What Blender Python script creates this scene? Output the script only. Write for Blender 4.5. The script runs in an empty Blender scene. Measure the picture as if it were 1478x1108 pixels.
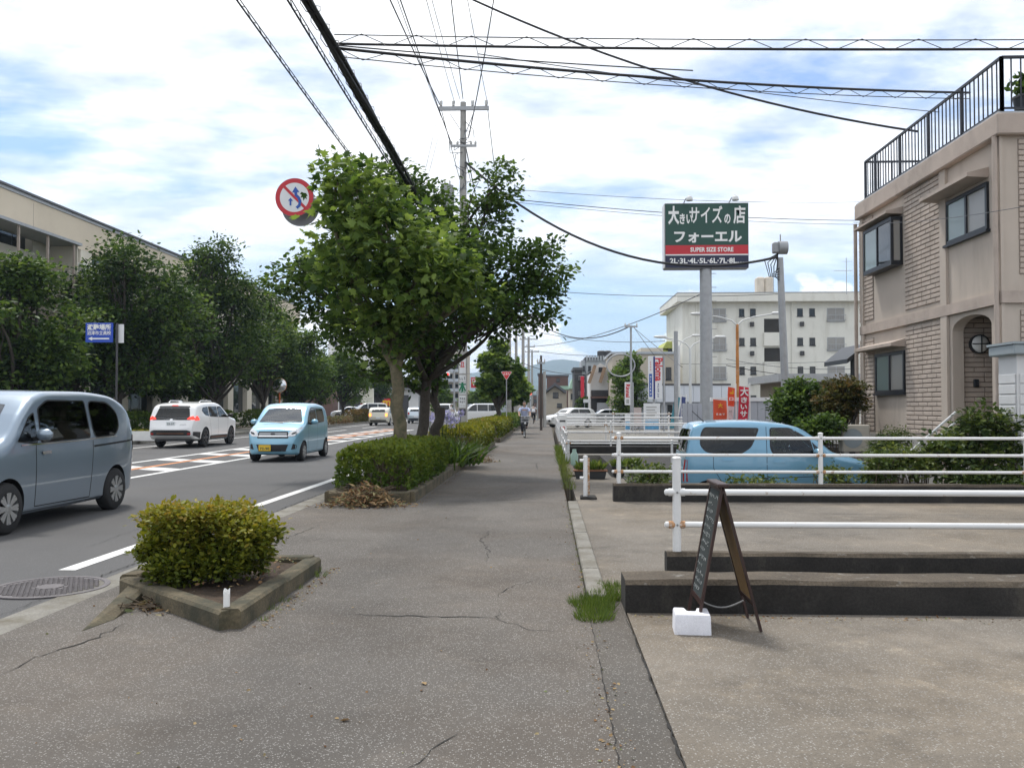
import bpy, bmesh, math, random
import numpy as np
from mathutils import Vector, Matrix, Euler
from mathutils.bvhtree import BVHTree

R = math.radians
rnd = random.Random(7)
nrg = np.random.default_rng(11)
scene = bpy.context.scene
COL = scene.collection

# ---------------------------------------------------------------- camera
FPX, CX, CY, HCAM = 1278.0, 739.0, 554.0, 1.5
cam_data = bpy.data.cameras.new('camera')
cam_data.sensor_width = 36.0
cam_data.lens = 36.0 * FPX / 1478.0
cam_data.clip_start = 0.05
cam_data.clip_end = 30000
cam = bpy.data.objects.new('camera', cam_data)
COL.objects.link(cam)
cam.location = (0, 0, HCAM)
cam.rotation_euler = (R(90 + 1.48), 0, R(2.285))
scene.camera = cam

# ---------------------------------------------------------------- sky, sun, exposure
SUN_EL, SUN_AZ = 62.0, -28.0          # azimuth from the road direction (+Y), towards +X positive
world = bpy.data.worlds.new('World')
scene.world = world
world.use_nodes = True
wn, wl = world.node_tree.nodes, world.node_tree.links
wn.clear()
def wnode(t, **k):
    n = wn.new(t)
    for a, b in k.items():
        setattr(n, a, b)
    return n
def wmath(op, a, b=None, clamp=False):
    n = wn.new('ShaderNodeMath'); n.operation = op; n.use_clamp = clamp
    for i, v in enumerate((a, b)):
        if v is None: continue
        if isinstance(v, (int, float)): n.inputs[i].default_value = v
        else: wl.new(v, n.inputs[i])
    return n.outputs[0]
def wramp(fac, stops):
    n = wn.new('ShaderNodeValToRGB')
    els = n.color_ramp.elements
    while len(els) < len(stops): els.new(0.5)
    for e, (p, c) in zip(els, stops):
        e.position = p
        e.color = (c, c, c, 1) if isinstance(c, (int, float)) else (*c, 1)
    wl.new(fac, n.inputs[0])
    return n.outputs[0]
sky = wnode('ShaderNodeTexSky', sky_type='NISHITA')
sky.sun_disc = False
sky.sun_elevation = R(SUN_EL)
sky.sun_rotation = R(SUN_AZ)
sky.air_density = 1.0; sky.dust_density = 0.6; sky.ozone_density = 2.0
tc = wnode('ShaderNodeTexCoord')
sep = wnode('ShaderNodeSeparateXYZ'); wl.new(tc.outputs['Generated'], sep.inputs[0])
zc = wmath('MAXIMUM', sep.outputs[2], 0.0)
den = wmath('ADD', zc, 0.16)
comb = wnode('ShaderNodeCombineXYZ')
wl.new(wmath('DIVIDE', sep.outputs[0], den), comb.inputs[0])
wl.new(wmath('DIVIDE', sep.outputs[1], den), comb.inputs[1])
mp = wnode('ShaderNodeMapping')
mp.inputs['Rotation'].default_value = (0, 0, R(-32))
mp.inputs['Scale'].default_value = (0.75, 1.15, 1)
mp.inputs['Location'].default_value = (1.7, 0.4, 0)
wl.new(comb.outputs[0], mp.inputs[0])
n1 = wnode('ShaderNodeTexNoise'); n1.inputs['Scale'].default_value = 1.25; n1.inputs['Detail'].default_value = 9
n1.inputs['Roughness'].default_value = 0.56; n1.inputs['Distortion'].default_value = 0.35
wl.new(mp.outputs[0], n1.inputs['Vector'])
n2 = wnode('ShaderNodeTexNoise'); n2.inputs['Scale'].default_value = 4.2; n2.inputs['Detail'].default_value = 7
n2.inputs['Roughness'].default_value = 0.6
wl.new(mp.outputs[0], n2.inputs['Vector'])
high = wramp(wmath('ADD', wmath('MULTIPLY', n1.outputs[0], 0.85), wmath('MULTIPLY', n2.outputs[0], 0.15)), [(0.35, 0.12), (0.435, 0.66), (0.52, 1.0)])
# cumulus bank low over the horizon, clear band just above it
mp3 = wnode('ShaderNodeMapping'); mp3.inputs['Scale'].default_value = (6.5, 6.5, 11.0)
mp3.inputs['Location'].default_value = (0.35, 0.0, 0.15)
wl.new(tc.outputs['Generated'], mp3.inputs[0])
n3 = wnode('ShaderNodeTexNoise'); n3.inputs['Scale'].default_value = 1.0; n3.inputs['Detail'].default_value = 8
n3.inputs['Roughness'].default_value = 0.52
wl.new(mp3.outputs[0], n3.inputs['Vector'])
bias = wramp(zc, [(0.0, 0.26), (0.05, 0.24), (0.10, 0.13), (0.15, 0.0)])
cum = wramp(wmath('ADD', n3.outputs[0], wmath('SUBTRACT', bias, 0.16)), [(0.49, 0.0), (0.53, 1.0)])
lowmask = wramp(zc, [(0.13, 1.0), (0.17, 0.0)])
himask = wramp(zc, [(0.10, 0.12), (0.20, 0.88), (0.28, 1.0)])
cov = wmath('MAXIMUM', wmath('MULTIPLY', high, himask), wmath('MULTIPLY', cum, lowmask))
shade = wramp(n2.outputs[0], [(0.33, (6.6, 7.0, 7.7)), (0.48, (8.8, 9.0, 9.3)), (0.64, (11.5, 11.5, 11.6))])
mixc = wnode('ShaderNodeMix', data_type='RGBA')
wl.new(cov, mixc.inputs[0])
skyg = wnode('ShaderNodeMix', data_type='RGBA', blend_type='MULTIPLY')
skyg.inputs[0].default_value = 1.0
wl.new(sky.outputs[0], skyg.inputs[6]); skyg.inputs[7].default_value = (0.80, 0.98, 1.18, 1)
pale = wnode('ShaderNodeMix', data_type='RGBA')
wl.new(wramp(zc, [(0.0, 0.9), (0.09, 0.45), (0.22, 0.0)]), pale.inputs[0])
wl.new(skyg.outputs[2], pale.inputs[6]); pale.inputs[7].default_value = (4.0, 5.2, 6.8, 1)
wl.new(pale.outputs[2], mixc.inputs[6]); wl.new(shade, mixc.inputs[7])
bg = wnode('ShaderNodeBackground'); bg.inputs[1].default_value = 0.10
wl.new(mixc.outputs[2], bg.inputs[0])
wo = wnode('ShaderNodeOutputWorld'); wl.new(bg.outputs[0], wo.inputs[0])

sun_data = bpy.data.lights.new('sun', 'SUN')
sun_data.energy = 2.3
sun_data.angle = R(8)
sun_data.color = (1.0, 0.96, 0.9)
sun = bpy.data.objects.new('sun', sun_data)
COL.objects.link(sun)
_sd = Vector((math.sin(R(SUN_AZ)) * math.cos(R(SUN_EL)), math.cos(R(SUN_AZ)) * math.cos(R(SUN_EL)), math.sin(R(SUN_EL))))
sun.rotation_euler = _sd.to_track_quat('Z', 'Y').to_euler()

vs = scene.view_settings
vs.view_transform = 'Standard'; vs.look = 'None'; vs.exposure = 0.52; vs.gamma = 1.0; vs.use_curve_mapping = False
scene.render.engine = 'CYCLES'
cy = scene.cycles
cy.use_denoising = True
cy.max_bounces = 6; cy.diffuse_bounces = 3; cy.glossy_bounces = 3; cy.transmission_bounces = 4
cy.transparent_max_bounces = 6; cy.volume_bounces = 0
cy.caustics_reflective = False; cy.caustics_refractive = False

# ---------------------------------------------------------------- helpers: picture ray to a place at a real depth
_cr = cam.rotation_euler.to_matrix()
def ray(px, py):
    return (_cr @ Vector(((px - CX) / FPX, (CY - py) / FPX, -1.0)))
def at(px, py, Y):
    d = ray(px, py); t = Y / d.y
    return Vector((d.x * t, Y, HCAM + d.z * t))
def gr(px, py, z=0.0):
    d = ray(px, py); t = (z - HCAM) / d.z
    return Vector((d.x * t, d.y * t, z))

# ---------------------------------------------------------------- materials
MATS = {}
def _nt(name):
    m = bpy.data.materials.new(name); m.use_nodes = True
    nt = m.node_tree
    return m, nt, nt.nodes, nt.links, nt.nodes['Principled BSDF']
def setp(b, k, v):
    if k in b.inputs: b.inputs[k].default_value = v
def pbr(name, col, rough=0.7, metal=0.0, var=0.12, vscale=2.0, bump=0.0, bscale=40.0, coat=0.0, spec=None, fine=0.0, fscale=60.0, stain=None, sscale=0.8, slo=0.5, shi=0.7, streak=1.0):
    """plain surface with soft tonal variation, optional fine speckle, stains and bump, in metres"""
    if name in MATS: return MATS[name]
    m, nt, N, L, b = _nt(name)
    geo = N.new('ShaderNodeNewGeometry')
    def noise(sc, det=5, ro=0.6):
        n = N.new('ShaderNodeTexNoise'); n.inputs['Scale'].default_value = sc; n.inputs['Detail'].default_value = det
        n.inputs['Roughness'].default_value = ro
        L.new(geo.outputs['Position'], n.inputs['Vector']); return n.outputs[0]
    def ramp(f, a, b2, p0=0.3, p1=0.7):
        r = N.new('ShaderNodeValToRGB'); r.color_ramp.elements[0].position = p0; r.color_ramp.elements[1].position = p1
        r.color_ramp.elements[0].color = (*a, 1); r.color_ramp.elements[1].color = (*b2, 1)
        L.new(f, r.inputs[0]); return r.outputs[0]
    c = None
    if var > 0:
        c = ramp(noise(vscale), tuple(x * (1 - var) for x in col), tuple(min(1, x * (1 + var)) for x in col))
    if fine > 0:
        f = ramp(noise(fscale, 3, 0.7), (1 - fine,) * 3, (1 + fine,) * 3)
        mx = N.new('ShaderNodeMix'); mx.data_type = 'RGBA'; mx.blend_type = 'MULTIPLY'; mx.inputs[0].default_value = 1
        if c is not None: L.new(c, mx.inputs[6])
        else: mx.inputs[6].default_value = (*col, 1)
        L.new(f, mx.inputs[7]); c = mx.outputs[2]
    if stain is not None:
        sn = N.new('ShaderNodeTexNoise'); sn.inputs['Scale'].default_value = sscale; sn.inputs['Detail'].default_value = 8; sn.inputs['Roughness'].default_value = .65
        smp = N.new('ShaderNodeMapping'); smp.inputs['Scale'].default_value = (1, 1, streak)
        L.new(geo.outputs['Position'], smp.inputs[0]); L.new(smp.outputs[0], sn.inputs['Vector'])
        f = ramp(sn.outputs[0], (0, 0, 0), (1, 1, 1), slo, shi)
        mx = N.new('ShaderNodeMix'); mx.data_type = 'RGBA'
        L.new(f, mx.inputs[0])
        if c is not None: L.new(c, mx.inputs[6])
        else: mx.inputs[6].default_value = (*col, 1)
        mx.inputs[7].default_value = (*stain, 1); c = mx.outputs[2]
    if c is not None: L.new(c, b.inputs['Base Color'])
    else: b.inputs['Base Color'].default_value = (*col, 1)
    setp(b, 'Roughness', rough); setp(b, 'Metallic', metal)
    if coat: setp(b, 'Coat Weight', coat); setp(b, 'Coat Roughness', 0.05)
    if spec is not None: setp(b, 'Specular IOR Level', spec)
    if bump > 0:
        bn = N.new('ShaderNodeBump'); bn.inputs['Strength'].default_value = 0.6; bn.inputs['Distance'].default_value = bump
        L.new(noise(bscale, 6, 0.65), bn.inputs['Height']); L.new(bn.outputs[0], b.inputs['Normal'])
    MATS[name] = m
    return m
def asphalt(name, base, speck, dens, tint, patch=0.18, vscale=110, blot=None, dirt=()):
    """old asphalt: dark binder, exposed pale aggregate, wide worn patches"""
    m, nt, N, L, b = _nt(name)
    geo = N.new('ShaderNodeNewGeometry')
    def noise(sc, det=5, ro=0.6):
        n = N.new('ShaderNodeTexNoise'); n.inputs['Scale'].default_value = sc; n.inputs['Detail'].default_value = det
        n.inputs['Roughness'].default_value = ro
        L.new(geo.outputs['Position'], n.inputs['Vector']); return n.outputs[0]
    def ramp(f, a, b2, p0, p1):
        r = N.new('ShaderNodeValToRGB'); r.color_ramp.elements[0].position = p0; r.color_ramp.elements[1].position = p1
        r.color_ramp.elements[0].color = (*a, 1); r.color_ramp.elements[1].color = (*b2, 1)
        L.new(f, r.inputs[0]); return r.outputs[0]
    def mul(a, c2):
        mx = N.new('ShaderNodeMix'); mx.data_type = 'RGBA'; mx.blend_type = 'MULTIPLY'; mx.inputs[0].default_value = 1
        L.new(a, mx.inputs[6]); L.new(c2, mx.inputs[7]); return mx.outputs[2]
    vor = N.new('ShaderNodeTexVoronoi'); vor.inputs['Scale'].default_value = vscale
    L.new(geo.outputs['Position'], vor.inputs['Vector'])
    bw = N.new('ShaderNodeSeparateColor'); L.new(vor.outputs['Color'], bw.inputs[0])
    stone = ramp(bw.outputs[0], (0, 0, 0), (1, 1, 1), 1 - dens - 0.02, 1 - dens + 0.02)
    core = ramp(vor.outputs['Distance'], (1, 1, 1), (0, 0, 0), 0.30, 0.55)
    f = mul(stone, core)
    tone = mul(ramp(noise(0.55, 6), (1 - patch,) * 3, (1 + patch,) * 3, 0.3, 0.7), ramp(noise(140, 3, 0.7), (0.72,) * 3, (1.28,) * 3, 0.3, 0.7))
    base_n = N.new('ShaderNodeMix'); base_n.data_type = 'RGBA'; base_n.blend_type = 'MULTIPLY'; base_n.inputs[0].default_value = 1
    base_n.inputs[6].default_value = (*base, 1); L.new(tone, base_n.inputs[7])
    warm = N.new('ShaderNodeMix'); warm.data_type = 'RGBA'
    L.new(ramp(noise(0.23, 5), (0, 0, 0), (1, 1, 1), 0.45, 0.72), warm.inputs[0])
    L.new(base_n.outputs[2], warm.inputs[6])
    tm = N.new('ShaderNodeMix'); tm.data_type = 'RGBA'; tm.blend_type = 'MULTIPLY'; tm.inputs[0].default_value = 1
    L.new(base_n.outputs[2], tm.inputs[6]); tm.inputs[7].default_value = (*tint, 1)
    L.new(tm.outputs[2], warm.inputs[7])
    fin = N.new('ShaderNodeMix'); fin.data_type = 'RGBA'
    L.new(f, fin.inputs[0]); L.new(warm.outputs[2], fin.inputs[6]); fin.inputs[7].default_value = (*speck, 1)
    if blot is not None:
        dark, light = blot
        o2 = fin.outputs[2]
        for (sc_, lo, hi, cc, det) in ((0.9, .50, .70, dark, 10), (2.6, .56, .70, light, 10)):
            mx = N.new('ShaderNodeMix'); mx.data_type = 'RGBA'; mx.blend_type = 'MULTIPLY'
            L.new(ramp(noise(sc_, det, .72), (0, 0, 0), (1, 1, 1), lo, hi), mx.inputs[0])
            L.new(o2, mx.inputs[6]); mx.inputs[7].default_value = (*cc, 1); o2 = mx.outputs[2]
        if dirt:
            sx_ = N.new('ShaderNodeSeparateXYZ'); L.new(geo.outputs['Position'], sx_.inputs[0])
        for (axis, p0, p1, cc) in dirt:          # soil washed towards an edge, in ragged patches
            mr = N.new('ShaderNodeMapRange'); L.new(sx_.outputs[axis], mr.inputs[0])
            mr.inputs[1].default_value = p0; mr.inputs[2].default_value = p1
            ad = N.new('ShaderNodeMath'); ad.operation = 'MULTIPLY_ADD'; L.new(noise(3.2, 9, .7), ad.inputs[0]); ad.inputs[1].default_value = 1.3; L.new(mr.outputs[0], ad.inputs[2])
            mx = N.new('ShaderNodeMix'); mx.data_type = 'RGBA'; L.new(ramp(ad.outputs[0], (0, 0, 0), (.85,) * 3, 1.05, 1.5), mx.inputs[0])
            L.new(o2, mx.inputs[6]); mx.inputs[7].default_value = (*cc, 1); o2 = mx.outputs[2]
        L.new(o2, b.inputs['Base Color'])
    else: L.new(fin.outputs[2], b.inputs['Base Color'])
    setp(b, 'Roughness', 0.88); setp(b, 'Specular IOR Level', 0.3)
    bn = N.new('ShaderNodeBump'); bn.inputs['Strength'].default_value = 0.5; bn.inputs['Distance'].default_value = 0.004
    L.new(noise(160, 3, 0.6), bn.inputs['Height']); L.new(bn.outputs[0], b.inputs['Normal'])
    MATS[name] = m
    return m
def leafmat(name, cols, transl=0.35, rough=0.5):
    """leaf colour picked per leaf from the mesh attribute 'tint'; light passes through"""
    m, nt, N, L, b = _nt(name)
    at_ = N.new('ShaderNodeAttribute'); at_.attribute_name = 'tint'
    r = N.new('ShaderNodeValToRGB'); els = r.color_ramp.elements
    while len(els) < len(cols): els.new(0.5)
    for i, c in enumerate(cols):
        els[i].position = i / (len(cols) - 1); els[i].color = (*c, 1)
    L.new(at_.outputs['Fac'], r.inputs[0])
    L.new(r.outputs[0], b.inputs['Base Color']); setp(b, 'Roughness', rough); setp(b, 'Specular IOR Level', 0.18)
    tr = N.new('ShaderNodeBsdfTranslucent')
    hs = N.new('ShaderNodeHueSaturation'); hs.inputs['Hue'].default_value = 0.485; hs.inputs['Saturation'].default_value = 1.1; hs.inputs['Value'].default_value = 1.5
    L.new(r.outputs[0], hs.inputs['Color']); L.new(hs.outputs[0], tr.inputs[0])
    mx = N.new('ShaderNodeMixShader'); mx.inputs[0].default_value = transl
    L.new(b.outputs[0], mx.inputs[1]); L.new(tr.outputs[0], mx.inputs[2])
    L.new(mx.outputs[0], N['Material Output'].inputs[0])
    MATS[name] = m
    return m
def glass(name, col=(0.012, 0.015, 0.016), rough=0.03, spec=0.6):
    if name in MATS: return MATS[name]
    m, nt, N, L, b = _nt(name)
    b.inputs['Base Color'].default_value = (*col, 1); setp(b, 'Roughness', rough); setp(b, 'Specular IOR Level', spec); setp(b, 'IOR', 1.5)
    MATS[name] = m
    return m
def thin_glass(name, tint, ior=1.5):
    """one sheet of window glass: mirrors by angle, lets the rest through"""
    m = bpy.data.materials.new(name); m.use_nodes = True; N = m.node_tree.nodes; L = m.node_tree.links; N.clear()
    o = N.new('ShaderNodeOutputMaterial'); mx = N.new('ShaderNodeMixShader'); fr = N.new('ShaderNodeFresnel'); fr.inputs[0].default_value = ior
    tr = N.new('ShaderNodeBsdfTransparent'); tr.inputs[0].default_value = (*tint, 1); gl = N.new('ShaderNodeBsdfGlossy'); gl.inputs['Roughness'].default_value = .02; gl.inputs[0].default_value = (.95, .97, .97, 1)
    L.new(fr.outputs[0], mx.inputs[0]); L.new(tr.outputs[0], mx.inputs[1]); L.new(gl.outputs[0], mx.inputs[2]); L.new(mx.outputs[0], o.inputs[0])
    MATS[name] = m; return m
def lit(name, col, strength):
    m, nt, N, L, b = _nt(name)
    b.inputs['Base Color'].default_value = (*[c * 0.5 for c in col], 1)
    setp(b, 'Emission Color', (*col, 1)); setp(b, 'Emission Strength', strength); setp(b, 'Roughness', 0.2)
    MATS[name] = m
    return m

# ---------------------------------------------------------------- helpers: objects
def tag(o, label=None, cat=None, group=None, kind=None):
    if label: o['label'] = label
    if cat: o['category'] = cat
    if group: o['group'] = group
    if kind: o['kind'] = kind
    return o
def empty(name, loc=(0, 0, 0), rz=0.0, parent=None):
    o = bpy.data.objects.new(name, None); o.empty_display_size = 0.2
    COL.objects.link(o); o.location = loc; o.rotation_euler = (0, 0, rz)
    if parent is not None: o.parent = parent
    return o
def thing(name, label, cat, loc=(0, 0, 0), rz=0.0, group=None):
    return tag(empty(name, loc, rz), label, cat, group)
def link_mesh(name, me, mat, parent=None, smooth=False, loc=None):
    if mat is not None:
        me.materials.append(MATS[mat] if isinstance(mat, str) else mat)
    o = bpy.data.objects.new(name, me); COL.objects.link(o)
    if parent is not None: o.parent = parent
    if loc is not None: o.location = loc
    if smooth: shade(me, smooth)
    return o
def shade(me, ang=40):
    me.polygons.foreach_set('use_smooth', [True] * len(me.polygons))
    if ang is not True: me.set_sharp_from_angle(angle=R(ang))
class MB:
    """collects boxes, bars, tubes, prisms and lathes into one mesh"""
    def __init__(s): s.v = []; s.f = []
    def add(s, vs, fs):
        n = len(s.v); s.v += [tuple(p) for p in vs]; s.f += [tuple(i + n for i in f) for f in fs]; return s
    def box(s, c, d, rz=0.0, bev=0.0, M=None):
        """centre c, size d; bev > 0 chamfers every edge"""
        hx, hy, hz = d[0] / 2, d[1] / 2, d[2] / 2
        if bev > 0:
            bev = min(bev, hx * .9, hy * .9, hz * .9)
            vs = []; idx = {}
            for sx in (-1, 1):
                for sy in (-1, 1):
                    for sz in (-1, 1):
                        for a in range(3):
                            p = [sx * hx, sy * hy, sz * hz]
                            for b in range(3):
                                if b != a: p[b] -= (sx, sy, sz)[b] * bev
                            idx[(sx, sy, sz, a)] = len(vs); vs.append(Vector(p))
            fs = []
            for a in range(3):
                u, w = [k for k in range(3) if k != a]
                for sg in (-1, 1):
                    q = []
                    for (su, sw) in ((-1, -1), (1, -1), (1, 1), (-1, 1)):
                        t = [0, 0, 0]; t[a] = sg; t[u] = su; t[w] = sw; q.append(idx[(*t, a)])
                    fs.append(q)
                for su in (-1, 1):
                    for sw in (-1, 1):
                        t0 = [0, 0, 0]; t0[u] = su; t0[w] = sw
                        t0[a] = -1; k0 = tuple(t0); t0[a] = 1; k1 = tuple(t0)
                        fs.append([idx[(*k0, u)], idx[(*k1, u)], idx[(*k1, w)], idx[(*k0, w)]])
            for sx in (-1, 1):
                for sy in (-1, 1):
                    for sz in (-1, 1):
                        fs.append([idx[(sx, sy, sz, a)] for a in range(3)])
        else:
            vs = [Vector((sx * hx, sy * hy, sz * hz)) for sx in (-1, 1) for sy in (-1, 1) for sz in (-1, 1)]
            fs = [(0, 1, 3, 2), (4, 6, 7, 5), (0, 4, 5, 1), (2, 3, 7, 6), (0, 2, 6, 4), (1, 5, 7, 3)]
        if rz:
            m = Matrix.Rotation(rz, 3, 'Z'); vs = [m @ v for v in vs]
        if M is not None: vs = [M @ v for v in vs]
        return s.add([v + Vector(c) for v in vs], fs)
    def span(s, a, b, bev=0.0):
        a, b = Vector(a), Vector(b)
        return s.box((a + b) / 2, [abs(q) for q in (b - a)], bev=bev)
    def bar(s, p0, p1, w, h, up=(0, 0, 1)):
        p0, p1 = Vector(p0), Vector(p1); d = (p1 - p0); L = d.length; d.normalize()
        x = d.cross(Vector(up))
        if x.length < 1e-4: x = d.cross(Vector((0, 1, 0)))
        x.normalize(); z = x.cross(d)
        M = Matrix((x, d, z)).transposed()
        return s.box((p0 + p1) / 2, (w, L, h), M=M)
    def tube(s, pts, r, n=8, caps=True):
        pts = [Vector(p) for p in pts]; k = len(pts)
        rr = list(r) if hasattr(r, '__len__') else [r] * k
        t0 = (pts[1] - pts[0]).normalized()
        ref = Vector((0, 0, 1)) if abs(t0.z) < 0.9 else Vector((1, 0, 0))
        x = t0.cross(ref).normalized()
        vs = []
        for i, p in enumerate(pts):
            t = (pts[min(i + 1, k - 1)] - pts[max(i - 1, 0)])
            t = t.normalized() if t.length > 1e-9 else t0
            x = (x - t * x.dot(t))
            x = x.normalized() if x.length > 1e-6 else t.orthogonal().normalized()
            y = t.cross(x)
            for j in range(n):
                a = 2 * math.pi * j / n
                vs.append(p + (x * math.cos(a) + y * math.sin(a)) * rr[i])
        fs = [(i * n + j, i * n + (j + 1) % n, (i + 1) * n + (j + 1) % n, (i + 1) * n + j) for i in range(k - 1) for j in range(n)]
        if caps: fs += [tuple(range(n))[::-1], tuple((k - 1) * n + j for j in range(n))]
        return s.add(vs, fs)
    def lathe(s, prof, n=24, c=(0, 0, 0), axis='Z', caps=True):
        """prof: (radius, height) list"""
        vs = []
        for (r, h) in prof:
            for j in range(n):
                a = 2 * math.pi * j / n
                p = (r * math.cos(a), r * math.sin(a), h)
                if axis == 'X': p = (p[2], p[0], p[1])
                elif axis == 'Y': p = (p[0], p[2], p[1])
                vs.append(Vector(p) + Vector(c))
        k = len(prof)
        fs = [(i * n + j, i * n + (j + 1) % n, (i + 1) * n + (j + 1) % n, (i + 1) * n + j) for i in range(k - 1) for j in range(n)]
        if caps and prof[0][0] > .003 and abs(prof[0][1] - prof[1][1]) > 1e-6: fs.append(tuple(range(n))[::-1])
        if caps: fs.append(tuple((k - 1) * n + j for j in range(n)))
        return s.add(vs, fs)
    def prism(s, poly, a0, a1, axis='Y'):
        """polygon in the plane across axis, extruded from a0 to a1. Y: (x,z); X: (y,z); Z: (x,y)"""
        def P(p, a):
            return {'Y': (p[0], a, p[1]), 'X': (a, p[0], p[1]), 'Z': (p[0], p[1], a)}[axis]
        n = len(poly)
        vs = [P(p, a0) for p in poly] + [P(p, a1) for p in poly]
        fs = [tuple(range(n)), tuple(range(2 * n - 1, n - 1, -1))] + [(i, (i + 1) % n, n + (i + 1) % n, n + i) for i in range(n)]
        return s.add(vs, fs)
    def mesh(s, name):
        me = bpy.data.meshes.new(name); me.from_pydata(s.v, [], s.f)
        bm = bmesh.new(); bm.from_mesh(me); bmesh.ops.delete(bm, geom=[v for v in bm.verts if not v.link_faces], context='VERTS'); bmesh.ops.recalc_face_normals(bm, faces=bm.faces); bm.to_mesh(me); bm.free()
        return me
    def build(s, name, mat, parent=None, smooth=False, loc=None):
        return link_mesh(name, s.mesh(name), mat, parent, smooth, loc)
def box(name, mat, parent, a, b, bev=0.0):
    return MB().span(a, b, bev).build(name, mat, parent)
def struct(name, mb, mat, label=None):
    o = mb.build(name, mat); o['kind'] = 'structure'
    if label: o['label'] = label
    return o
def copy_tree(o, parent=None):
    c = o.copy(); COL.objects.link(c); c.parent = parent
    for ch in list(o.children): copy_tree(ch, c)
    return c
def text(s, size, mat, parent, loc, rot=(R(90), 0, 0), align='CENTER', bold=0.0, sx=1.0, depth=0.0015, name='lettering', width=None):
    cu = bpy.data.curves.new('lettering', 'FONT'); cu.body = s; cu.size = size
    cu.align_x = align; cu.align_y = 'CENTER'; cu.offset = bold * size; cu.extrude = depth
    cu.resolution_u = 2
    tmp = bpy.data.objects.new('tmp_text', cu); COL.objects.link(tmp)
    dg = bpy.context.evaluated_depsgraph_get()
    me = bpy.data.meshes.new_from_object(tmp.evaluated_get(dg))
    bpy.data.objects.remove(tmp); bpy.data.curves.remove(cu)
    if width and len(me.vertices):
        xs = [v.co.x for v in me.vertices]; sx = width / max(1e-6, max(xs) - min(xs))
        mid = (max(xs) + min(xs)) / 2
        for v in me.vertices: v.co.x -= mid
    if sx != 1.0:
        for v in me.vertices: v.co.x *= sx
    me.materials.clear()
    o = link_mesh(name, me, mat, parent)
    o.location = loc; o.rotation_euler = rot
    return o
def scribble(parent, mat, loc, w, h, cols, rows, seed=1, th=.003, name='lettering'):
    """writing too small to read: a grid of short strokes, one cluster for each character"""
    rs = random.Random(seed); mb = MB(); cw, chh = w / cols, h / rows; lw = min(cw, chh) * .13
    for i in range(cols):
        for j in range(rows):
            cx, cz = -w / 2 + cw * (i + .5), -h / 2 + chh * (j + .5)
            for k in range(4):
                if k % 2: mb.box((cx + rs.uniform(-.3, .3) * cw, 0, cz), (lw, th, chh * rs.uniform(.4, .75)))
                else: mb.box((cx, -th * .3, cz + rs.uniform(-.35, .35) * chh), (cw * rs.uniform(.4, .75), th, lw))
    o = mb.build(name, mat, parent, loc=loc); o['kind'] = 'stuff'; return o
def pchip(xs, ys):
    xs, ys = np.array(xs, float), np.array(ys, float)
    h = np.diff(xs); d = np.diff(ys) / h
    m = np.zeros(len(xs)); m[0], m[-1] = d[0], d[-1]
    for i in range(1, len(xs) - 1):
        m[i] = 0 if d[i - 1] * d[i] <= 0 else 2 * d[i - 1] * d[i] / (d[i - 1] + d[i])
    def f(x):
        x = min(max(x, xs[0]), xs[-1]); i = min(int(np.searchsorted(xs, x, 'right')) - 1, len(h) - 1); i = max(i, 0)
        t = (x - xs[i]) / h[i]
        return ((1 + 2 * t) * (1 - t) ** 2 * ys[i] + t * (1 - t) ** 2 * h[i] * m[i] + t * t * (3 - 2 * t) * ys[i + 1] + t * t * (t - 1) * h[i] * m[i + 1])
    return f

# ---------------------------------------------------------------- helpers: foliage
LEAF_OVAL = (np.array([[0, 0, 0], [.28, .35, .04], [.22, .75, .02], [0, 1, -.06], [-.22, .75, .02], [-.28, .35, .04]]), [(0, 1, 2, 3), (0, 3, 4, 5)])
LEAF_LOBED = (np.array([[0, 0, 0], [.30, -.04, .03], [.52, .28, .0], [.30, .36, .04], [.44, .74, -.02], [.16, .62, .03], [0, 1.0, -.06],
                        [-.16, .62, .03], [-.44, .74, -.02], [-.30, .36, .04], [-.52, .28, .0], [-.30, -.04, .03], [0, .35, .05]]),
              [(12, 0, 1), (12, 1, 2, 3), (12, 3, 4, 5), (12, 5, 6), (12, 6, 7), (12, 7, 8, 9), (12, 9, 10, 11), (12, 11, 0)])
LEAF_NARROW = (np.array([[0, 0, 0], [.13, .4, .03], [0, 1, -.08], [-.13, .4, .03]]), [(0, 1, 2, 3)])
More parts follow.
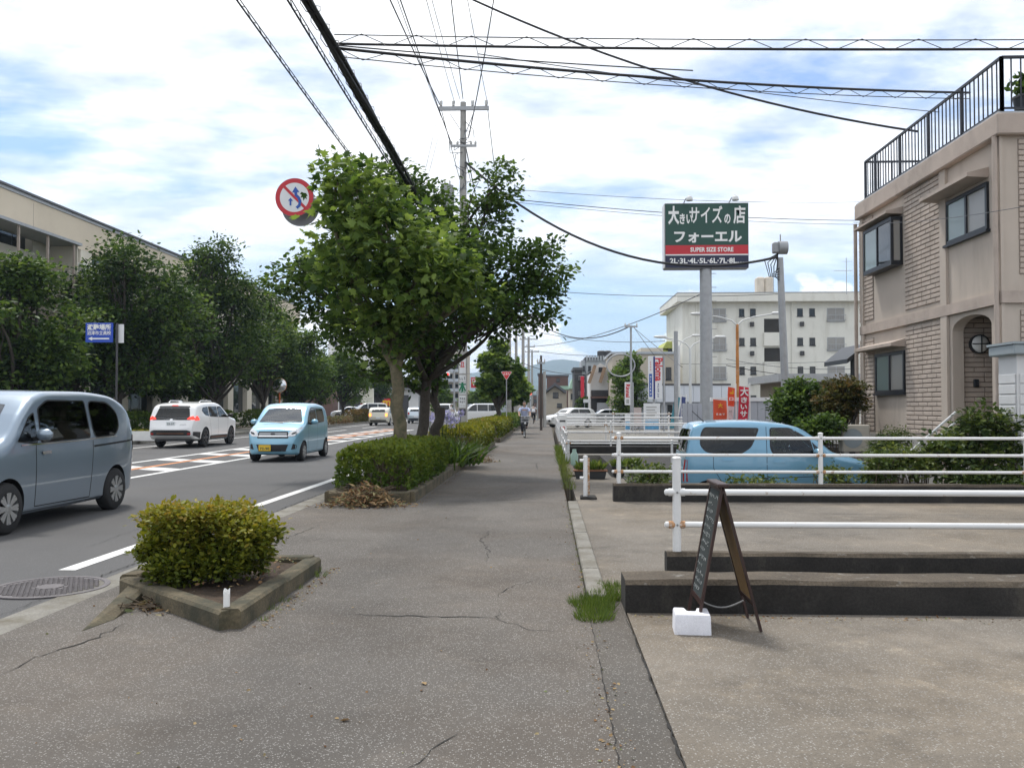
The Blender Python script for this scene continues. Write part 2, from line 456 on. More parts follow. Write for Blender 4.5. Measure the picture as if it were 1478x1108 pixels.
def leaf_mesh(name, pos, axis, size, tmpl, tint, mat, parent, roll=None, kind='stuff'):
    """one leaf polygon per position; axis = direction of each leaf from stalk to tip"""
    T, F = tmpl
    pos = np.asarray(pos, float); n = len(pos)
    ax = np.asarray(axis, float); ax /= (np.linalg.norm(ax, axis=1, keepdims=True) + 1e-9)
    up = np.tile(np.array([0, 0, 1.0]), (n, 1)) + nrg.normal(0, .55, (n, 3))
    sd = np.cross(ax, up); sd /= (np.linalg.norm(sd, axis=1, keepdims=True) + 1e-9)
    nm = np.cross(sd, ax)
    size = np.asarray(size, float).reshape(n, 1, 1)
    V = pos[:, None, :] + size * (T[None, :, 0:1] * sd[:, None, :] + T[None, :, 1:2] * ax[:, None, :] + T[None, :, 2:3] * nm[:, None, :])
    k = len(T); V = V.reshape(-1, 3)
    loops, starts, tot, s0 = [], [], [], 0
    base_loops = np.concatenate([np.array(f) for f in F]); lens = [len(f) for f in F]
    allloops = (base_loops[None, :] + (np.arange(n) * k)[:, None]).reshape(-1)
    ln = np.tile(lens, n); st = np.concatenate([[0], np.cumsum(ln)[:-1]])
    me = bpy.data.meshes.new(name)
    me.vertices.add(len(V)); me.vertices.foreach_set('co', V.reshape(-1).astype(np.float32))
    me.loops.add(len(allloops)); me.loops.foreach_set('vertex_index', allloops.astype(np.int32))
    me.polygons.add(len(ln)); me.polygons.foreach_set('loop_start', st.astype(np.int32))
    a = me.attributes.new('tint', 'FLOAT', 'POINT')
    a.data.foreach_set('value', np.repeat(np.clip(tint, 0, 1), k).astype(np.float32))
    me.update(); me.validate()
    me.polygons.foreach_set('use_smooth', [True] * len(me.polygons))
    o = link_mesh(name, me, mat, parent)
    if kind: o['kind'] = kind
    return o
def blob_points(blobs, n, shell=0.55):
    """n points in ellipsoids (cx,cy,cz,rx,ry,rz), denser near the surface; also the outward direction"""
    vol = np.array([b[3] * b[4] * b[5] for b in blobs]) ** 0.75; w = vol / vol.sum()
    ids = nrg.choice(len(blobs), n, p=w)
    d = nrg.normal(0, 1, (n, 3)); d /= np.linalg.norm(d, axis=1, keepdims=True)
    r = shell + (1 - shell) * nrg.random(n) ** 0.8
    B = np.array(blobs, float)[ids]
    return B[:, :3] + d * r[:, None] * B[:, 3:6], d
def foliage(name, blobs, nclus, per, spread, size, tmpl, mat, parent, tone=0.5, tvar=0.22, flat=0.6, droop=0.1, shell=0.5, cut=None, kind='stuff', ztone=0.0):
    """twig-end clusters of leaves spread over the blobs"""
    C, D = blob_points(blobs, nclus, shell)
    if cut is not None:
        k = cut(C); C, D = C[k], D[k]
    n = len(C)
    P = np.repeat(C, per, 0) + nrg.normal(0, 1, (n * per, 3)) * np.array([spread, spread, spread * flat])
    A = np.repeat(D, per, 0) * 0.8 + nrg.normal(0, .7, (n * per, 3)); A[:, 2] = A[:, 2] * 0.55 - droop
    ct = np.repeat(nrg.normal(0, tvar, n), per)
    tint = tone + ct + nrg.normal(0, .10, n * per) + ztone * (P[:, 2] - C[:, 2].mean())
    S = size * nrg.uniform(.65, 1.25, n * per)
    return leaf_mesh(name, P, A, S, tmpl, tint, mat, parent, kind=kind), C
def limbs(mb, base, targets, r0, rseed, n=7, bend=0.15, seg=6):
    for (p0, p1, ra, rb) in targets:
        p0, p1 = Vector(p0), Vector(p1); pts, rr = [], []
        L = (p1 - p0).length
        off = Vector((rseed.uniform(-1, 1), rseed.uniform(-1, 1), rseed.uniform(0, .6))) * L * bend
        for i in range(seg + 1):
            t = i / seg
            pts.append(p0.lerp(p1, t) + off * math.sin(math.pi * t)); rr.append(ra + (rb - ra) * t)
        mb.tube(pts, rr, n)
def make_tree(name, label, loc, trunk_h, trunk_r, blobs, nclus, per, spread, size, tmpl, lmat, bmat, group=None, lean=(0, 0), tone=0.5, tvar=.22, cat='tree', nbr=None, flat=0.6, shell=0.5):
    """trunk forks into one limb per foliage mass plus finer branches that reach the leaf clusters"""
    t = thing(name, label, cat, loc, 0, group)
    rs = random.Random(int(abs(loc[0] * 31 + loc[1] * 17) * 10))
    o, C = foliage('crown', blobs, nclus, per, spread, size, tmpl, lmat, t, tone, tvar, flat=flat, shell=shell)
    mb = MB()
    fork = Vector((lean[0], lean[1], trunk_h))
    k = 8; pts, rr = [], []
    for i in range(k + 1):
        q = i / k
        pts.append(Vector((lean[0] * q ** 1.4 + rs.uniform(-.3, .3) * trunk_r * (0 < i < k), lean[1] * q ** 1.4 + rs.uniform(-.3, .3) * trunk_r * (0 < i < k), trunk_h * q)))
        rr.append(trunk_r * (1.45 if i == 0 else 1.1 - .3 * q))
    mb.tube(pts, rr, 10)
    for bidx, b in enumerate(blobs):
        c = Vector(b[:3]); st = pts[rs.choice([6, 7, 8])]
        if c.z < st.z: st = pts[5]
        limbs(mb, None, [(st, c, trunk_r * .55, trunk_r * .18)], 0, rs)
        near = [p for p in C if all(abs(p[i] - b[i]) < b[3 + i] * 1.02 for i in range(3))]
        rs.shuffle(near)
        for p in near[:(nbr or 7)]:
            m0 = st.lerp(c, rs.uniform(.45, 1))
            limbs(mb, None, [(m0, Vector(p), trunk_r * .18, trunk_r * .04)], 0, rs, n=5, seg=4)
    mb.build('trunk', bmat, t, smooth=60)
    return t
# ---------------------------------------------------------------- materials in use
asphalt('asphalt_road', (0.094, 0.093, 0.093), (0.16, 0.16, 0.16), 0.10, (1.02, 1.0, 0.97), 0.10)
asphalt('asphalt_walk', (0.104, 0.094, 0.083), (0.29, 0.28, 0.26), 0.20, (1.12, 1.0, 0.88), 0.22, 120, ((.74, .73, .72), (1.2, 1.18, 1.15)), ((0, -2.5, -3.6, (0.075, 0.060, 0.046)), (0, -.1, .34, (0.078, 0.066, 0.052))))
asphalt('asphalt_patch', (0.090, 0.083, 0.074), (0.26, 0.25, 0.23), 0.16, (1.1, 1.0, 0.9), 0.25, 110, ((.75, .74, .73), (1.25, 1.22, 1.15)), ((0, .36, .60, (0.06, 0.05, 0.038)),))
asphalt('concrete_apron', (0.152, 0.135, 0.113), (0.29, 0.275, 0.25), 0.20, (1.2, 1.1, 0.95), 0.30, 95, ((.58, .58, .59), (1.45, 1.42, 1.35)), ((1, 5.4, 6.45, (0.062, 0.054, 0.044)),))
pbr('ground_soil', (0.13, 0.115, 0.085), 0.95, var=.3, vscale=.5, fine=.3, fscale=9, bump=.03, bscale=8)
pbr('lot_gravel', (0.17, 0.16, 0.14), 0.95, var=.22, vscale=.7, fine=.35, fscale=28, bump=.015, bscale=30)
pbr('bed_soil', (0.055, 0.036, 0.022), 0.97, var=.35, vscale=7, fine=.5, fscale=45, bump=.03, bscale=25)
pbr('kerb_concrete', (0.20, 0.19, 0.165), 0.9, var=.2, vscale=3, fine=.22, fscale=70, bump=.006, bscale=60, stain=(0.10, 0.085, 0.055), sscale=2.6, slo=.45, shi=.7)
pbr('kerb_mossy', (0.11, 0.09, 0.055), 0.95, var=.3, vscale=4, fine=.35, fscale=60, bump=.01, bscale=45, stain=(0.05, 0.048, 0.03), sscale=3.5, slo=.45, shi=.62)
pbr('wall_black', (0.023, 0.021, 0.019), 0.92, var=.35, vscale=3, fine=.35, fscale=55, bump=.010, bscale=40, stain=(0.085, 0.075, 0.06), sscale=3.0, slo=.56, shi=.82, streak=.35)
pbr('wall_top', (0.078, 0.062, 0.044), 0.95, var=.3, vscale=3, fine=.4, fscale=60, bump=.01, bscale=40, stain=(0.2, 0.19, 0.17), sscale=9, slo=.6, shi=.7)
pbr('paint_white_road', (0.66, 0.66, 0.64), 0.75, var=.07, vscale=3, fine=.12, fscale=80, stain=(0.2, 0.2, 0.2), sscale=14, slo=.64, shi=.72)
pbr('paint_orange_road', (0.62, 0.24, 0.08), 0.75, var=.1, vscale=3, fine=.12, fscale=80, stain=(0.2, 0.14, 0.1), sscale=14, slo=.62, shi=.74)
pbr('paint_white_rail', (0.72, 0.72, 0.71), 0.35, var=.05, vscale=3, stain=(0.36, 0.24, 0.15), sscale=8, slo=.60, shi=.70)
pbr('rust_rail', (0.40, 0.22, 0.11), 0.9, var=.4, vscale=30, stain=(0.6, 0.55, 0.5), sscale=25, slo=.5, shi=.6)
pbr('iron_cover', (0.115, 0.105, 0.108), 0.6, metal=.4, var=.2, vscale=8, fine=.3, fscale=80, bump=.004, bscale=60)
pbr('crack_dark', (0.018, 0.017, 0.015), 0.97, var=0)
pbr('steel_grey', (0.36, 0.37, 0.38), 0.5, metal=.3, var=.1, vscale=5, fine=.08, fscale=50)
pbr('bolt_grey', (0.25, 0.25, 0.25), 0.5, metal=.6, var=.1)
pbr('plastic_white', (0.78, 0.78, 0.76), 0.5, var=.05, vscale=4)
pbr('black_plain', (0.012, 0.012, 0.013), 0.6, var=0)
pbr('dark_grey', (0.05, 0.05, 0.053), 0.6, var=.1)

# ---------------------------------------------------------------- ground, road, pavements
XE, XK = -4.4, -3.55                # white edge line, back of the gutter
ground = MB()
ground.span((-5190, -56, -0.75), (5190, 3890, -0.70))
struct('ground', ground, 'ground_soil', 'bare soil under and around everything')
road = struct('road', MB().span((-16.5, -12, -0.6), (XK - 0.30, 460, 0.0)), 'asphalt_road', 'grey asphalt road with white edge lines and hatched median')
struct('crossing_road', MB().span((-120, 100, -0.6), (-16.5, 114, -0.004)).span((XK - .3, 100, -.6), (80, 114, -0.004)), 'asphalt_road', 'asphalt road crossing at the far junction')
struct('gutter', MB().span((XK - 0.30, -12, -0.6), (XK, 100, 0.008)), 'kerb_concrete', 'concrete gutter strip between road and sidewalk')
walk = struct('sidewalk', MB().span((XK, -12, -0.6), (0.30, 100, 0.022)), 'asphalt_walk', 'worn asphalt sidewalk with pale stone flecks')
struct('sidewalk_edge_strip', MB().span((0.30, -12, -0.6), (0.56, 6.9, 0.020)), 'asphalt_patch', 'darker patched asphalt strip along the sidewalk')
struct('driveway_apron', MB().span((0.57, -12, -0.6), (14, 6.42, 0.024)), 'concrete_apron', 'rough concrete driveway apron at the near corner')
slab = struct('entrance_slab', MB().span((0.47, 6.85, -0.6), (14, 14.15, 0.026)), 'concrete_apron', 'concrete entrance slab between the two low walls')
struct('entrance_slab_end', MB().span((0.47, 14.15, -0.6), (1.6, 19.2, -0.01)), 'concrete_apron', 'cracked concrete patch behind the white bollard')
struct('garden_ground', MB().span((1.6, 14.15, -0.6), (40, 30, -0.41)), 'lot_gravel', 'sunken gravel parking lot behind the low wall')
struct('store_yard', MB().span((0.6, 30, -0.6), (60, 100, -0.12)), 'lot_gravel', 'open yard in front of the shops')
struct('far_sidewalk', MB().span((-19.6, -12, -0.6), (-16.5, 100, 0.14)), 'kerb_concrete', 'pale pavement on the far side of the road')
struct('school_ground', MB().span((-60, -12, -0.6), (-19.6, 100, 0.10)), 'ground_soil', 'planted ground in front of the school')

# road paint, each piece its own sheet
def paint(name, mat, x0, x1, y0, y1, skew=0.0, z=0.004):
    mb = MB(); mb.add([(x0, y0, z), (x1, y0 + skew, z), (x1, y1 + skew, z), (x0, y1, z)], [(0, 1, 2, 3)])
    return mb.build(name, mat, road)
paint('edge_line', 'paint_white_road', XE - .09, XE + .07, 8.0, 98)
paint('edge_line', 'paint_white_road', -15.08, -14.93, -10, 98)
paint('median_line', 'paint_white_road', -8.88, -8.72, -10, 58)
paint('median_line', 'paint_white_road', -11.18, -11.02, -10, 58)
paint('median_orange_line', 'paint_orange_road', -10.03, -9.87, -10, 58)
yy = 8.0
while yy < 57:
    paint('hatch_bar', 'paint_white_road', -9.80, -8.89, yy + .9, yy + 1.7, -0.55)
    paint('hatch_bar', 'paint_white_road', -11.01, -10.1, yy + 1.6, yy + 2.4, -0.55)
    if yy > 30:
        paint('hatch_block', 'paint_orange_road', -11.0, -10.1, yy + 2.5, yy + 3.2, -0.4)
    yy += 3.0
for y0 in range(52, 96, 10):
    paint('lane_dash', 'paint_white_road', -13.1, -12.95, y0, y0 + 5)
for i in range(12):
    paint('crosswalk_bar', 'paint_white_road', -15.6 + i * 1.0, -15.15 + i * 1.0, 93.5, 97.5)
for (x0, y0) in ((-8.2, 62), (-8.2, 74), (-8.2, 86)):
    paint('lane_dash', 'paint_white_road', x0, x0 + .15, y0, y0 + 6)

# cracks in the sidewalk
def crack(parent, pts, w=0.008, z=0.0255, seed=1, name='crack', amp=.022):
    rs = random.Random(seed); P = []
    for a, b in zip(pts[:-1], pts[1:]):
        a, b = Vector((*a, 0)), Vector((*b, 0)); n = max(2, int((b - a).length / .06))
        for i in range(n): P.append(a.lerp(b, i / n) + Vector((rs.uniform(-1, 1), rs.uniform(-1, 1), 0)) * amp)
    P.append(Vector((*pts[-1], 0)))
    mb = MB(); vs, fs = [], []
    for i, p in enumerate(P):
        t = (P[min(i + 1, len(P) - 1)] - P[max(0, i - 1)]).normalized(); n = Vector((-t.y, t.x, 0))
        q = w * rs.uniform(.15, 1) * (0.2 + math.sin(math.pi * (i + .5) / len(P))) 
        vs += [p + n * q / 2 + Vector((0, 0, z)), p - n * q / 2 + Vector((0, 0, z))]
    fs = [(2 * i, 2 * i + 1, 2 * i + 3, 2 * i + 2) for i in range(len(P) - 1)]
    mb.add(vs, fs); return mb.build(name, 'crack_dark', parent)
def gp(*px): return [tuple(gr(x, y, .02)[:2]) for x, y in px]
crack(walk, gp((485, 886), (560, 889), (640, 890), (718, 893), (720, 880)), .016, seed=3)
crack(walk, gp((718, 893), (760, 908), (800, 912)), .008, seed=4)
crack(walk, gp((700, 812), (706, 795), (694, 780), (712, 762)), .012, seed=5)
crack(walk, gp((716, 862), (740, 846), (770, 838)), .010, seed=6)
crack(walk, gp((590, 1108), (640, 1075), (660, 1060)), .009, seed=7)
crack(walk, gp((600, 722), (690, 724), (760, 720), (820, 722)), .022, seed=8)
crack(walk, gp((776, 678), (774, 668)), .02, seed=9)
crack(walk, gp((0, 975), (60, 945), (130, 925), (180, 900)), .016, seed=10)
crack(walk, gp((390, 790), (430, 770), (470, 755)), .012, seed=11)
crack(walk, [(0.297, 1.0), (0.296, 3.2), (0.3, 5.0), (0.297, 6.8)], .008, seed=12, amp=.006)
crack(slab, [(0.56, -1), (0.565, 2), (0.56, 4.4), (.555, 5.9), (.55, 6.3)], .020, z=.0275, seed=13, name='joint', amp=.006)
crack(slab, gp((985, 735), (1200, 742), (1478, 745)), .012, z=.029, seed=14)

crack(road, [(-4.9, 9), (-5.1, 12), (-4.8, 15), (-5.2, 19)], .012, z=.0035, seed=17)
crack(road, [(-3.9, 5.2), (-3.95, 8), (-3.88, 12), (-3.92, 18)], .02, z=.0095, seed=18)
# manhole cover in the road beside the gutter
mc = gr(72, 848)
mh = thing('manhole_cover', 'round iron manhole cover at the road edge beside the clipped bush', 'manhole cover', (mc.x, mc.y, 0.003))
MB().lathe([(.46, 0), (.46, .010), (.415, .011), (.410, .005), (0.01, .005)], 48).build('frame', 'iron_cover', mh, smooth=30)
mb = MB()
for i in range(-9, 10):
    for j in range(-9, 10):
        x, y = i * .044 + (.022 if j % 2 else 0), j * .042
        if .12 < math.hypot(x, y) < .385: mb.box((x, y, .0075), (.03, .022, .006))
mb.lathe([(.105, .004), (.105, .011), (.01, .011)], 24)
mb.build('tread_pattern', 'iron_cover', mh)['kind'] = 'stuff'

# ---------------------------------------------------------------- raised planting beds in the sidewalk
def planter(y0, y1, label, x0=-3.45, x1=-2.05, h=.19, front_skew=0.0, mossy='kerb_mossy'):
    """kerb stones one by one round a soil bed"""
    t = thing('planting_bed', label, 'planter', (0, 0, 0), 0, 'raised beds along the sidewalk')
    w = .15; rs = random.Random(int(y0 * 10))
    def stone(a, b):
        a, b = Vector(a), Vector(b); d = (b - a).normalized(); n = Vector((-d.y, d.x, 0))
        mb = MB(); hh = h + rs.uniform(-.008, .008); c = .02
        sec = [(-w / 2, 0), (-w / 2, hh - c), (-w / 2 + c, hh), (w / 2 - c, hh), (w / 2, hh - c), (w / 2, 0)]
        vs = [a + d * .004 + n * s + Vector((0, 0, z)) for s, z in sec] + [b - d * .004 + n * s + Vector((0, 0, z)) for s, z in sec]
        k = len(sec)
        mb.add(vs, [tuple(range(k)), tuple(range(2 * k - 1, k - 1, -1))] + [(i, (i + 1) % k, k + (i + 1) % k, k + i) for i in range(k)])
        return mb.build('kerb_stone', mossy, t)
    P = [(x0 + .08, y0 + front_skew, .0), (x1 - w / 2, y0 + w / 2, .0), (x1 - w / 2, y1, .0), (x0 + .08, y1, .0)]
    for a, b in ((P[0], (P[1][0] - .0, P[1][1], 0)), (P[1], P[2]), (P[2], P[3])):
        a, b = Vector(a), Vector(b); n = max(1, round((b - a).length / 1.15))
        for i in range(n): stone(a.lerp(b, i / n), a.lerp(b, (i + 1) / n))
    n = max(1, round((y1 - y0 - front_skew) / 1.2)); a, b = Vector(P[3]), Vector(P[0])
    for i in range(n): stone(a.lerp(b, i / n), a.lerp(b, (i + 1) / n))
    mb = MB(); nx, ny = 8, max(8, int((y1 - y0) * 4)); vs, fs = [], []
    for j in range(ny + 1):
        for i in range(nx + 1):
            u = i / nx; yl = (y0 + .06) + front_skew * (1 - u)
            vs.append((x0 + .1 + (x1 - x0 - .22) * u, yl + (y1 - yl) * j / ny, h - .05 + rs.uniform(-.02, .025)))
    fs = [(j * (nx + 1) + i, j * (nx + 1) + i + 1, (j + 1) * (nx + 1) + i + 1, (j + 1) * (nx + 1) + i) for j in range(ny) for i in range(nx)]
    mb.add(vs, fs); mb.build('soil', 'bed_soil', t, smooth=True)
    return t
planter(5.78, 7.95, 'small mossy kerbed bed around the lone clipped bush', x0=-3.42, x1=-2.04, front_skew=1.2, h=.155)
planter(13.6, 23.2, 'long kerbed bed under the big leafy trees', x0=-3.45, x1=-2.05)
planter(24.6, 34.0, 'kerbed bed that holds the concrete utility pole', x0=-3.45, x1=-2.0)
planter(36.5, 51.0, 'kerbed bed under the two far street trees', x0=-3.45, x1=-1.95)
planter(53.5, 68.0, 'farthest kerbed bed of the sidewalk row', x0=-3.45, x1=-1.95)
# broken ramp stone where the kerb drops to the driveway
rk = thing('kerb_ramp_stone', 'sloping broken kerb stone between manhole and small bed', 'kerb stone')
mb = MB(); a, b, c, d = gr(118, 910, .025), gr(192, 838, .12), gr(236, 826, .15), gr(165, 893, .025)
pts = [a, b, c, d]
mb.add([p for p in pts] + [Vector((p.x, p.y, -.02)) for p in pts], [(0, 1, 2, 3), (4, 7, 6, 5), (0, 4, 5, 1), (1, 5, 6, 2), (2, 6, 7, 3), (3, 7, 4, 0)])
mb.build('stone_block', 'kerb_mossy', rk)
# cut white plastic post stub in the small bed
st = gr(327, 876, .15)
ps = thing('post_stub', 'broken white plastic post stub in the corner of the small bed', 'post', (st.x, st.y, .13))
mb = MB(); n = 14; vs, fs = [], []
rs = random.Random(4)
for rr_ in (.022, .018):
    for k in range(2):
        for j in range(n):
            a = 2 * math.pi * j / n; vs.append((rr_ * math.cos(a), rr_ * math.sin(a), .0 if k == 0 else .13 + (0.012 * math.sin(a) + .010 * math.sin(a * 3))))
for j in range(n):
    k = (j + 1) % n
    fs += [(j, k, n + k, n + j), (2 * n + j, 3 * n + j, 3 * n + k, 2 * n + k), (n + j, n + k, 3 * n + k, 3 * n + j)]
mb.add(vs, fs); mb.build('plastic_tube', 'plastic_white', ps, smooth=40)

# ---------------------------------------------------------------- kerb and low walls on the right
for i in range(6):
    o = MB().box((0.385, 7.4 + i * 1.13, .02), (.15, 1.11, .09), bev=.012).build('kerb_stone', 'kerb_concrete', slab)
def lowwall(name, label, x0, x1, y0, y1, h, zb=-.3, seg=.35):
    t = thing(name, label, 'low wall'); rs = random.Random(int(y0 * 7))
    n = int((x1 - x0) / seg); mb = MB(); vs, fs = [], []; top = []
    prof = [(y0, zb), (y0, h - .03), (y0 + .03, h), (y1 - .03, h), (y1, h - .03), (y1, zb)]; k = len(prof)
    for i in range(n + 1):
        x = x0 + (x1 - x0) * i / n
        for (y, z) in prof:
            vs.append((x, y + rs.uniform(-.006, .006), z + (rs.uniform(-.007, .007) if z > 0 else 0)))
    for i in range(n):
        for j in range(k - 1):
            (top if j in (1, 2, 3) else fs).append((i * k + j, (i + 1) * k + j, (i + 1) * k + j + 1, i * k + j + 1))
    fs += [tuple(range(k)), tuple(n * k + j for j in range(k))[::-1]]
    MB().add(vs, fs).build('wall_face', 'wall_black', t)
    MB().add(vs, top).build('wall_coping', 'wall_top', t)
    return t
lowwall('low_wall', 'thick black weathered concrete wall behind the sandwich board', .56, 14, 6.44, 6.82, .255)
lowwall('low_wall', 'thin dark concrete wall carrying the nearest white rail', 1.06, 14, 7.95, 8.12, .205)
lowwall('low_wall', 'dark concrete wall in front of the parked blue car', 1.03, 14, 13.9, 14.12, .30, zb=-.5)

# ---------------------------------------------------------------- white pipe rails
def rail_fence(label, p0, p1, posts, zb, ztop, rails, rp=.032, rr=.021, over=.10, cut=None, cap=True, group='white pipe fences'):
    """posts at fractions between p0 and p1, round pipe rails through them, a collar and bolt at each joint"""
    t = thing('pipe_fence', label, 'fence', (0, 0, 0), 0, group)
    p0, p1 = Vector(p0), Vector(p1); d = (p1 - p0).normalized(); n = Vector((d.y, -d.x, 0))
    for f in posts:
        q = p0.lerp(p1, f)
        po = MB().tube([q + Vector((0, 0, zb)), q + Vector((0, 0, ztop))], rp, 14).build('post', 'paint_white_rail', t, smooth=40)
        if cap: MB().lathe([(rp * 1.12, 0), (rp * 1.12, .012), (rp * .8, .022), (.004, .026)], 14, (q.x, q.y, ztop - .004)).build('cap', 'paint_white_rail', po, smooth=40)
        for z in rails:
            c = q + Vector((0, 0, z))
            MB().tube([c - d * (rp + .035), c + d * (rp + .035)], rr * 1.22, 12).build('collar', 'rust_rail' if rnd.random() < .3 else 'paint_white_rail', po, smooth=40)
            MB().tube([c + n * (rp - .01), c + n * (rp + .008)], .010, 8).build('bolt', 'bolt_grey', po, smooth=40)
    for i, z in enumerate(rails):
        e = p1 if not (cut and i in cut) else p0.lerp(p1, cut[i])
        a, b = p0 + Vector((0, 0, z)) - d * over, e + Vector((0, 0, z)) + d * over
        MB().tube([a - d * .01, a, a + d * .001, b], [rr * .55, rr * .9, rr, rr], 12).build('rail', 'paint_white_rail', t, smooth=50)
    return t
rail_fence('white two rail pipe fence just behind the sandwich board', (1.16, 8.03, 0), (13, 8.03, 0), (0, .42, .84), .19, 1.035, (.735, .445), rp=.038, rr=.028)
rail_fence('white three rail pipe fence in front of the parked blue car', (1.12, 14.0, 0), (13.7, 14.0, 0), (0, .249, .498, .75, 1), .28, 1.08, (1.01, .745, .485), rp=.036, rr=.024, cut={2: .485})
bo = gr(845, 722); bq = thing('bollard_post', 'short white double post bollard at the sidewalk edge', 'bollard', (bo.x, bo.y, 0))
MB().tube([(0, 0, 0), (0, 0, .70)], .036, 14).build('post', 'paint_white_rail', bq, smooth=40)
MB().lathe([(.040, .69), (.040, .705), (.028, .72), (.004, .724)], 14).build('cap', 'paint_white_rail', bq, smooth=40)
MB().tube([(.06, .35, 0), (.06, .35, .66)], .026, 12).build('post', 'rust_rail', bq, smooth=40)
for z in (.64, .36): MB().tube([(-.09, 0, z), (-.03, 0, z)], .025, 10).build('rail_stub', 'paint_white_rail', bq, smooth=40)
MB().box((.05, .06, .03), (.26, .34, .08), bev=.02).build('footing', 'wall_black', bq)
rail_fence('white pipe fence over the ditch just past the potted plants', (0.55, 23.2, 0), (9.5, 23.2, 0), (0, .3, .66, 1), -.1, .62, (.55,), group='white pipe fences over the ditch')
rail_fence('first of the low white pipe fences running along the sidewalk edge', (0.50, 23.4, 0), (0.50, 31.0, 0), (0, .33, .66, 1), .0, .82, (.78, .52, .28), group='white pipe fences over the ditch', rr=.022)
rail_fence('white pipe fence beyond the ditch with its rails just over the blue car roof', (0.62, 31.2, 0), (12.5, 31.2, 0), (0, .135, .40, .70, 1), -.1, .98, (.92, .62, .3), group='white pipe fences over the ditch', rr=.026)
rail_fence('pinkish white pipe fence crossing behind the first ditch fence', (0.55, 37.0, 0), (9.5, 37.0, 0), (0, .21, .5, 1), -.1, 1.12, (1.05, .74, .42), group='white pipe fences over the ditch', rr=.028)
rail_fence('second low white pipe fence along the sidewalk edge past the ditch', (0.50, 38.0, 0), (0.50, 52.0, 0), (0, .2, .4, .6, .8, 1), .0, .85, (.8, .5), group='white pipe fences over the ditch', rr=.024)
rail_fence('farthest white pipe fence crossing the shop yard', (0.55, 46.0, 0), (12, 46.0, 0), (0, .25, .5, .75, 1), -.1, 1.2, (1.14, .78), group='white pipe fences over the ditch', rr=.028)
# ditch sides between the bridges
for (y0, y1, lab) in ((19.3, 31.0, 'dark concrete ditch wall below the first pipe fence'), (31.6, 36.8, 'dark concrete ditch wall between two pipe fences'), (37.4, 60, 'far dark concrete ditch wall along the shop yard')):
    t = thing('ditch_wall', lab, 'ditch wall')
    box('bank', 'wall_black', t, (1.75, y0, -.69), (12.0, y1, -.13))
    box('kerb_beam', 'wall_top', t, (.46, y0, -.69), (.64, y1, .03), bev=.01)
box('culvert', 'wall_black', None, (.64, 30.9, -.69), (12, 31.5, .12)).name = 'culvert_wall'
tag(bpy.data.objects['culvert_wall'], 'dark concrete culvert beam under the pipe fence beyond the ditch', 'ditch wall')
tag(box('culvert_wall', 'wall_black', None, (.64, 36.8, -.69), (12, 37.3, .10)), 'dark concrete culvert beam under the pinkish pipe fence', 'ditch wall')
pk = pbr('notice_red', (0.55, 0.05, 0.05), .6)
nb = thing('notice_board', 'small white notice with red square hung on the ditch fence', 'notice', tuple(at(812, 612, 31.05)))
box('plate', 'plastic_white', nb, (-.15, -.02, -.32), (.15, 0, .32), bev=.004)
box('red_square', 'notice_red', nb, (-.07, -.026, -.24), (.07, -.021, -.08))
box('text_band', 'dark_grey', nb, (-.10, -.026, .08), (.10, -.021, .14))
# ---------------------------------------------------------------- cars
def paintmat(name, col, metal=0.35, rough=.32):
    m, nt, N, L, b = _nt(name)
    b.inputs['Base Color'].default_value = (*col, 1)
    setp(b, 'Metallic', metal); setp(b, 'Roughness', rough); setp(b, 'Coat Weight', 1.0); setp(b, 'Coat Roughness', .04)
    geo = N.new('ShaderNodeTexCoord'); n = N.new('ShaderNodeTexNoise'); n.inputs['Scale'].default_value = 1.7; n.inputs['Detail'].default_value = 5
    L.new(geo.outputs['Object'], n.inputs['Vector'])
    r = N.new('ShaderNodeValToRGB'); r.color_ramp.elements[0].color = (rough * .8,) * 3 + (1,); r.color_ramp.elements[1].color = (rough * 1.3,) * 3 + (1,)
    L.new(n.outputs[0], r.inputs[0]); L.new(r.outputs[0], b.inputs['Roughness'])
    MATS[name] = m; return m
pbr('car_interior', (0.03, 0.03, 0.032), .8, var=.1)
pbr('seat_grey', (0.07, 0.07, 0.075), .85, var=.1, vscale=8)
pbr('seat_dark', (0.03, 0.03, 0.03), .7, var=.1)
thin_glass('clear_glass', (0.55, 0.58, 0.57)); thin_glass('tint_glass', (0.10, 0.11, 0.115)); thin_glass('screen_clear', (0.55, 0.58, 0.57), 2.3)
glass('car_glass'); glass('car_glass_light', (0.045, 0.05, 0.05), .04, 0.8)
glass('screen_glass', (0.075, 0.08, 0.078), .05, .5)
pbr('tyre', (0.018, 0.018, 0.019), .85, var=.15, vscale=20)
pbr('alloy', (0.55, 0.56, 0.57), .3, metal=.85, var=.05)
pbr('alloy_dark', (0.06, 0.06, 0.065), .35, metal=.6, var=.05)
pbr('chrome', (0.75, 0.76, 0.77), .12, metal=1.0, var=0)
pbr('grille_silver', (0.28, 0.29, 0.30), .35, metal=.5, var=0)
pbr('trim_black', (0.014, 0.014, 0.015), .5, var=0)
pbr('seam', (0.01, 0.012, 0.014), .7, var=0)
pbr('lamp_clear', (0.62, 0.63, 0.64), .08, metal=.5, var=0, coat=1.0)
pbr('lamp_red', (0.35, 0.012, 0.012), .12, var=0, coat=1.0)
lit('lamp_red_lit', (1.0, 0.05, 0.03), 1.0)
lit('lamp_orange_lit', (1.0, 0.30, 0.06), 2.2)
pbr('plate_yellow', (0.72, 0.47, 0.03), .5, var=.03)
pbr('plate_white', (0.72, 0.74, 0.75), .5, var=.03)
pbr('plate_ink', (0.02, 0.06, 0.04), .6, var=0)
pbr('sticker_green', (0.05, 0.42, 0.16), .5, var=0)

